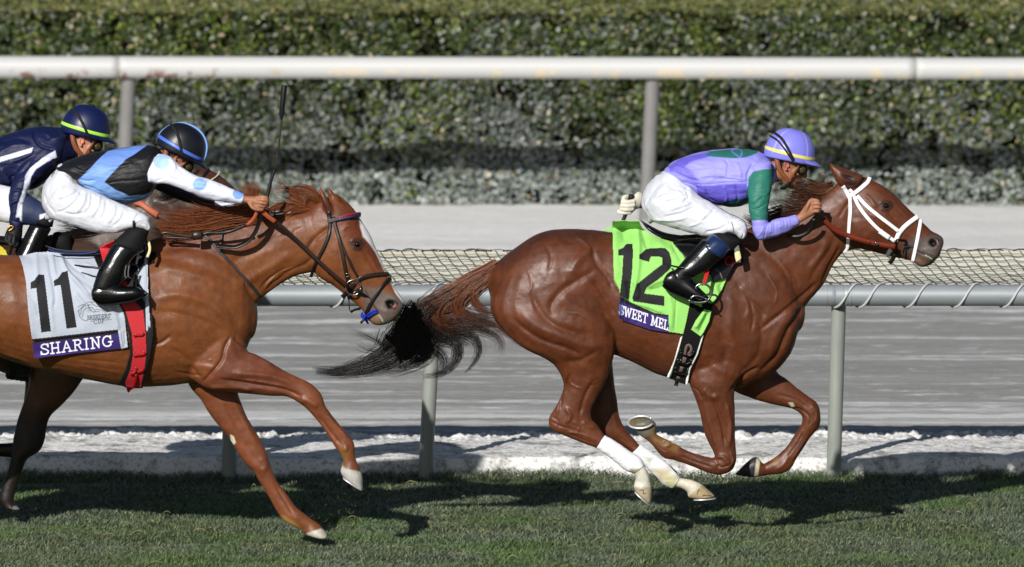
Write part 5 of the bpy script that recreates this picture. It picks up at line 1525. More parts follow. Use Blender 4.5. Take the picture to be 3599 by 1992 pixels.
strap(b12, 'curb_strap', 'F', [(1560, 1100), (1530, 1150), (1490, 1205)], 14, '12', Y12, M['darkleather'], .012, .006)
g = Geo(); y = cast(S('F', [(1610, 1050)]), '12', Y12)[0] - .02
q = P(smooth_path(S('F', [(1570, 985), (1580, 975), (1660, 982), (1664, 1000), (1640, 1100), (1615, 1125), (1585, 1112), (1575, 1080), (1562, 1040), (1570, 985)]), 40), y); g.tube(q, .0045, 8); g.obj('bit_ring', b12, mat('blackened_steel', (.10, .10, .11), rough=.25, metal=.8))
g = Geo(); q = P(S('F', [(1650, 1050), (1690, 1040), (1720, 1050)]), np.array([y, y + .005, y + .02])); g.tube(q, [.006, .005, .004], 8); g.obj('bit', b12, M['metal'])
rn = thing('rein', 'russet leather rein from the white bridle up to the jockey in lilac', 'rein', (2.0, Y12 - .2, 1.8))
free_strap(rn, 'rein_strap', 'F', [(838, 755), (900, 830), (990, 895), (1100, 938), (1250, 985), (1400, 1020), (1560, 1045)], 17, Y12, [-.19, -.175, -.16, -.145, -.135, -.125, -.115], M['rein'], .006)
free_strap(rn, 'rubber_grip', 'F', [(768, 690), (790, 710), (820, 740), (845, 770)], 15, Y12, [-.215, -.21, -.20, -.19], M['blackleather'], .008)
free_strap(rn, 'rein_loop', 'F', [(748, 765), (735, 830), (690, 895), (620, 935), (550, 945), (485, 930)], 14, Y12, [-.21, -.19, -.17, -.16, -.15, -.14], M['blackleather'], .006)
for u in (1290, 1370):
    free_strap(rn, 'rein_buckle', 'F', [(u - 12, 975 + (u - 1290) * .25 + 5), (u + 14, 1008 + (u - 1290) * .28)], 9, Y12, [-.14, -.14], M['metal'] if u > 1300 else M['rein'], .004)

# ---------------------------------------------------------------- bridle 11
DL = M['darkleather']; BL = M['blackleather']
b11 = thing('bridle', 'dark brown leather bridle with red browband and blue cord on the golden chestnut horse', 'bridle', (-1.0, Y11, 1.6))
strap(b11, 'headpiece', 'C', [(842, 335), (850, 380), (852, 430)], 13, '11', Y11, BL, .004, .005)
strap(b11, 'throatlatch', 'C', [(856, 425), (852, 510), (815, 620), (770, 710), (735, 780), (690, 885)], 11, '11', Y11, BL, .005, .005)
strap(b11, 'cheekpiece', 'C', [(882, 385), (905, 480), (940, 600), (965, 720), (985, 830), (1008, 935)], 11.5, '11', Y11, DL, .006, .005)
strap(b11, 'noseband_carrier', 'C', [(892, 420), (935, 560), (985, 690), (1040, 800), (1092, 890)], 9, '11', Y11, DL, .004, .004)
c = sheet('C', [(838, 405), (900, 392), (920, 385), (1000, 360), (1105, 345), (1115, 352), (1112, 388), (1000, 400), (920, 418), (838, 440)], '11', Y11, .012, 1.2, 8, 2)
c.col[:] = lin((.10, .09, .10))
for i in range(9):
    x = 930 + i * 19.5; y = 402 - i * 5.0
    c.paint('C', [(x, y - 24), (x + 18, y - 29), (x + 4, y + 6)], (.72, .10, .14)); c.paint('C', [(x - 3, y + 8), (x + 8, y - 16), (x + 16, y + 4)], (.25, .20, .45))
put(c, 'browband', b11, mat('browband', rough=.4), .006)
strap(b11, 'noseband', 'C', [(1075, 925), (1110, 895), (1170, 876), (1250, 866), (1345, 858)], 14, '11', Y11, DL, .005, .006)
strap(b11, 'lower_noseband', 'C', [(1352, 895), (1300, 950), (1250, 1020), (1195, 1110), (1160, 1190)], 11.5, '11', Y11, BL, .005, .005)
strap(b11, 'noseband_link', 'C', [(1345, 870), (1358, 895), (1352, 920)], 9, '11', Y11, BL, .006, .006)
strap(b11, 'jaw_strap', 'C', [(1062, 930), (1030, 975), (990, 1020), (955, 1052)], 15, '11', Y11, DL, .005, .006)
strap(b11, 'curb_strap', 'C', [(1022, 1020), (1015, 1090), (1020, 1165)], 11, '11', Y11, BL, .014, .006)
strap(b11, 'curb_strap', 'C', [(1022, 1172), (1060, 1150), (1110, 1140)], 9, '11', Y11, BL, .010, .006)
y = cast(S('C', [(1080, 980)]), '11', Y11)[0] - .018
g = Geo(); th = np.linspace(0, 2 * math.pi, 40)
q = P(S('C', np.stack([1050 + 62 * np.cos(th), 975 + 64 * np.sin(th)], -1)), y); g.tube(q, .0042, 8); g.obj('bit_ring', b11, M['metal'])
g = Geo(); q = P(S('C', [(1055, 1020), (1085, 1000), (1130, 1030), (1178, 1056)]), y - .004 + np.array([0, 0, .01, .03])); g.tube(q, [.010, .013, .008, .003], 10); g.obj('bit', b11, mat('rubber_bit', (.07, .07, .08), rough=.3))
strap(b11, 'buckle', 'C', [(975, 860), (1010, 852), (1010, 878), (980, 885)], 3, '11', Y11, M['metal'], .014, .003)
strap(b11, 'buckle', 'C', [(830, 805), (848, 812), (842, 836), (826, 830)], 3, '11', Y11, M['metal'], .030, .003)
cord = thing('cord', 'bright blue knotted cord at the lips of the golden chestnut horse', 'cord', (-.9, Y11 - .06, 1.2))
for pts in ([(1155, 1215), (1180, 1190), (1215, 1172), (1252, 1160)], [(1165, 1225), (1195, 1205), (1225, 1186), (1254, 1172)], [(1118, 1190), (1135, 1205), (1160, 1222), (1185, 1240)], [(1120, 1225), (1140, 1215), (1165, 1225), (1172, 1275)], [(1128, 1180), (1118, 1215), (1150, 1235)], [(1145, 1195), (1150, 1240), (1178, 1275)]):
    strap(cord, 'cord_strand', 'C', pts, 6.5, '11', Y11, M['bluerope'], .008, .010, 3, 5)
strap(b11, 'strap_end', 'C', [(1150, 1235), (1130, 1250), (1112, 1272)], 9, '11', Y11, BL, .004, .006)
r11 = thing('rein', 'dark rein with tan grips from the brown bridle to the jockey in black and blue', 'rein', (-1.6, Y11 - .2, 1.6))
free_strap(r11, 'rein_strap', 'C', [(385, 410), (470, 480), (600, 600), (740, 735), (860, 845), (1000, 960)], 13, Y11, [-.20, -.185, -.16, -.15, -.14, -.125], DL, .006)
free_strap(r11, 'tan_grip', 'C', [(270, 328), (300, 350), (350, 390), (400, 425)], 15, Y11, [-.235, -.225, -.215, -.205], M['tan'], .008)
free_strap(r11, 'tan_grip', 'L', [(1440, 905), (1425, 960), (1385, 1025), (1325, 1078)], 12, Y11, [-.24, -.235, -.225, -.215], M['tan'], .007)
free_strap(r11, 'rein_loop', 'L', [(1300, 1085), (1220, 1120), (1120, 1155), (1000, 1170), (900, 1165), (820, 1190)], 11, Y11, [-.21, -.20, -.19, -.19, -.19, -.19], BL, .006)
free_strap(r11, 'rein_loop', 'L', [(1475, 925), (1470, 1020), (1425, 1150), (1340, 1260), (1200, 1325), (1080, 1320), (980, 1310)], 12, Y11, [-.23, -.21, -.19, -.175, -.165, -.16, -.16], BL, .006, .02)
free_strap(r11, 'keeper_knot', 'L', [(722, 1200), (770, 1195), (825, 1190)], 30, Y11, [-.195, -.20, -.195], DL, .016)
free_strap(r11, 'rein_end', 'L', [(362, 1182), (420, 1165), (540, 1185), (720, 1215)], 10, Y11, [-.185, -.19, -.19, -.19], DL, .006)
free_strap(r11, 'rein_end', 'L', [(362, 1182), (410, 1215), (540, 1222), (720, 1230)], 7, Y11, [-.18, -.18, -.185, -.19], DL, .006)
bp = thing('breastplate', 'dark leather neck yoke on the shoulder of the golden chestnut horse', 'harness', (-2.0, Y11 - .2, 1.4))
strap(bp, 'neck_strap', 'B', [(1640, 20), (1740, 90), (1880, 250), (2020, 400), (2120, 510), (2172, 575)], 10.5, '11', Y11, mat('grey_black_strap', (.15, .15, .165), rough=.5), .005, .005)
strap(bp, 'neck_strap', 'L', [(1055, 920), (1060, 1020), (1050, 1150), (1030, 1310)], 9, '11', Y11, DL, .010, .005)
strap(bp, 'neck_strap', 'L', [(1000, 980), (970, 1050), (940, 1135)], 8, '11', Y11, DL, .010, .005)

# ---------------------------------------------------------------- tack of horse 13
t13 = thing('saddle', 'black saddle with dark buckled girth on the hidden dark bay horse', 'saddle', (-2.4, Y13, 1.5))
g = Geo(); g.loft('B', Y13, [((440, 60), (520, 40), .05, -.1), ((430, 120), (590, 60), .05, -.12), ((450, 170), (598, 140), .04, -.13), ((520, 200), (600, 200), .03, -.13)], 14)
g.obj('flap', t13, M['blackcloth'])
g = Geo(); g.loft('B', Y13, [((-200, 60), (-190, 130), .10), ((0, 70), (0, 130), .11), ((200, 90), (200, 150), .11), ((430, 100), (430, 160), .08)], 14); g.obj('seat', t13, M['blackcloth'])
c = sheet('B', [(110, 1040), (295, 1040), (270, 1180), (235, 1285), (60, 1262), (45, 1235), (80, 1150)], '13', Y13, .015, 2.2)
c.col[:] = lin((.06, .06, .065))
for p in ([(75, 1180), (60, 1250)], [(268, 1170), (240, 1270)]): c.stroke('B', p, (.30, .30, .32), 4)
for p in ([(150, 1170), (130, 1270)], [(175, 1175), (160, 1275)], [(200, 1180), (185, 1275)]): c.stroke('B', p, (.32, .32, .30), 2)
put(c, 'girth', t13, mat('dark_girth', rough=.7), .010)
sc13 = thing('saddle_cloth', 'yellow saddle cloth, only a corner showing at the left edge', 'saddle cloth', (-2.8, Y13 - .25, 1.3))
c = sheet('A', [(-600, 1290), (0, 1330), (50, 1370), (70, 1426), (70, 1560), (-600, 1560)], '13', Y13, .05, 3); c.col[:] = lin((.78, .72, .20)); c.stroke('A', [(-300, 1275), (0, 1300), (60, 1330)], (.1, .2, .5), 8)
c.noise(.006, 14, 66); c.apply(); put(c, 'cloth', sc13, M['cloth'])
b13 = thing('bridle', 'dark bridle with pale roped browband on the hidden dark bay horse', 'bridle', (-2.1, Y13, 1.9))
strap(b13, 'browband', 'A', [(1762, 792), (1800, 768), (1826, 740), (1834, 716)], 5, '13', Y13, mat('pale_rope', (.70, .66, .55), rough=.7, bump=(300, .6, .002)), .004, .006)
strap(b13, 'headpiece', 'A', [(1750, 700), (1700, 760), (1690, 850)], 9, '13', Y13, BL, .004, .005)
r13 = thing('rein', 'tan grip rein lying on the neck of the hidden dark bay horse', 'rein', (-2.2, Y13 - .2, 1.6))
strap(r13, 'tan_grip', 'L', [(78, 832), (150, 850), (240, 910), (335, 970)], 22, '13', Y13, M['tan'], .02, .008)
strap(r13, 'rein_strap', 'L', [(330, 965), (400, 1000), (480, 1040), (560, 1072)], 12, '13', Y13, mat('grey_rein', (.24, .24, .25), rough=.5), .015, .006)

# leg bandages of the leading horse
def bandage(secs, off, lab):
    g = Geo(); g.loft('S', Y12, [(a, b, w, off) for a, b, w in secs], 24, 5)
    me = remesh(g, .004, 1)
    c = Clay(me, Y12, (.90, .91, .93))
    c.noise(.0012, 40, 71, (1, 1, 3)); c.apply()
    return c
bd = thing('leg_bandage', 'clean white bandage on the near hind leg of the leading horse', 'bandage', (1.05, Y12 + NB, .25))
c = bandage([((2096, 1577), (2127, 1529), .036), ((2140, 1606), (2172, 1556), .040), ((2172, 1632), (2212, 1584), .044), ((2200, 1654), (2250, 1608), .048), ((2226, 1664), (2265, 1632), .045)], NB, '')
for k in range(5): c.line('H', [(700 + k * 22, 905 + k * 16), (760 + k * 18, 890 + k * 12), (800 + k * 14, 850 + k * 14)], -.0016, .0022)
c.apply(); c.paint('H', [(780, 960), (880, 960), (860, 1010), (790, 1000)], (.62, .60, .45), 6)
link('wrap', c.done(), bd, M['bandage'])
bd = thing('leg_bandage', 'grass-stained white bandage on the far hind leg of the leading horse', 'bandage', (1.2, Y12 + FB, .22))
c = bandage([((2220, 1598), (2254, 1562), .036), ((2262, 1634), (2298, 1592), .037), ((2304, 1676), (2340, 1622), .041), ((2334, 1705), (2378, 1656), .047), ((2360, 1716), (2390, 1678), .042)], FB, '')
c.paint('H', [(960, 960), (1080, 960), (1090, 1040), (1000, 1050)], (.72, .66, .52), 20); c.paint('H', [(1040, 1010), (1140, 1010), (1130, 1100), (1050, 1090)], (.74, .73, .55), 12); c.paint('H', [(890, 870), (960, 880), (930, 920)], (.70, .70, .62), 10)
link('wrap', c.done(), bd, M['bandage'])
# ================================================================== THE JOCKEYS
class Head:
    """head frame: origin at the near ear hole, +x to the face, +z up, pitched nose-down by 'pitch' degrees"""
    def __init__(s, crop, ear, yc, pitch):
        s.o = P(S(crop, ear), yc)
        s.R = roty(-R(pitch))
    def p(s, x, y, z):
        return s.o + s.R @ np.array([x, y, z], float)
    def flesh(s, g):
        # (z, front, back, half width)
        secs = [(-.122, .060, .040, .012), (-.116, .078, .022, .026), (-.100, .089, .0, .036), (-.082, .088, -.025, .044), (-.070, .092, -.045, .050), (-.055, .094, -.062, .056), (-.040, .090, -.072, .060),
                (-.020, .083, -.082, .065), (.004, .084, -.090, .069), (.025, .092, -.096, .071), (.050, .092, -.100, .073), (.080, .082, -.098, .071), (.105, .062, -.085, .062), (.125, .035, -.055, .045), (.132, .01, -.02, .02)]
        th = np.linspace(0, 2 * math.pi, 28, endpoint=False)
        rings = []
        for z, f, b, w in secs:
            c, r = (f + b) / 2, (f - b) / 2
            cx = np.cos(th); sy = np.sin(th)
            k = 1 - .18 * np.clip(cx, 0, 1)                      # narrower towards the face
            rings.append(np.array([s.p(c + r * a, w * b_ * kk, z) for a, b_, kk in zip(cx, sy, k)]))
        g.ring(rings)
        # nose
        g.tube([s.p(.086, 0, .012), s.p(.096, 0, -.004), s.p(.107, 0, -.022), s.p(.112, 0, -.034), s.p(.098, 0, -.043)], [.009, .011, .012, .014, .010], 12, True)
        for sy in (-1, 1):
            g.ell(s.p(.098, sy * .012, -.038), (.011, .008, .008), s.R, 10, 8)
            g.ell(s.p(.060, sy * .050, -.022), (.026, .016, .020), s.R, 12, 8)      # cheekbone
            # ear: rim, lobe, bowl
            th = np.linspace(.6, 2 * math.pi - 1.0, 14)
            q = np.array([s.p(-.004 + .015 * math.cos(t) , sy * (.074 + .006), .004 + .027 * math.sin(t)) for t in th])
            g.tube(q, .0052, 8); g.ell(s.p(-.003, sy * .073, .002), (.011, .006, .022), s.R, 12, 8); g.ell(s.p(.006, sy * .077, .0), (.006, .006, .008), s.R, 8, 6)
        g.ell(s.p(.093, 0, -.062), (.010, .022, .0055), s.R, 12, 8); g.ell(s.p(.091, 0, -.074), (.010, .020, .0065), s.R, 12, 8)
        g.ell(s.p(.084, 0, -.102), (.014, .020, .014), s.R, 12, 8)

def helmet(root, h, yc, base, band, stripes=None, button=False, seams=None):
    """silk covered cap with peak; colour worked into the surface"""
    n, m = 90, 56
    rings = []
    prof = []
    for i in range(m):
        t = i / (m - 1)
        a = math.pi / 2 * t
        prof.append((math.cos(a) ** .8 if t < 1 else 0.0, math.sin(a)))
    th = np.linspace(0, 2 * math.pi, n, endpoint=False)
    cx, rx, ry, z0, rz = -.002, .139, .112, .052, .148
    loc = []
    def ringat(k, z, back=0):
        out = []
        for t in th:
            c, s_ = math.cos(t), math.sin(t)
            fx = rx * c * k * (1.0 if c > 0 else 1.0)
            out.append((cx + fx, ry * s_ * k, z + (back * max(0, -c))))
        return out
    rl = [ringat(.90, z0 - .020, -.012), ringat(.955, z0 - .022, -.012), ringat(.98, z0 - .014, -.010), ringat(.995, z0, -.004)]
    for k, z in prof[1:-1]:
        rl.append(ringat(k, z0 + z * rz))
    rl.append(ringat(.012, z0 + rz))
    rings = [np.array([h.p(*q) for q in r]) for r in rl]
    L = np.array([q for r in rl for q in r])
    g = Geo(); g.ring(rings)
    me = g.mesh('helmet')
    c = Clay(me, yc, base)
    L = np.vstack([L, [[cx, 0, z0 - .02], [cx, 0, z0 + rz]]])
    ang = np.arctan2(L[:, 1] / ry, (L[:, 0] - cx) / rx)
    zz = L[:, 2]
    if seams:
        for a0 in seams[1]:
            d = np.abs(np.angle(np.exp(1j * (ang - a0))))
            k = (d * .12 < .0035) & (zz > z0 + .004)
            c.col[k] = lin(seams[0])
            c.disp[d * .12 < .004] -= .0012
    if stripes:
        for a0, wd, colr in stripes:
            d = np.abs(np.angle(np.exp(1j * (ang - a0)))) * .13 * np.clip(1 - (zz - z0) / rz * .6, .3, 1)
            c.col[(d < wd) & (zz > z0 - .012)] = lin(colr)
    if band:
        k = (zz > z0 + .006) & (zz < z0 + .025)
        c.col[k] = lin(band)
        c.disp[k] += .0018
    c.noise(.0015, 20, 81); c.apply()
    o = link('helmet', c.done(), root, M['helmet'])
    # peak
    g = Geo(); th2 = np.linspace(-1.05, 1.05, 26)
    top, bot = [], []
    V, Fc = [], []
    for i, t in enumerate(th2):
        ex = .052 * math.cos(t) ** .8
        for k in (0, .5, 1):
            x = cx + (rx - .004) * math.cos(t) + ex * k * 1.0
            y = (ry - .004) * math.sin(t) * (1 + .05 * k)
            z = z0 + .004 - .010 * k - .012 * k * k * (1 - .5 * abs(t))
            V.append(h.p(x, y, z + .002)); V.append(h.p(x, y, z - .003))
    nn = len(th2)
    for i in range(nn - 1):
        for k in range(2):
            a = (i * 3 + k) * 2; b = (i * 3 + k + 1) * 2; c_ = ((i + 1) * 3 + k + 1) * 2; d = ((i + 1) * 3 + k) * 2
            Fc.append((a, b, c_, d)); Fc.append((d + 1, c_ + 1, b + 1, a + 1))
        a = (i * 3 + 2) * 2; d = ((i + 1) * 3 + 2) * 2
        Fc.append((a, a + 1, d + 1, d))
        a = (i * 3) * 2; d = ((i + 1) * 3) * 2
        Fc.append((d, d + 1, a + 1, a))
    g.add(V, Fc)
    me = g.mesh('peak'); setcol(me, lin(base)); link('peak', me, root, M['helmet'])
    if button:
        g = Geo(); g.ell(h.p(cx, 0, z0 + rz + .002), (.018, .018, .007), h.R, 14, 8)
        me = g.mesh('button'); setcol(me, lin(base) * .7); link('button', me, root, M['helmet'])
    return o

def goggles(root, h, strapcol, extra=False):
    g = Geo()
    for sy in (-1, 1):
        th = np.linspace(0, 2 * math.pi, 22)
        q = np.array([h.p(.091 + .010 * math.cos(t) - abs(math.sin(0)) , sy * (.036 + .020 * abs(math.cos(t / 2)) * 0 + .012 * math.cos(t + 1.57) * 0) + sy * -.006 * math.cos(t), -.004 + .022 * math.sin(t)) for t in th])
        q = np.array([h.p(.086 + .023 * math.cos(t), sy * (.050 - .022 * math.cos(t)), -.004 + .024 * math.sin(t)) for t in th])
        g.tube(q, .0070, 8)
    g.tube([h.p(.104, -.022, -.004), h.p(.108, 0, .0), h.p(.104, .022, -.004)], .005, 8)
    me = g.mesh('goggles'); o = link('goggles', me, root, mat('goggle_frame', (.05, .05, .05), rough=.3))
    for sy in (-1, 1):
        g = Geo(); g.ell(h.p(.087, sy * .052, -.004), (.024, .010, .020), h.R @ np.array([[math.cos(.78 * sy), -math.sin(.78 * sy), 0], [math.sin(.78 * sy), math.cos(.78 * sy), 0], [0, 0, 1]]) if False else h.R @ np.array([[math.cos(-.78 * sy), -math.sin(-.78 * sy), 0], [math.sin(-.78 * sy), math.cos(-.78 * sy), 0], [0, 0, 1]]), 16, 10)
        g.obj('lens', root, M['lens'])
    # elastic over the cap
    g = Geo()
    def band(p0, p1, p2, p3, w):
        s_ = np.linspace(0, 1, 16)[:, None]
        q = (1 - s_) ** 3 * p0 + 3 * (1 - s_) ** 2 * s_ * p1 + 3 * (1 - s_) * s_ ** 2 * p2 + s_ ** 3 * p3
        return q
    q = np.array([h.p(.060, -.073, .002), h.p(.040, -.090, .022), h.p(.022, -.108, .045), h.p(.0, -.116, .070), h.p(-.024, -.114, .098), h.p(-.046, -.106, .120), h.p(-.066, -.092, .138), h.p(-.086, -.070, .148), h.p(-.102, -.04, .152), h.p(-.11, 0, .152)])
    q = smooth_path(q[:, [0, 2, 1]], 26)[:, [0, 2, 1]]
    def flatband(q, w, t):
        tt = np.gradient(q, axis=0); tt /= np.linalg.norm(tt, axis=1)[:, None]
        cen = h.p(0, 0, .07)
        nr = q - cen; nr /= np.linalg.norm(nr, axis=1)[:, None]
        sd = np.cross(tt, nr); sd /= np.linalg.norm(sd, axis=1)[:, None]
        rings = [np.array([a - b * w / 2, a + b * w / 2, a + b * w / 2 + n_ * t, a - b * w / 2 + n_ * t]) for a, b, n_ in zip(q, sd, nr)]
        g.ring(rings)
    flatband(q, .014, .003)
    if extra:
        q2 = q.copy(); s_ = np.linspace(0, 1, len(q))[:, None]
        q2 = q2 + s_ * (h.p(-.022, 0, -.020) - h.p(0, 0, 0))
        flatband(q2, .009, .004)
    g.obj('goggle_strap', root, mat('black_elastic', (.05, .05, .055), rough=.8))
    # chin harness of tan leather behind and below the ear
    g = Geo()
    for pts, w in (([(-.066, -.078, .026), (-.050, -.082, -.010), (-.026, -.078, -.042), (.004, -.070, -.064), (.030, -.058, -.085), (.046, -.04, -.108)], .026),
                   ([(.058, -.078, .018), (.050, -.080, -.010), (.042, -.074, -.036), (.034, -.064, -.066), (.034, -.056, -.088)], .012)):
        q = smooth_path(np.array([h.p(*p) for p in pts])[:, [0, 2, 1]], 18)[:, [0, 2, 1]]
        tt = np.gradient(q, axis=0); tt /= np.linalg.norm(tt, axis=1)[:, None]
        sd = np.cross(tt, [0, -1, 0]); sd /= np.linalg.norm(sd, axis=1)[:, None]
        rings = [np.array([a - b * w / 2, a + b * w / 2, a + b * w / 2 + [0, -.004, 0], a - b * w / 2 + [0, -.004, 0]]) for a, b in zip(q, sd)]
        g.ring(rings)
    g.obj('chin_harness', root, mat('tan_harness', (.50, .29, .18), rough=.5))
    g = Geo(); q = np.array([h.p(.036, -.06, -.080), h.p(.030, -.056, -.100), h.p(.012, -.045, -.125), h.p(.0, -.02, -.132)])
    g.tube(q, [.008, .011, .011, .008], 8); g.obj('chin_cup', root, M['blackcloth'])

def skin_colors(c, h, tone=(.62, .43, .33)):
    c.col[:] = lin(tone)

def fingers(g, crop, yc, list_):
    """each finger its own short chain of photo points, with depth offsets and radius"""
    for pts, offs, r in list_:
        q = P(S(crop, pts), yc + np.array(offs))
        q = smooth_path(q[:, [0, 2, 1]], 10)[:, [0, 2, 1]]
        g.tube(q, np.linspace(r * 1.05, r * .85, len(q)), 10)
        g.ell(q[0], (r * 1.05,) * 3, None, 8, 6); g.ell(q[-1], (r * .85,) * 3, None, 8, 6)

def clothes(name, root, g, yc, base, m, voxel=.0052, smooth=2):
    me = remesh(g, voxel, smooth)
    return Clay(me, yc, base)

# ------------------------------------------------------------------ jockey 12
J12 = thing('person', 'jockey in lilac and green silks and white breeches crouching, gloved hand held behind', 'person', (1.1, Y12, 1.55))
h12 = Head('E', (1585, 425), Y12 - .0, 14)
g = Geo(); h12.flesh(g)
g.loft('E', Y12, [((1400, 350), (1340, 600), .09), ((1450, 400), (1440, 590), .065), ((1500, 400), (1500, 570), .058), ((1560, 420), (1540, 560), .05)], 18)
# slim body under the clothes
g.loft('E', Y12, [((520, 620), (660, 820), .10), ((660, 500), (740, 640), .10), ((810, 420), (880, 620), .11), ((1050, 370), (1080, 660), .12), ((1230, 370), (1210, 640), .12), ((1380, 410), (1350, 580), .08)], 18)
g.loft('E', Y12, [((520, 800), (640, 650), .06, -.09), ((780, 910), (890, 790), .05, -.16), ((1020, 960), (1090, 890), .04, -.21), ((1160, 1000), (1200, 950), .03, -.235)], 14)
g.loft('E', Y12, [((1330, 480), (1410, 480), .035, -.12), ((1310, 700), (1390, 690), .032, -.195), ((1325, 900), (1405, 880), .03, -.225), ((1365, 1010), (1430, 940), .03, -.228), ((1500, 985), (1550, 900), .028, -.21), ((1600, 955), (1615, 872), .026, -.195), ((1680, 915), (1655, 855), .022, -.185),
    ((1720, 895), (1690, 825), .022, -.185), ((1760, 870), (1715, 790), .026, -.19), ((1800, 850), (1750, 745), .03, -.19), ((1830, 835), (1785, 725), .03, -.19)], 16)
fingers(g, 'F', Y12, [([(700, 600), (740, 578), (785, 585), (795, 600)], [-.2, -.222, -.222, -.20], .0100), ([(715, 632), (755, 612), (800, 618), (812, 634)], [-.205, -.228, -.228, -.205], .0102),
    ([(722, 668), (760, 650), (800, 656), (810, 672)], [-.205, -.228, -.226, -.205], .0098), ([(728, 702), (760, 690), (786, 694), (794, 706)], [-.20, -.222, -.22, -.2], .0088),
    ([(660, 690), (680, 640), (700, 590), (730, 568)], [-.21, -.222, -.218, -.20], .0105)])
# far arm down to the whip hand behind the seat
g.loft('E', Y12, [((1250, 450), (1250, 560), .035, .12), ((1050, 590), (1040, 670), .03, .19), ((800, 680), (780, 745), .028, .21), ((560, 710), (560, 785), .026, .2), ((360, 700), (350, 790), .024, .19)], 14)
me = remesh(g, .0042, 2)
c = Clay(me, Y12, (.62, .42, .32))
c.bump('F', (480, 240), .006, .010, -.004, 10)
for p in ([(738, 596), (790, 600)], [(748, 632), (808, 636)], [(752, 668), (804, 672)]): c.line('F', p, -.0035, .0022)
c.apply()
c.paint('E', [(1480, 350), (1590, 340), (1580, 400), (1560, 450), (1500, 430)], (.12, .09, .08), 6)
c.paint('E', [(1640, 560), (1720, 560), (1720, 640), (1620, 650)], (.50, .32, .27), 8)
c.paint('E', [(1560, 380), (1610, 380), (1610, 470), (1550, 470)], (.66, .40, .34), 6)
c.mottle(.05); link('body', c.done(), J12, M['skin'])
helmet(J12, h12, Y12, (.49, .49, .86), (.90, .84, .38), seams=((.66, .66, .95), (-.82, .82, -2.3, 2.3)))
goggles(J12, h12, None, True)
# jersey
g = Geo()
g.loft('E', Y12, [((588, 445), (650, 590), .12), ((640, 395), (790, 650), .155), ((790, 340), (890, 712), .17), ((930, 308), (990, 758), .18), ((1060, 293), (1090, 775), .185), ((1190, 290), (1200, 765), .19), ((1320, 308), (1290, 725), .175), ((1405, 348), (1400, 640), .13), ((1450, 392), (1462, 596), .085), ((1478, 440), (1490, 560), .065)], 32, 5, .95)
g.loft('E', Y12, [((1275, 400), (1455, 410), .06, -.11), ((1262, 540), (1460, 510), .064, -.155), ((1257, 650), (1452, 640), .060, -.19), ((1264, 780), (1428, 775), .054, -.22), ((1280, 880), (1425, 870), .050, -.23), ((1298, 975), (1432, 912), .050, -.232), ((1335, 1048), (1452, 895), .048, -.23), ((1400, 1050), (1480, 883), .046, -.222), ((1500, 1020), (1560, 862), .042, -.21), ((1600, 977), (1620, 848), .037, -.195), ((1690, 926), (1656, 841), .031, -.185)], 22, 5)
g.loft('E', Y12, [((1260, 400), (1250, 620), .06, .13), ((1050, 540), (1040, 720), .055, .19), ((820, 630), (790, 790), .048, .21), ((600, 680), (580, 810), .04, .2), ((420, 690), (410, 800), .032, .19)], 16)
g.ell(P(S('E', (1472, 455)), Y12 - .06), (.012, .02, .026))
me = remesh(g, .0048, 2)
c = Clay(me, Y12, (.58, .57, .90))
for p, h_, w in [([(820, 592), (960, 590), (1100, 575), (1240, 575)], -.004, .004), ([(1250, 590), (1262, 480), (1320, 400), (1420, 360)], -.005, .006), ([(1390, 690), (1320, 740), (1275, 770)], -.004, .005), ([(1420, 740), (1340, 790), (1285, 800)], -.004, .005), ([(1440, 640), (1400, 680), (1330, 700)], .003, .006),
    ([(1390, 940), (1360, 1000), (1330, 1030)], .003, .004), ([(1420, 930), (1400, 1000), (1390, 1040)], -.003, .003), ([(1450, 920), (1440, 1000)], .003, .003), ([(1480, 905), (1480, 990)], -.0025, .003), ([(1520, 890), (1525, 960)], .0025, .003), ([(1560, 880), (1565, 950)], -.0025, .003), ([(1600, 870), (1610, 940)], .002, .003),
    ([(640, 480), (760, 540), (850, 560)], -.006, .006), ([(620, 430), (720, 460), (800, 500)], .005, .007), ([(700, 560), (800, 600), (880, 640)], -.004, .005), ([(900, 620), (930, 700), (1000, 740)], -.005, .006), ([(1050, 600), (1080, 680), (1070, 740)], .005, .006), ([(1150, 600), (1170, 680), (1160, 740)], -.005, .006),
    ([(1080, 520), (1090, 420), (1060, 380)], -.004, .005), ([(1200, 540), (1190, 470), (1160, 400)], .004, .005), ([(850, 530), (1000, 510), (1120, 540)], .004, .006), ([(960, 540), (1100, 545), (1200, 560)], -.004, .004)]:
    c.line('E', p, h_ * 1.5, w)
c.noise(.0035, 20, 91, (1, 1, 1.8)); c.noise(.0008, 50, 98, (1, 1, 1.6)); c.apply()
LP = (.41, .37, .80)  # deeper purple: shading of the silk painted in as panel and band
c.paint('E', [(590, 440), (700, 370), (940, 310), (960, 345), (780, 400), (690, 470), (610, 480)], LP, 4, y1=.1)
c.paint('E', [(600, 470), (700, 420), (800, 500), (860, 590), (820, 600), (700, 520)], (.45, .42, .82), 8, y1=.1)
c.paint('E', [(815, 596), (960, 594), (1100, 578), (1245, 578), (1275, 700), (1240, 770), (1040, 790), (930, 740), (850, 680)], LP, 2, y1=.0)
c.paint('E', [(900, 345), (940, 312), (1180, 285), (1350, 305), (1330, 330), (1230, 365), (1150, 372), (1040, 366), (960, 352)], (.16, .42, .38), 2)
c.stroke('E', [(1190, 366), (1160, 345), (1125, 318), (1120, 300), (1150, 292), (1195, 298), (1208, 315), (1202, 345), (1190, 370)], (.5, .5, .9), 3.2)
c.paint('E', [(930, 745), (1040, 765), (1060, 740), (1140, 715), (1262, 700), (1262, 760), (1150, 790), (1040, 800)], (.13, .36, .34), 3, y1=.0)
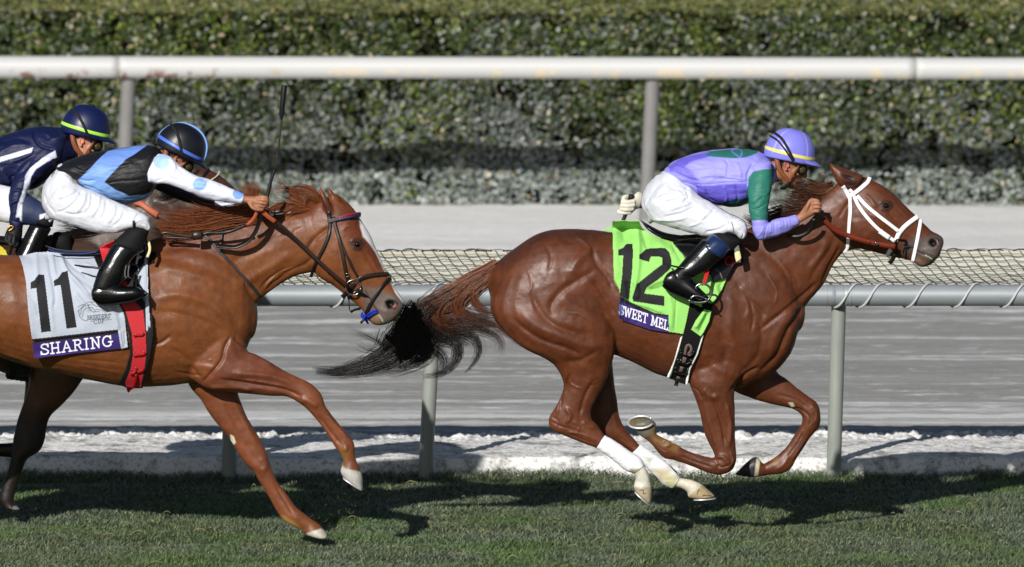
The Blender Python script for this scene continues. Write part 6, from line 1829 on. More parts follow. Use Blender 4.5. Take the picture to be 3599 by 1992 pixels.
c.paint('E', [(1256, 600), (1262, 530), (1300, 480), (1360, 466), (1480, 458), (1480, 700), (1445, 886), (1255, 892), (1240, 700)], (.16, .44, .38), 1.5, y1=-.075)
c.stroke('E', [(820, 594), (960, 592), (1100, 576), (1245, 577)], (.62, .60, .95), 2)
link('jersey', c.done(), J12, M['silk'])
# breeches
g = Geo()
g.loft('E', Y12, [((590, 452), (770, 600), .135), ((535, 485), (800, 650), .155), ((460, 545), (790, 720), .17), ((405, 615), (740, 800), .175), ((372, 690), (640, 880), .165), ((368, 770), (520, 905), .14), ((405, 840), (460, 900), .09)], 26, 5)
for sgn, cut in ((-1, 0), (1, 0)):
    g.loft('E', Y12, [((400, 800), (600, 540), .10, .09 * sgn), ((470, 895), (740, 590), .10, .115 * sgn), ((600, 942), (850, 680), .10, .14 * sgn), ((760, 988), (970, 755), .088, .17 * sgn), ((900, 1022), (1075, 815), .078, .20 * sgn), ((1000, 1018), (1155, 855), .070, .225 * sgn), ((1085, 1000), (1215, 885), .064, .238 * sgn), ((1150, 1010), (1246, 935), .058, .242 * sgn), ((1190, 1045), (1250, 985), .050, .242 * sgn)], 22, 5)
me = remesh(g, .0048, 2)
c = Clay(me, Y12, (.85, .86, .89))
for p, h_, w in [([(590, 600), (700, 640), (760, 620)], -.005, .006), ([(560, 860), (700, 830), (830, 760)], -.006, .006), ([(600, 800), (700, 770), (790, 740)], .005, .008), ([(560, 740), (640, 720), (740, 690)], -.005, .006), ([(480, 700), (560, 660), (700, 640)], .004, .008), ([(460, 880), (600, 890), (740, 870)], .005, .008),
    ([(740, 640), (760, 700), (700, 740)], -.005, .006), ([(680, 660), (720, 700), (690, 760)], .005, .006), ([(860, 900), (920, 860), (980, 790)], -.004, .006), ([(760, 940), (850, 910), (900, 850)], .004, .007), ([(900, 990), (1000, 970), (1090, 920)], -.006, .006), ([(1090, 960), (1110, 900), (1190, 880)], -.005, .005), ([(1130, 900), (1190, 900), (1240, 930)], .004, .006),
    ([(380, 700), (390, 790), (450, 880)], -.004, .006), ([(830, 690), (950, 740), (1080, 820), (1180, 880)], -.003, .003), ([(620, 480), (720, 560), (790, 650)], .004, .006), ([(1180, 960), (1220, 1000), (1200, 1050)], -.005, .005)]:
    c.line('E', p, h_ * 1.5, w)
c.noise(.0035, 18, 92, (1.6, 1, 1)); c.noise(.0012, 55, 99); c.apply()
c.col[:] = lin((.80, .81, .84)); M['breech2'] = mat('breeches_fabric', rough=.6, spec=.3, bump=(24, .55, .010), stretch=(1, 1, .7))
c.stroke('E', [(1118, 905), (1130, 930), (1140, 990)], (.08, .08, .09), 3)
c.stroke('E', [(395, 630), (420, 580), (480, 520), (540, 492)], (.25, .18, .35), 2)
link('breeches', c.done(), J12, M['breech2'])
# boots
def boots(root, crop, yc, shaft, foot, sock, cuff=None, far=True):
    for sgn in ((-1, 1) if far else (-1,)):
        b = Geo()
        b.loft(crop, yc, [(a, b_, w, -sgn * 0 + (off if sgn < 0 else -off)) for a, b_, w, off in shaft], 22, 5)
        b.loft(crop, yc, [(a, b_, w, (off if sgn < 0 else -off)) for a, b_, w, off in foot], 20, 5)
        me = remesh(b, .0045, 2)
        c = Clay(me, yc, (.03, .032, .04))
        c.noise(.0015, 14, 93); c.apply()
        o = link('boot', c.done(), root, M['boot'])
        g = Geo(); g.loft(crop, yc, [(a, b_, w, (off if sgn < 0 else -off)) for a, b_, w, off in sock], 18, 4)
        g.obj('knee_guard', root, M['blackcloth'])
        if cuff:
            g = Geo(); g.loft(crop, yc, [(a, b_, w, (off if sgn < 0 else -off)) for a, b_, w, off in cuff], 24, 4)
            g.obj('boot_cuff', root, M['bootnavy'])
BY = -.325
boots(J12, 'G', Y12,
    [((872, 215), (1088, 330), .056, -.29), ((800, 295), (1010, 400), .054, -.30), ((735, 370), (935, 465), .050, -.315), ((680, 435), (858, 512), .044, -.325), ((640, 480), (800, 532), .040, BY), ((620, 520), (790, 560), .040, BY)],
    [((600, 488), (548, 600), .033, BY), ((650, 470), (590, 640), .040, BY), ((735, 505), (655, 672), .042, BY), ((795, 560), (735, 702), .044, -.33), ((850, 618), (810, 725), .045, -.335), ((905, 668), (875, 738), .038, -.34), ((938, 705), (925, 735), .02, -.34)],
    [((1010, 150), (1205, 250), .054, -.255), ((950, 175), (1160, 285), .053, -.265), ((880, 225), (1090, 325), .052, -.285)],
    [((945, 180), (1095, 320), .0, -.28)] and [((960, 170), (1120, 300), .064, -.275), ((925, 195), (1098, 318), .064, -.282), ((862, 250), (1050, 372), .062, -.294)])
g = Geo(); g.loft('G', Y12, [((548, 598), (556, 625), .034, BY), ((600, 640), (605, 655), .042, BY), ((660, 668), (668, 684), .044, BY), ((740, 700), (745, 716), .045, -.33), ((820, 722), (822, 740), .044, -.335), ((900, 732), (902, 748), .036, -.34)], 14)
g.obj('sole', J12, M['blackcloth'])
g = Geo(); g.tube(P(S('G', [(585, 415), (610, 435), (660, 445), (720, 455)]), np.array([Y12 - .29, Y12 - .33, Y12 - .36, Y12 - .37])), .005, 8); g.obj('spur', J12, M['boot'])
# white glove of the whip hand
g = Geo()
GY = .10
g.loft('E', Y12, [((372, 660), (350, 790), .028, GY), ((340, 650), (320, 800), .034, GY - .01), ((300, 680), (280, 835), .036, GY - .02), ((255, 720), (245, 838), .03, GY - .02)], 18)
fingers(g, 'E', Y12, [([(265, 690), (225, 695), (215, 715), (240, 725)], [GY - .03, GY - .06, GY - .06, GY - .05], .0125), ([(300, 730), (250, 738), (205, 735), (215, 755)], [GY - .055, GY - .07, GY - .065, GY - .05], .0125),
    ([(300, 762), (250, 770), (200, 765), (205, 785)], [GY - .055, GY - .07, GY - .065, GY - .05], .0125), ([(290, 795), (240, 800), (195, 795), (200, 812)], [GY - .055, GY - .068, GY - .06, GY - .05], .0115), ([(270, 825), (225, 828), (180, 825), (172, 810)], [GY - .05, GY - .06, GY - .055, GY - .045], .0105)])
me = remesh(g, .004, 1); link('glove', me, J12, M['glovew'])
wp = thing('whip', 'black whip held in the white glove behind the jockey in lilac', 'whip', (.75, Y12 + .1, 1.6))
g = Geo(); q = P(S('E', [(283, 672), (280, 700), (262, 770), (235, 840), (212, 895)]), Y12 + GY - .045); g.tube(q, [.014, .013, .011, .011, .010], 12); g.obj('handle', wp, M['blackleather'])
g = Geo(); g.ell(P(S('E', (282, 690)), Y12 + GY - .048), (.018, .018, .013)); g.obj('knob', wp, M['blackleather'])
g = Geo(); q = P(S('E', [(212, 895), (180, 980), (150, 1060), (120, 1150)]), Y12 + np.array([GY - .045, GY + .08, GY + .2, GY + .28])); g.tube(q, [.008, .006, .005, .004], 8); g.obj('shaft', wp, M['blackleather'])

# ------------------------------------------------------------------ jockey 11
J11 = thing('person', 'jockey in black and light blue silks with spotted white sleeve, arm stretched forward', 'person', (-2.1, Y11, 1.5))
h11 = Head('A', (1462, 608), Y11 + .02, 29)
g = Geo(); h11.flesh(g)
g.loft('A', Y11, [((1290, 520), (1260, 720), .10), ((1350, 560), (1330, 700), .07), ((1400, 580), (1400, 690), .055), ((1450, 600), (1450, 690), .045)], 16)
g.loft('A', Y11, [((460, 830), (540, 990), .09), ((590, 740), (680, 840), .09), ((800, 650), (850, 830), .11), ((1040, 600), (1060, 890), .12), ((1260, 570), (1220, 810), .10)], 18)
g.loft('A', Y11, [((480, 1040), (590, 890), .06, -.09), ((780, 1140), (880, 1010), .05, -.16), ((1010, 1170), (1070, 1080), .04, -.21), ((1160, 1160), (1200, 1110), .03, -.235)], 14)
g.loft('A', Y11, [((1290, 740), (1350, 640), .035, -.12), ((1460, 790), (1510, 730), .032, -.18), ((1660, 880), (1690, 815), .03, -.215), ((1850, 940), (1880, 875), .027, -.228), ((1990, 970), (2010, 918), .023, -.23),
    ((2060, 985), (2060, 922), .023, -.23), ((2110, 1000), (2110, 925), .028, -.232), ((2160, 1020), (2155, 925), .032, -.232), ((2205, 1020), (2205, 928), .030, -.232)], 16)
fingers(g, 'A', Y11, [([(2140, 938), (2195, 930), (2232, 938), (2240, 955)], [-.245, -.262, -.255, -.235], .0098), ([(2135, 958), (2195, 952), (2236, 965), (2238, 985)], [-.25, -.268, -.26, -.24], .0098),
    ([(2130, 980), (2185, 980), (2222, 992), (2220, 1012)], [-.25, -.268, -.26, -.24], .0095), ([(2125, 1000), (2170, 1005), (2202, 1016), (2196, 1034)], [-.245, -.262, -.255, -.24], .0086),
    ([(2085, 985), (2110, 1020), (2150, 1038), (2190, 1040)], [-.25, -.262, -.262, -.25], .0105)])
# far arm
g.loft('A', Y11, [((1290, 740), (1300, 840), .035, .12), ((1500, 885), (1510, 940), .03, .18), ((1750, 970), (1760, 1010), .025, .20), ((1950, 978), (1960, 1012), .021, .20), ((2050, 985), (2060, 1030), .026, .2)], 14)
me = remesh(g, .0042, 2)
c = Clay(me, Y11, (.60, .40, .29))
for p in ([(2150, 948), (2225, 950)], [(2145, 968), (2225, 976)], [(2140, 990), (2212, 1003)]): c.line('A', p, -.0035, .0022)
c.apply()
c.paint('A', [(1350, 540), (1430, 540), (1500, 580), (1440, 600), (1400, 600)], (.14, .10, .09), 5)
c.mottle(.05); link('body', c.done(), J11, M['skin'])
LB = (.50, .66, .88); LB2 = (.43, .57, .86)
helmet(J11, h11, Y11, (.075, .08, .11), (.28, .42, .80), stripes=((0.12, .006, (.50, .66, .88)), (math.pi, .012, (.55, .70, .90))))
goggles(J11, h11, None)
g = Geo(); q = np.array([h11.p(x, -.02 * 0 - .012, z) for x, z in ((.141, .055), (.136, .10), (.118, .145), (.085, .178), (.04, .198), (-.01, .2), (-.06, .186), (-.10, .155), (-.128, .11), (-.138, .07))])
q = smooth_path(q[:, [0, 2, 1]], 40)[:, [0, 2, 1]]; g.tube(q, .006, 8); g.obj('crown_piping', J11, mat('blue_piping_cap', (.48, .64, .90), rough=.4))
g = Geo()
g.loft('A', Y11, [((497, 668), (545, 735), .11), ((560, 630), (640, 790), .145), ((700, 582), (740, 890), .165), ((860, 548), (860, 940), .175), ((1020, 522), (1010, 985), .18), ((1160, 505), (1130, 975), .185), ((1260, 500), (1240, 930), .175), ((1325, 530), (1300, 850), .14), ((1370, 570), (1345, 770), .09)], 32, 5, .95)
g.loft('A', Y11, [((1236, 730), (1320, 568), .055, -.11), ((1245, 790), (1400, 578), .062, -.15), ((1310, 822), (1480, 645), .060, -.18), ((1420, 830), (1560, 712), .056, -.20), ((1560, 885), (1660, 760), .052, -.215), ((1720, 945), (1780, 795), .048, -.225), ((1880, 975), (1920, 855), .042, -.23), ((2018, 990), (2038, 905), .034, -.23)], 22, 6)
g.loft('A', Y11, [((1280, 660), (1280, 860), .06, .12), ((1480, 840), (1500, 960), .052, .18), ((1740, 950), (1760, 1030), .042, .20), ((1960, 965), (1965, 1015), .032, .20)], 16)
me = remesh(g, .0048, 2)
c = Clay(me, Y11, (.085, .085, .10))
for p, h_, w in [([(650, 780), (720, 800), (800, 790)], -.005, .006), ([(690, 830), (780, 860), (860, 900)], -.005, .006), ([(900, 700), (1000, 680), (1120, 650)], .004, .01), ([(880, 820), (1000, 800), (1180, 790)], -.003, .004), ([(1240, 600), (1290, 560), (1330, 560)], .004, .006), ([(1230, 750), (1280, 620), (1330, 572)], -.004, .005),
    ([(1400, 600), (1460, 680), (1420, 760)], .004, .008), ([(1480, 680), (1540, 740)], -.004, .005), ([(1640, 800), (1760, 830), (1850, 850)], .003, .008), ([(1300, 800), (1400, 770), (1500, 800)], -.004, .007), ([(1700, 780), (1720, 800), (1700, 830)], .003, .004), ([(1740, 790), (1755, 810)], -.003, .004), ([(600, 680), (700, 720), (760, 700)], .004, .007)]:
    c.line('A', p, h_ * 1.5, w)
c.noise(.003, 20, 94, (1, 1, 1.8)); c.noise(.0007, 50, 98); c.apply()
ny = .05
c.paint('A', [(900, 545), (1000, 524), (1232, 495), (1200, 520), (1140, 560), (1050, 620), (960, 710), (871, 806), (650, 791), (740, 710), (800, 640)], LB2, 1.5, y1=ny)
c.paint('A', [(655, 789), (868, 802), (955, 705), (985, 690), (860, 660), (760, 700)], LB, 2, y1=ny, a=.5)
c.paint('A', [(648, 790), (871, 806), (960, 868), (1080, 920), (1200, 912), (1290, 878), (1275, 915), (1200, 960), (1060, 1000), (990, 1000), (860, 940), (730, 900), (680, 850)], LB, 1.5, y1=ny)
c.paint('A', [(1232, 740), (1250, 690), (1290, 600), (1325, 566), (1420, 570), (2060, 880), (2060, 1010), (1850, 1000), (1500, 880), (1400, 835), (1300, 830), (1240, 800)], (.86, .87, .94), 1.5, y1=-.085)
def disc(cx, cy, rx, ry): return [(cx + rx * math.cos(t), cy + ry * math.sin(t)) for t in np.linspace(0, 2 * math.pi, 24, endpoint=False)]
c.paint('A', disc(1350, 636, 66, 64), (.64, .77, .94), 1.5, y1=-.085); c.paint('A', disc(1668, 826, 58, 52), (.55, .70, .92), 1.5, y1=-.085); c.paint('A', disc(1990, 905, 46, 46), (.48, .64, .92), 1.5, y1=-.085)
c.paint('A', [(1800, 930), (2000, 930), (2000, 1030), (1790, 1030)], (.80, .82, .90), 2, y0=.1)
link('jersey', c.done(), J11, M['silk'])
g = Geo()
g.loft('A', Y11, [((492, 672), (620, 760), .12), ((450, 722), (690, 850), .15), ((400, 775), (700, 920), .17), ((362, 845), (680, 1010), .175), ((346, 925), (620, 1100), .17), ((352, 1000), (520, 1130), .15), ((385, 1065), (440, 1110), .10)], 26, 5)
g.ell(P(S('A', (492, 690)), Y11 - .02), (.012, .05, .022))
for sgn in (-1, 1):
    g.loft('A', Y11, [((375, 1030), (560, 780), .10, .09 * sgn), ((430, 1105), (700, 850), .10, .115 * sgn), ((560, 1152), (800, 885), .10, .14 * sgn), ((700, 1200), (920, 945), .09, .17 * sgn), ((840, 1232), (1010, 985), .08, .20 * sgn), ((970, 1232), (1110, 1025), .072, .225 * sgn), ((1080, 1205), (1190, 1060), .066, .238 * sgn), ((1170, 1192), (1240, 1105), .058, .243 * sgn), ((1225, 1215), (1258, 1160), .045, .243 * sgn)], 22, 5)
me = remesh(g, .0048, 2)
c = Clay(me, Y11, (.86, .87, .90))
for p, h_, w in [([(690, 870), (640, 960), (560, 1030)], -.006, .007), ([(720, 880), (700, 980), (640, 1060)], .006, .008), ([(770, 900), (760, 1000), (700, 1080)], -.006, .007), ([(830, 920), (820, 1010), (760, 1100)], .005, .008), ([(640, 870), (560, 920), (480, 940)], .005, .008), ([(600, 1010), (520, 1050), (470, 1060)], -.005, .006), ([(520, 1060), (620, 1080), (700, 1060)], -.005, .006),
    ([(890, 950), (880, 1040), (840, 1120)], -.005, .007), ([(960, 1000), (950, 1080), (900, 1150)], .005, .008), ([(1040, 1040), (1010, 1120), (940, 1180)], -.005, .007), ([(1120, 1140), (1150, 1080), (1200, 1060)], -.005, .006), ([(1110, 1150), (1180, 1120), (1240, 1130)], .005, .006), ([(800, 1040), (950, 1080), (1100, 1140)], -.0025, .003), ([(370, 900), (400, 1000), (470, 1080)], -.004, .007), ([(500, 740), (580, 790), (640, 850)], .003, .01), ([(1180, 1150), (1230, 1170), (1240, 1200)], -.005, .004)]:
    c.line('A', p, h_ * 1.5, w)
c.noise(.0035, 18, 95, (1.6, 1, 1)); c.noise(.0012, 55, 99); c.apply(); c.col[:] = lin((.80, .81, .84))
c.stroke('A', [(1118, 1140), (1125, 1195)], (.08, .08, .09), 12)
c.stroke('A', [(432, 765), (440, 745), (458, 728)], (.3, .3, .4), 3)
link('breeches', c.done(), J11, M['breech2'])
boots(J11, 'B', Y11,
    [((945, 125), (1175, 200), .056, -.29), ((905, 195), (1115, 250), .054, -.30), ((868, 270), (1070, 320), .050, -.31), ((825, 350), (1038, 400), .046, -.32), ((795, 430), (1000, 470), .041, BY), ((775, 490), (960, 520), .040, BY)],
    [((780, 500), (772, 590), .033, BY), ((830, 470), (810, 630), .040, BY), ((900, 460), (880, 640), .043, BY), ((980, 480), (965, 630), .044, -.33), ((1060, 490), (1060, 615), .045, -.335), ((1140, 492), (1145, 600), .040, -.34), ((1195, 520), (1205, 572), .026, -.34)],
    [((1080, 0), (1245, 30), .054, -.26), ((1020, 50), (1220, 105), .054, -.272), ((950, 118), (1180, 195), .052, -.288)], None)
g = Geo(); g.loft('B', Y11, [((775, 590), (785, 612), .034, BY), ((830, 630), (838, 646), .042, BY), ((920, 630), (924, 648), .045, BY), ((1020, 615), (1024, 632), .046, -.335), ((1120, 598), (1124, 614), .042, -.34), ((1215, 550), (1222, 566), .03, -.34)], 14)
g.obj('sole', J11, M['blackcloth'])
c2 = Geo(); c2.tube(P(S('B', [(1000, 480), (1060, 410), (1110, 425), (1160, 470), (1200, 530), (1195, 580)]), Y11 - .39), .005, 8); c2.obj('stirrup', sd11, mat('dark_stirrup', (.12, .12, .12), rough=.3, metal=.6))
for p, w in (([(1060, 300), (1045, 370), (1050, 430)], 8), ([(1085, 300), (1072, 370), (1075, 430)], 8)):
    free_strap(sd11, 'stirrup_leather', 'B', p, w, Y11, [-.36, -.37, -.38], M['blackleather'], .004)
g = Geo(); g.tube(P(S('B', [(625, 312), (700, 325), (780, 332), (840, 340)]), np.array([Y11 - .30, Y11 - .34, Y11 - .36, Y11 - .365])), [.004, .006, .006, .006], 8); g.obj('spur', J11, M['blackleather'])
for pts in ([(960, 128), (1010, 142), (1060, 165), (1118, 215)], [(895, 232), (960, 255), (1050, 320)], [(850, 478), (900, 530), (905, 545)]):
    q = P(smooth_path(S('B', pts), 14), Y11 - np.linspace(.345, .352, 14)); g = Geo(); g.tube(q, .0016, 6); g.obj('boot_seam', J11, M['boot'])
wp = thing('whip', 'long upright black whip held in the bare hand of the jockey in black', 'whip', (-1.4, Y11 - .22, 1.9))
g = Geo(); q = P(S('A', [(2215, 1010), (2230, 940), (2262, 800), (2295, 700)]), Y11 - .235); g.tube(q, [.0095, .0095, .009, .008], 12); g.obj('grip', wp, M['blackleather'])
g = Geo(); q = P(smooth_path(S('A', [(2295, 700), (2315, 600), (2335, 450), (2352, 300), (2362, 250)]), 24), Y11 - .235); g.tube(q, np.linspace(.0062, .0038, 24), 10); g.obj('shaft', wp, M['blackleather'])
for i in range(22):
    t = i / 21
    p = P(smooth_path(S('A', [(2305, 660), (2315, 600), (2335, 450), (2352, 300)]), 22)[i], Y11 - .2405)
    g = Geo(); g.ell(p, (.0026, .0026, .0022), None, 8, 5); g.obj('braid_stud', wp, M['brass'])
g = Geo(); q = P(S('S', [(989, 421), (990, 400), (995, 345), (999, 306), (1000, 299)]), Y11 - .235); g.tube(q, [.006, .0145, .0155, .0165, .015], 14); g.obj('flap', wp, M['blackleather'])

# ------------------------------------------------------------------ jockey 13
J13 = thing('person', 'jockey in navy silks with white stripes and lime cap band at the left edge', 'person', (-2.6, Y13, 1.5))
h13 = Head('A', (692, 462), Y13 + .0, 16)
g = Geo(); h13.flesh(g)
g.loft('A', Y13, [((540, 400), (500, 640), .10), ((590, 420), (590, 600), .07), ((640, 430), (650, 590), .058), ((690, 450), (700, 570), .05)], 16)
g.loft('A', Y13, [((-350, 720), (-220, 860), .09), ((-80, 540), (0, 760), .10), ((200, 450), (250, 760), .11), ((480, 450), (440, 690), .09)], 18)
g.loft('A', Y13, [((-280, 980), (-120, 820), .06, -.10), ((0, 1060), (130, 930), .05, -.15), ((250, 1120), (320, 1030), .035, -.2), ((370, 1160), (420, 1110), .03, -.21)], 14)
g.loft('A', Y13, [((200, 700), (380, 640), .035, -.13), ((110, 900), (200, 880), .03, -.2), ((95, 1120), (175, 1120), .024, -.225), ((90, 1180), (165, 1180), .022, -.23)], 14)
me = remesh(g, .0048, 2)
c = Clay(me, Y13, (.76, .55, .46))
c.paint('A', [(600, 390), (700, 390), (680, 430), (650, 450), (620, 430)], (.10, .07, .06), 4)
c.paint('A', [(665, 420), (720, 415), (720, 500), (670, 500)], (.80, .50, .42), 6)
c.mottle(.05); link('body', c.done(), J13, M['skin'])
helmet(J13, h13, Y13, (.065, .10, .27), (.66, .90, .28), button=True, seams=((.06, .10, .28), (-.5, .5, -1.57, -2.5, 2.5)))
goggles(J13, h13, None)
NV = (.055, .085, .24)
g = Geo()
g.loft('A', Y13, [((-420, 640), (-330, 800), .12), ((-280, 540), (-200, 860), .15), ((-60, 450), (0, 860), .17), ((100, 398), (150, 868), .175), ((280, 345), (270, 870), .185), ((420, 343), (400, 800), .18), ((540, 362), (500, 720), .14), ((600, 410), (580, 650), .09), ((640, 450), (640, 600), .065)], 30, 5, .95)
g.loft('A', Y13, [((290, 480), (560, 420), .06, -.10), ((200, 610), (500, 600), .068, -.14), ((120, 750), (340, 740), .064, -.18), ((78, 880), (240, 850), .058, -.21), ((62, 1000), (215, 960), .052, -.225), ((68, 1090), (200, 1080), .044, -.23), ((82, 1170), (190, 1190), .036, -.23)], 22, 5)
me = remesh(g, .0052, 2)
c = Clay(me, Y13, NV)
for p, h_, w in [([(290, 350), (285, 420), (340, 500), (460, 540)], -.008, .007), ([(100, 640), (200, 600), (290, 560)], .006, .010), ([(80, 780), (180, 720), (260, 640)], -.007, .008), ([(140, 800), (200, 780), (240, 700)], .006, .008), ([(70, 900), (150, 870), (210, 900)], -.005, .007), ([(80, 1000), (140, 960), (200, 980)], .005, .007), ([(0, 480), (150, 440), (260, 470)], -.005, .010), ([(0, 560), (120, 500), (250, 500)], .005, .010),
    ([(300, 640), (400, 600), (470, 640)], -.006, .008), ([(540, 380), (600, 470), (620, 560)], -.005, .008), ([(250, 760), (350, 740), (460, 640)], .006, .010), ([(0, 700), (60, 760), (80, 830)], .006, .010), ([(380, 400), (440, 440), (540, 430)], .004, .008), ([(80, 1120), (140, 1140), (190, 1120)], -.004, .005)]:
    c.line('A', p, h_ * 1.5, w)
c.noise(.004, 14, 96); c.apply()
WS = (.84, .86, .92)
c.paint('A', [(-200, 680), (0, 600), (150, 555), (275, 517), (262, 560), (150, 595), (10, 636), (-200, 730)], WS, 1.5, y1=.05)
c.paint('A', [(462, 543), (476, 600), (390, 640), (300, 700), (258, 760), (235, 880), (205, 1000), (186, 1104), (133, 1102), (150, 990), (190, 890), (212, 765), (250, 695), (350, 605)], WS, 1.5, y1=.0)
link('jersey', c.done(), J13, M['silk'])
g = Geo()
g.loft('A', Y13, [((-420, 700), (-250, 850), .14), ((-500, 820), (-150, 960), .17), ((-480, 980), (-200, 1060), .16)], 22, 4)
for sgn in (-1, 1):
    g.loft('A', Y13, [((-420, 1060), (-200, 800), .10, .10 * sgn), ((-200, 1120), (20, 830), .10, .14 * sgn), ((0, 1140), (180, 880), .09, .17 * sgn), ((150, 1160), (290, 940), .08, .20 * sgn), ((300, 1170), (380, 1000), .07, .22 * sgn), ((380, 1180), (450, 1080), .06, .225 * sgn)], 20, 5)
me = remesh(g, .0056, 2); c = Clay(me, Y13, (.84, .85, .88)); c.noise(.003, 18, 97); c.apply()
c.paint('A', [(185, 900), (260, 900), (350, 980), (400, 1060), (330, 1080), (330, 1160), (180, 1220)], (.16, .20, .32), 2, y1=0)  # shaded part of the thigh painted dark navy on the white fabric
link('breeches', c.done(), J13, M['breech2'])
boots(J13, 'A', Y13, [((250, 1160), (430, 1200), .055, -.25), ((200, 1260), (380, 1290), .052, -.27), ((160, 1360), (330, 1390), .048, -.29), ((110, 1460), (260, 1500), .042, -.31)], [((70, 1480), (80, 1560), .035, -.31), ((160, 1460), (160, 1590), .042, -.31), ((260, 1480), (270, 1590), .04, -.32), ((350, 1520), (355, 1580), .03, -.32)], [((330, 1060), (450, 1120), .054, -.235), ((280, 1120), (440, 1180), .052, -.245)], None)
g = Geo()
g.loft('A', Y13, [((85, 1165), (190, 1185), .032, -.235), ((60, 1200), (188, 1235), .040, -.24), ((45, 1245), (180, 1280), .040, -.245), ((60, 1300), (150, 1330), .034, -.25)], 18)
fingers(g, 'A', Y13, [([(60, 1240), (50, 1290), (75, 1310), (100, 1290)], [-.27, -.285, -.29, -.28], .012), ([(90, 1260), (80, 1320), (105, 1335), (125, 1310)], [-.28, -.29, -.295, -.28], .012), ([(120, 1270), (115, 1335), (135, 1345), (150, 1320)], [-.28, -.29, -.29, -.28], .0115), ([(100, 1320), (90, 1370), (80, 1410)], [-.28, -.28, -.27], .010)])
me = remesh(g, .0045, 1); link('glove', me, J13, M['gloveb'])
strap_b = Geo(); strap_b.tube(P(S('A', [(62, 1205), (80, 1175), (108, 1170), (110, 1190), (75, 1215)]), Y13 - .29), .004, 6); strap_b.obj('glove_badge', J13, M['brass'])
# ================================================================== MANES AND TAILS
def hair(root, name, yc, locks, m=None, seed=1, tight=1.0):
    """locks: (crop, path, depth offsets, spread start, spread end, strands, radius, colour root, colour tip); spreads in source pixels"""
    r = np.random.default_rng(seed)
    V, Fq, C = [], [], []
    n0 = 0
    K = 12
    for crop, path, ys, s0, s1, n, rad, c0, c1 in locks:
        q = S(crop, path)
        e = smooth_path(np.hstack([q, np.array(ys, float)[:, None]]), K)
        t = np.gradient(e[:, :2], axis=0); t /= np.linalg.norm(t, axis=1)[:, None]
        nn = np.stack([-t[:, 1], t[:, 0]], -1)
        s = np.linspace(0, 1, K)
        for i in range(n):
            a = r.normal() * .5; a2 = a * .8 + r.normal() * .25
            b = r.normal() * .5
            spread = (s0 * a * (1 - s) + s1 * a2 * s) * tight
            wob = np.sin(s * r.uniform(1, 3) + r.uniform(0, 6)) * s * (s1 * .04 + 1.0) * r.uniform(0, 1)
            ln = r.uniform(.65, 1.05)
            k = np.clip(s * ln, 0, 1)
            ee = np.stack([np.interp(k, s, e[:, j]) for j in range(3)], -1)
            nk = np.stack([np.interp(k, s, nn[:, j]) for j in range(2)], -1)
            uv = ee[:, :2] + nk * (spread + wob)[:, None]
            dep = ee[:, 2] + (s0 * (1 - s) + s1 * s) / 642 * b * .35
            p = P(uv, yc + dep)
            rr = rad * r.uniform(.6, 1.3) * (1 - .85 * s ** 1.5)
            tt = np.gradient(p, axis=0); tt /= np.linalg.norm(tt, axis=1)[:, None] + 1e-9
            x = np.cross(tt, [0, 1., 0]); x /= np.linalg.norm(x, axis=1)[:, None] + 1e-9
            y = np.cross(tt, x)
            ring = [p + rr[:, None] * (math.cos(w) * x + math.sin(w) * y) for w in (-1.57, .52, 2.62)]
            v = np.stack(ring, 1).reshape(-1, 3)
            V.append(v)
            cc = lin(c0) * (1 - s[:, None]) + lin(c1) * s[:, None]
            cc = cc * r.uniform(.55, 1.35)
            C.append(np.repeat(cc, 3, 0))
            i0 = n0 + np.arange(K - 1)[:, None] * 3 + np.arange(3)[None, :]
            i1 = n0 + np.arange(K - 1)[:, None] * 3 + (np.arange(3)[None, :] + 1) % 3
            Fq.append(np.stack([i0, i1, i1 + 3, i0 + 3], -1).reshape(-1, 4))
            n0 += K * 3
    me = mesh(name, np.vstack(V), np.vstack(Fq), True, np.vstack(C))
    return link(name, me, root, m or M['hair'])

CH = (.48, .27, .16); CD = (.22, .13, .10); BK = (.06, .052, .052); BD = (.12, .09, .082)
# tail 12 (crop I)
T = []
dz = lambda n, a=0, b=0: list(np.linspace(a, b, n))
T += [('I', [(1525, 290), (1440, 350), (1300, 430), (1150, 540), (1000, 620), (900, 650)], dz(6), 30, 60, 420, .0016, CH, CH)]
T += [('I', [(1500, 330), (1400, 430), (1250, 520), (1100, 600), (980, 640), (850, 740), (760, 860)], dz(7, 0, .02), 34, 70, 520, .0015, CH, BK)]
T += [('I', [(1490, 340), (1380, 460), (1240, 560), (1080, 640), (920, 700), (780, 820), (640, 980), (560, 1040)], dz(8, 0, .02), 30, 90, 420, .0017, CH, BK)]
T += [('I', [(1150, 560), (1000, 640), (880, 780), (760, 940), (640, 1060), (500, 1110)], dz(6, 0, .03), 60, 80, 460, .0017, CD, BK)]
T += [('I', [(1000, 640), (900, 820), (760, 1020), (560, 1120), (360, 1170), (200, 1200), (20, 1190)], dz(7, 0, .03), 70, 26, 420, .0015, BK, BK)]
T += [('I', [(900, 800), (760, 1020), (560, 1110), (380, 1130), (220, 1170), (80, 1160), (-10, 1150)], dz(7, 0, .02), 60, 30, 150, .0013, BK, BK)]
T += [('I', [(760, 960), (600, 1080), (420, 1180), (280, 1220), (180, 1260)], dz(5), 60, 10, 60, .0011, BK, BK)]
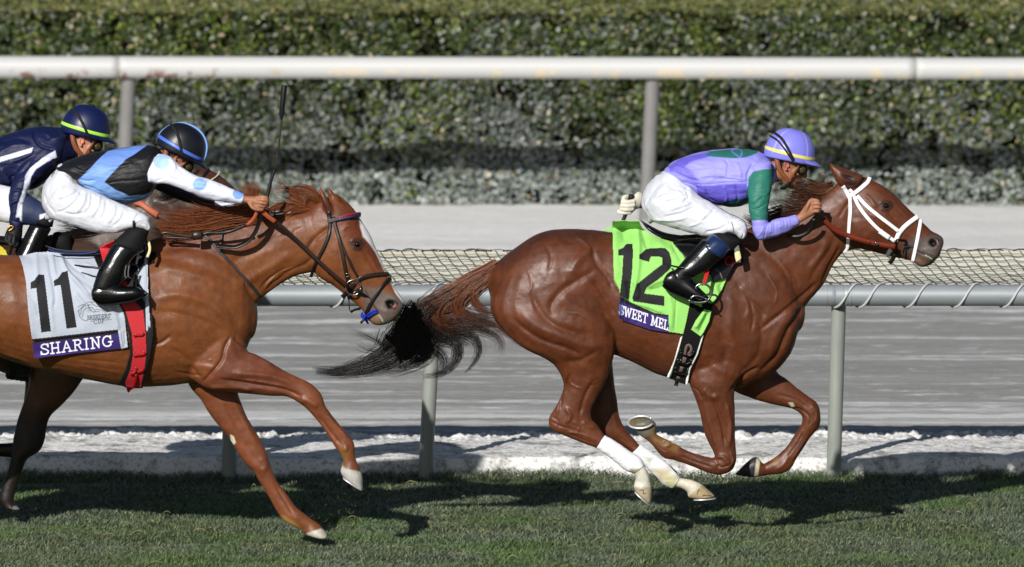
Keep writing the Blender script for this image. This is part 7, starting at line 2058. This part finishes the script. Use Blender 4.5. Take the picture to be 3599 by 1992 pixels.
# fan that drops and sweeps back to the right
T += [('I', [(1400, 420), (1330, 520), (1330, 600), (1400, 680), (1500, 710), (1560, 700)], dz(6, 0, -.06), 30, 22, 140, .0014, CH, CD)]
T += [('I', [(1300, 470), (1200, 580), (1190, 680), (1280, 740), (1400, 760), (1500, 760)], dz(6, 0, -.05), 50, 40, 260, .0015, CH, CD)]
T += [('I', [(1180, 540), (1060, 620), (1020, 740), (1140, 790), (1320, 760), (1440, 770)], dz(6, 0, -.04), 60, 50, 300, .0015, CH, BD)]
T += [('I', [(1250, 520), (1180, 640), (1220, 720), (1360, 760), (1480, 790), (1560, 840), (1640, 900), (1720, 970)], dz(8, 0, -.05), 40, 22, 140, .0012, CH, CD)]
T += [('I', [(1080, 700), (1040, 800), (1160, 850), (1320, 820), (1440, 850), (1540, 920), (1560, 980), (1530, 1040)], dz(8, 0, -.04), 50, 30, 150, .0012, BD, CD)]
T += [('I', [(1060, 760), (1080, 850), (1240, 860), (1340, 920), (1370, 1020), (1320, 1120), (1245, 1195)], dz(7, 0, -.03), 50, 16, 120, .0013, BD, BK)]
T += [('I', [(980, 760), (960, 880), (1040, 900), (1160, 930), (1200, 1020), (1150, 1130), (1050, 1200), (900, 1222)], dz(8, 0, -.02), 60, 20, 170, .0013, BK, BD)]
T += [('I', [(1000, 780), (1100, 880), (1230, 920), (1300, 960), (1290, 1000)], dz(5, 0, -.02), 50, 40, 120, .0011, BD, BD)]
T += [('I', [(900, 820), (900, 960), (1000, 1000), (1080, 1080), (1060, 1180), (990, 1215)], dz(6), 60, 30, 120, .0012, BK, BD)]
T += [('I', [(860, 860), (860, 960), (960, 1010), (900, 1080), (760, 1140), (600, 1190)], dz(6), 60, 40, 180, .0013, BK, BD)]
T += [('I', [(940, 700), (860, 860), (800, 980), (880, 1010), (980, 940), (1000, 860)], dz(6, .02, .0), 70, 60, 240, .0015, BK, BK)]
T += [('I', [(900, 660), (800, 800), (700, 940), (640, 1010)], dz(4), 60, 80, 520, .0020, BK, BK)]
T += [('I', [(860, 700), (760, 860), (660, 1010), (560, 1090)], dz(4, .01, .02), 90, 60, 420, .0020, BK, BK)]
T += [('I', [(930, 680), (900, 800), (860, 920), (820, 1010)], dz(4, .01, .02), 40, 80, 420, .0019, BK, BK)]
T += [('I', [(700, 940), (600, 1060), (440, 1130), (280, 1170), (140, 1190)], dz(5, .01, .02), 80, 26, 420, .0018, BK, BK)]
T += [('I', [(640, 980), (560, 950), (460, 900), (340, 850), (255, 810)], dz(5), 20, 20, 22, .0009, BK, BD)]
T += [('I', [(600, 1030), (520, 1020), (420, 1000), (330, 950)], dz(4), 20, 30, 20, .0009, BK, BD)]
T += [('I', [(600, 980), (550, 960), (520, 900), (512, 830)], dz(4), 14, 10, 9, .0009, BK, BD)]
hair(H12, 'tail', Y12, T, seed=3, tight=.58)
# dock of the tail
MB_ = (.40, .25, .17); MD = (.24, .15, .115)
Mn = []
for path, n, w in [([(930, 420), (840, 450), (740, 420), (640, 400), (540, 395)], 60, 26), ([(900, 470), (800, 480), (680, 450), (560, 430), (480, 440)], 80, 40), ([(880, 500), (780, 520), (640, 500), (520, 520), (430, 500)], 90, 50), ([(860, 540), (760, 570), (620, 570), (500, 600), (400, 570)], 110, 60),
                   ([(840, 580), (740, 620), (620, 640), (500, 660), (380, 620)], 130, 60), ([(820, 620), (700, 680), (560, 690), (430, 700), (310, 690)], 140, 60), ([(800, 660), (680, 730), (540, 740), (400, 760), (300, 740)], 130, 60), ([(900, 460), (860, 560), (800, 600), (720, 560), (700, 500)], 60, 30),
                   ([(940, 400), (900, 430), (880, 380), (900, 340)], 16, 16), ([(880, 480), (820, 400), (760, 360), (740, 400)], 8, 14), ([(760, 700), (600, 740), (460, 700), (340, 640), (310, 600)], 90, 50), ([(700, 720), (520, 790), (360, 800), (250, 780)], 120, 50)]:
    Mn.append(('F', path, dz(len(path), -.0, -.05), w * .4, w * .8, int(n * .7), .0020, MB_, MD))
Mn.append(('E', [(1420, 860), (1330, 900), (1270, 880), (1210, 855)], dz(4, 0, -.08), 30, 26, 90, .0014, MB_, CD))
Mn.append(('E', [(1560, 850), (1440, 880), (1330, 930), (1260, 950)], dz(4, 0, -.06), 40, 40, 160, .0015, MB_, MD))
hair(H12, 'mane', Y12, Mn, seed=5)
G1 = (.50, .28, .16); G2 = (.42, .23, .13)
Mn = []
for path, n, w in [([(800, 290), (740, 190), (660, 140), (560, 125), (480, 130)], 90, 26), ([(780, 300), (700, 240), (620, 180), (520, 160), (430, 150), (350, 190)], 110, 34), ([(760, 300), (690, 260), (600, 230), (540, 180), (460, 110), (380, 80)], 70, 26), ([(720, 310), (640, 290), (560, 250), (480, 230), (400, 200)], 110, 40),
                   ([(560, 320), (480, 290), (400, 300), (350, 330), (380, 370), (460, 370)], 150, 34), ([(620, 310), (560, 300), (480, 330), (420, 350), (340, 340)], 160, 40), ([(700, 310), (620, 320), (540, 330), (480, 360)], 140, 30), ([(820, 300), (780, 260), (740, 240), (680, 210), (640, 240), (620, 290)], 90, 30), ([(830, 300), (790, 230), (760, 170), (700, 150)], 40, 20),
                   ([(1030, 330), (985, 275), (940, 220), (890, 195)], 60, 12), ([(1050, 350), (1000, 300), (950, 250), (905, 220)], 50, 12)]:
    Mn.append(('C', path, dz(len(path), -.01, -.06), w * .3, w * .5, int(n * .5), .0019, G1, G2))
for path, n, w in [([(235, 250), (232, 190), (255, 130), (275, 105)], 60, 26), ([(200, 240), (180, 180), (150, 120), (130, 70)], 50, 26), ([(210, 240), (200, 170), (195, 110), (190, 80)], 50, 30), ([(160, 230), (110, 190), (60, 160), (30, 170)], 24, 20)]:
    Mn.append(('C', path, dz(len(path), .02, .0), w * .6, w, n, .0014, G1, G1))
for path, n, w in [([(2250, 1060), (2000, 1060), (1800, 1090), (1600, 1100), (1480, 1070)], 220, 40), ([(2150, 1080), (1900, 1110), (1700, 1140), (1500, 1150), (1330, 1130)], 260, 46), ([(1950, 1120), (1700, 1160), (1500, 1180), (1300, 1170)], 300, 60), ([(2000, 1060), (1800, 1040), (1650, 1010), (1560, 950)], 60, 30),
                   ([(2240, 1040), (2120, 1010), (2000, 1000), (1900, 990)], 90, 36), ([(1700, 1180), (1500, 1200), (1350, 1210), (1270, 1190)], 160, 40)]:
    Mn.append(('A', path, dz(len(path), -.05, -.11), w * .6, w, int(n * .7), .0020, G2, G1))
hair(H11, 'mane', Y11, Mn, seed=7)
# dark mane of the hidden horse
Mn = []
for path, n, w in [([(1560, 830), (1450, 880), (1360, 900), (1300, 880)], 160, 50), ([(1640, 760), (1560, 820), (1480, 850), (1400, 850)], 120, 50), ([(1000, 1180), (850, 1200), (700, 1200), (560, 1190), (470, 1180)], 200, 50), ([(900, 1200), (760, 1180), (640, 1190), (520, 1150)], 80, 40)]:
    Mn.append(('A', path, dz(len(path), -.05, -.1), w * .6, w, n, .0016, (.12, .09, .08), (.10, .08, .07)))
hair(H13, 'mane', Y13, Mn[:2], seed=9)
hair(H13, 'mane', Y13, Mn[2:], seed=10)
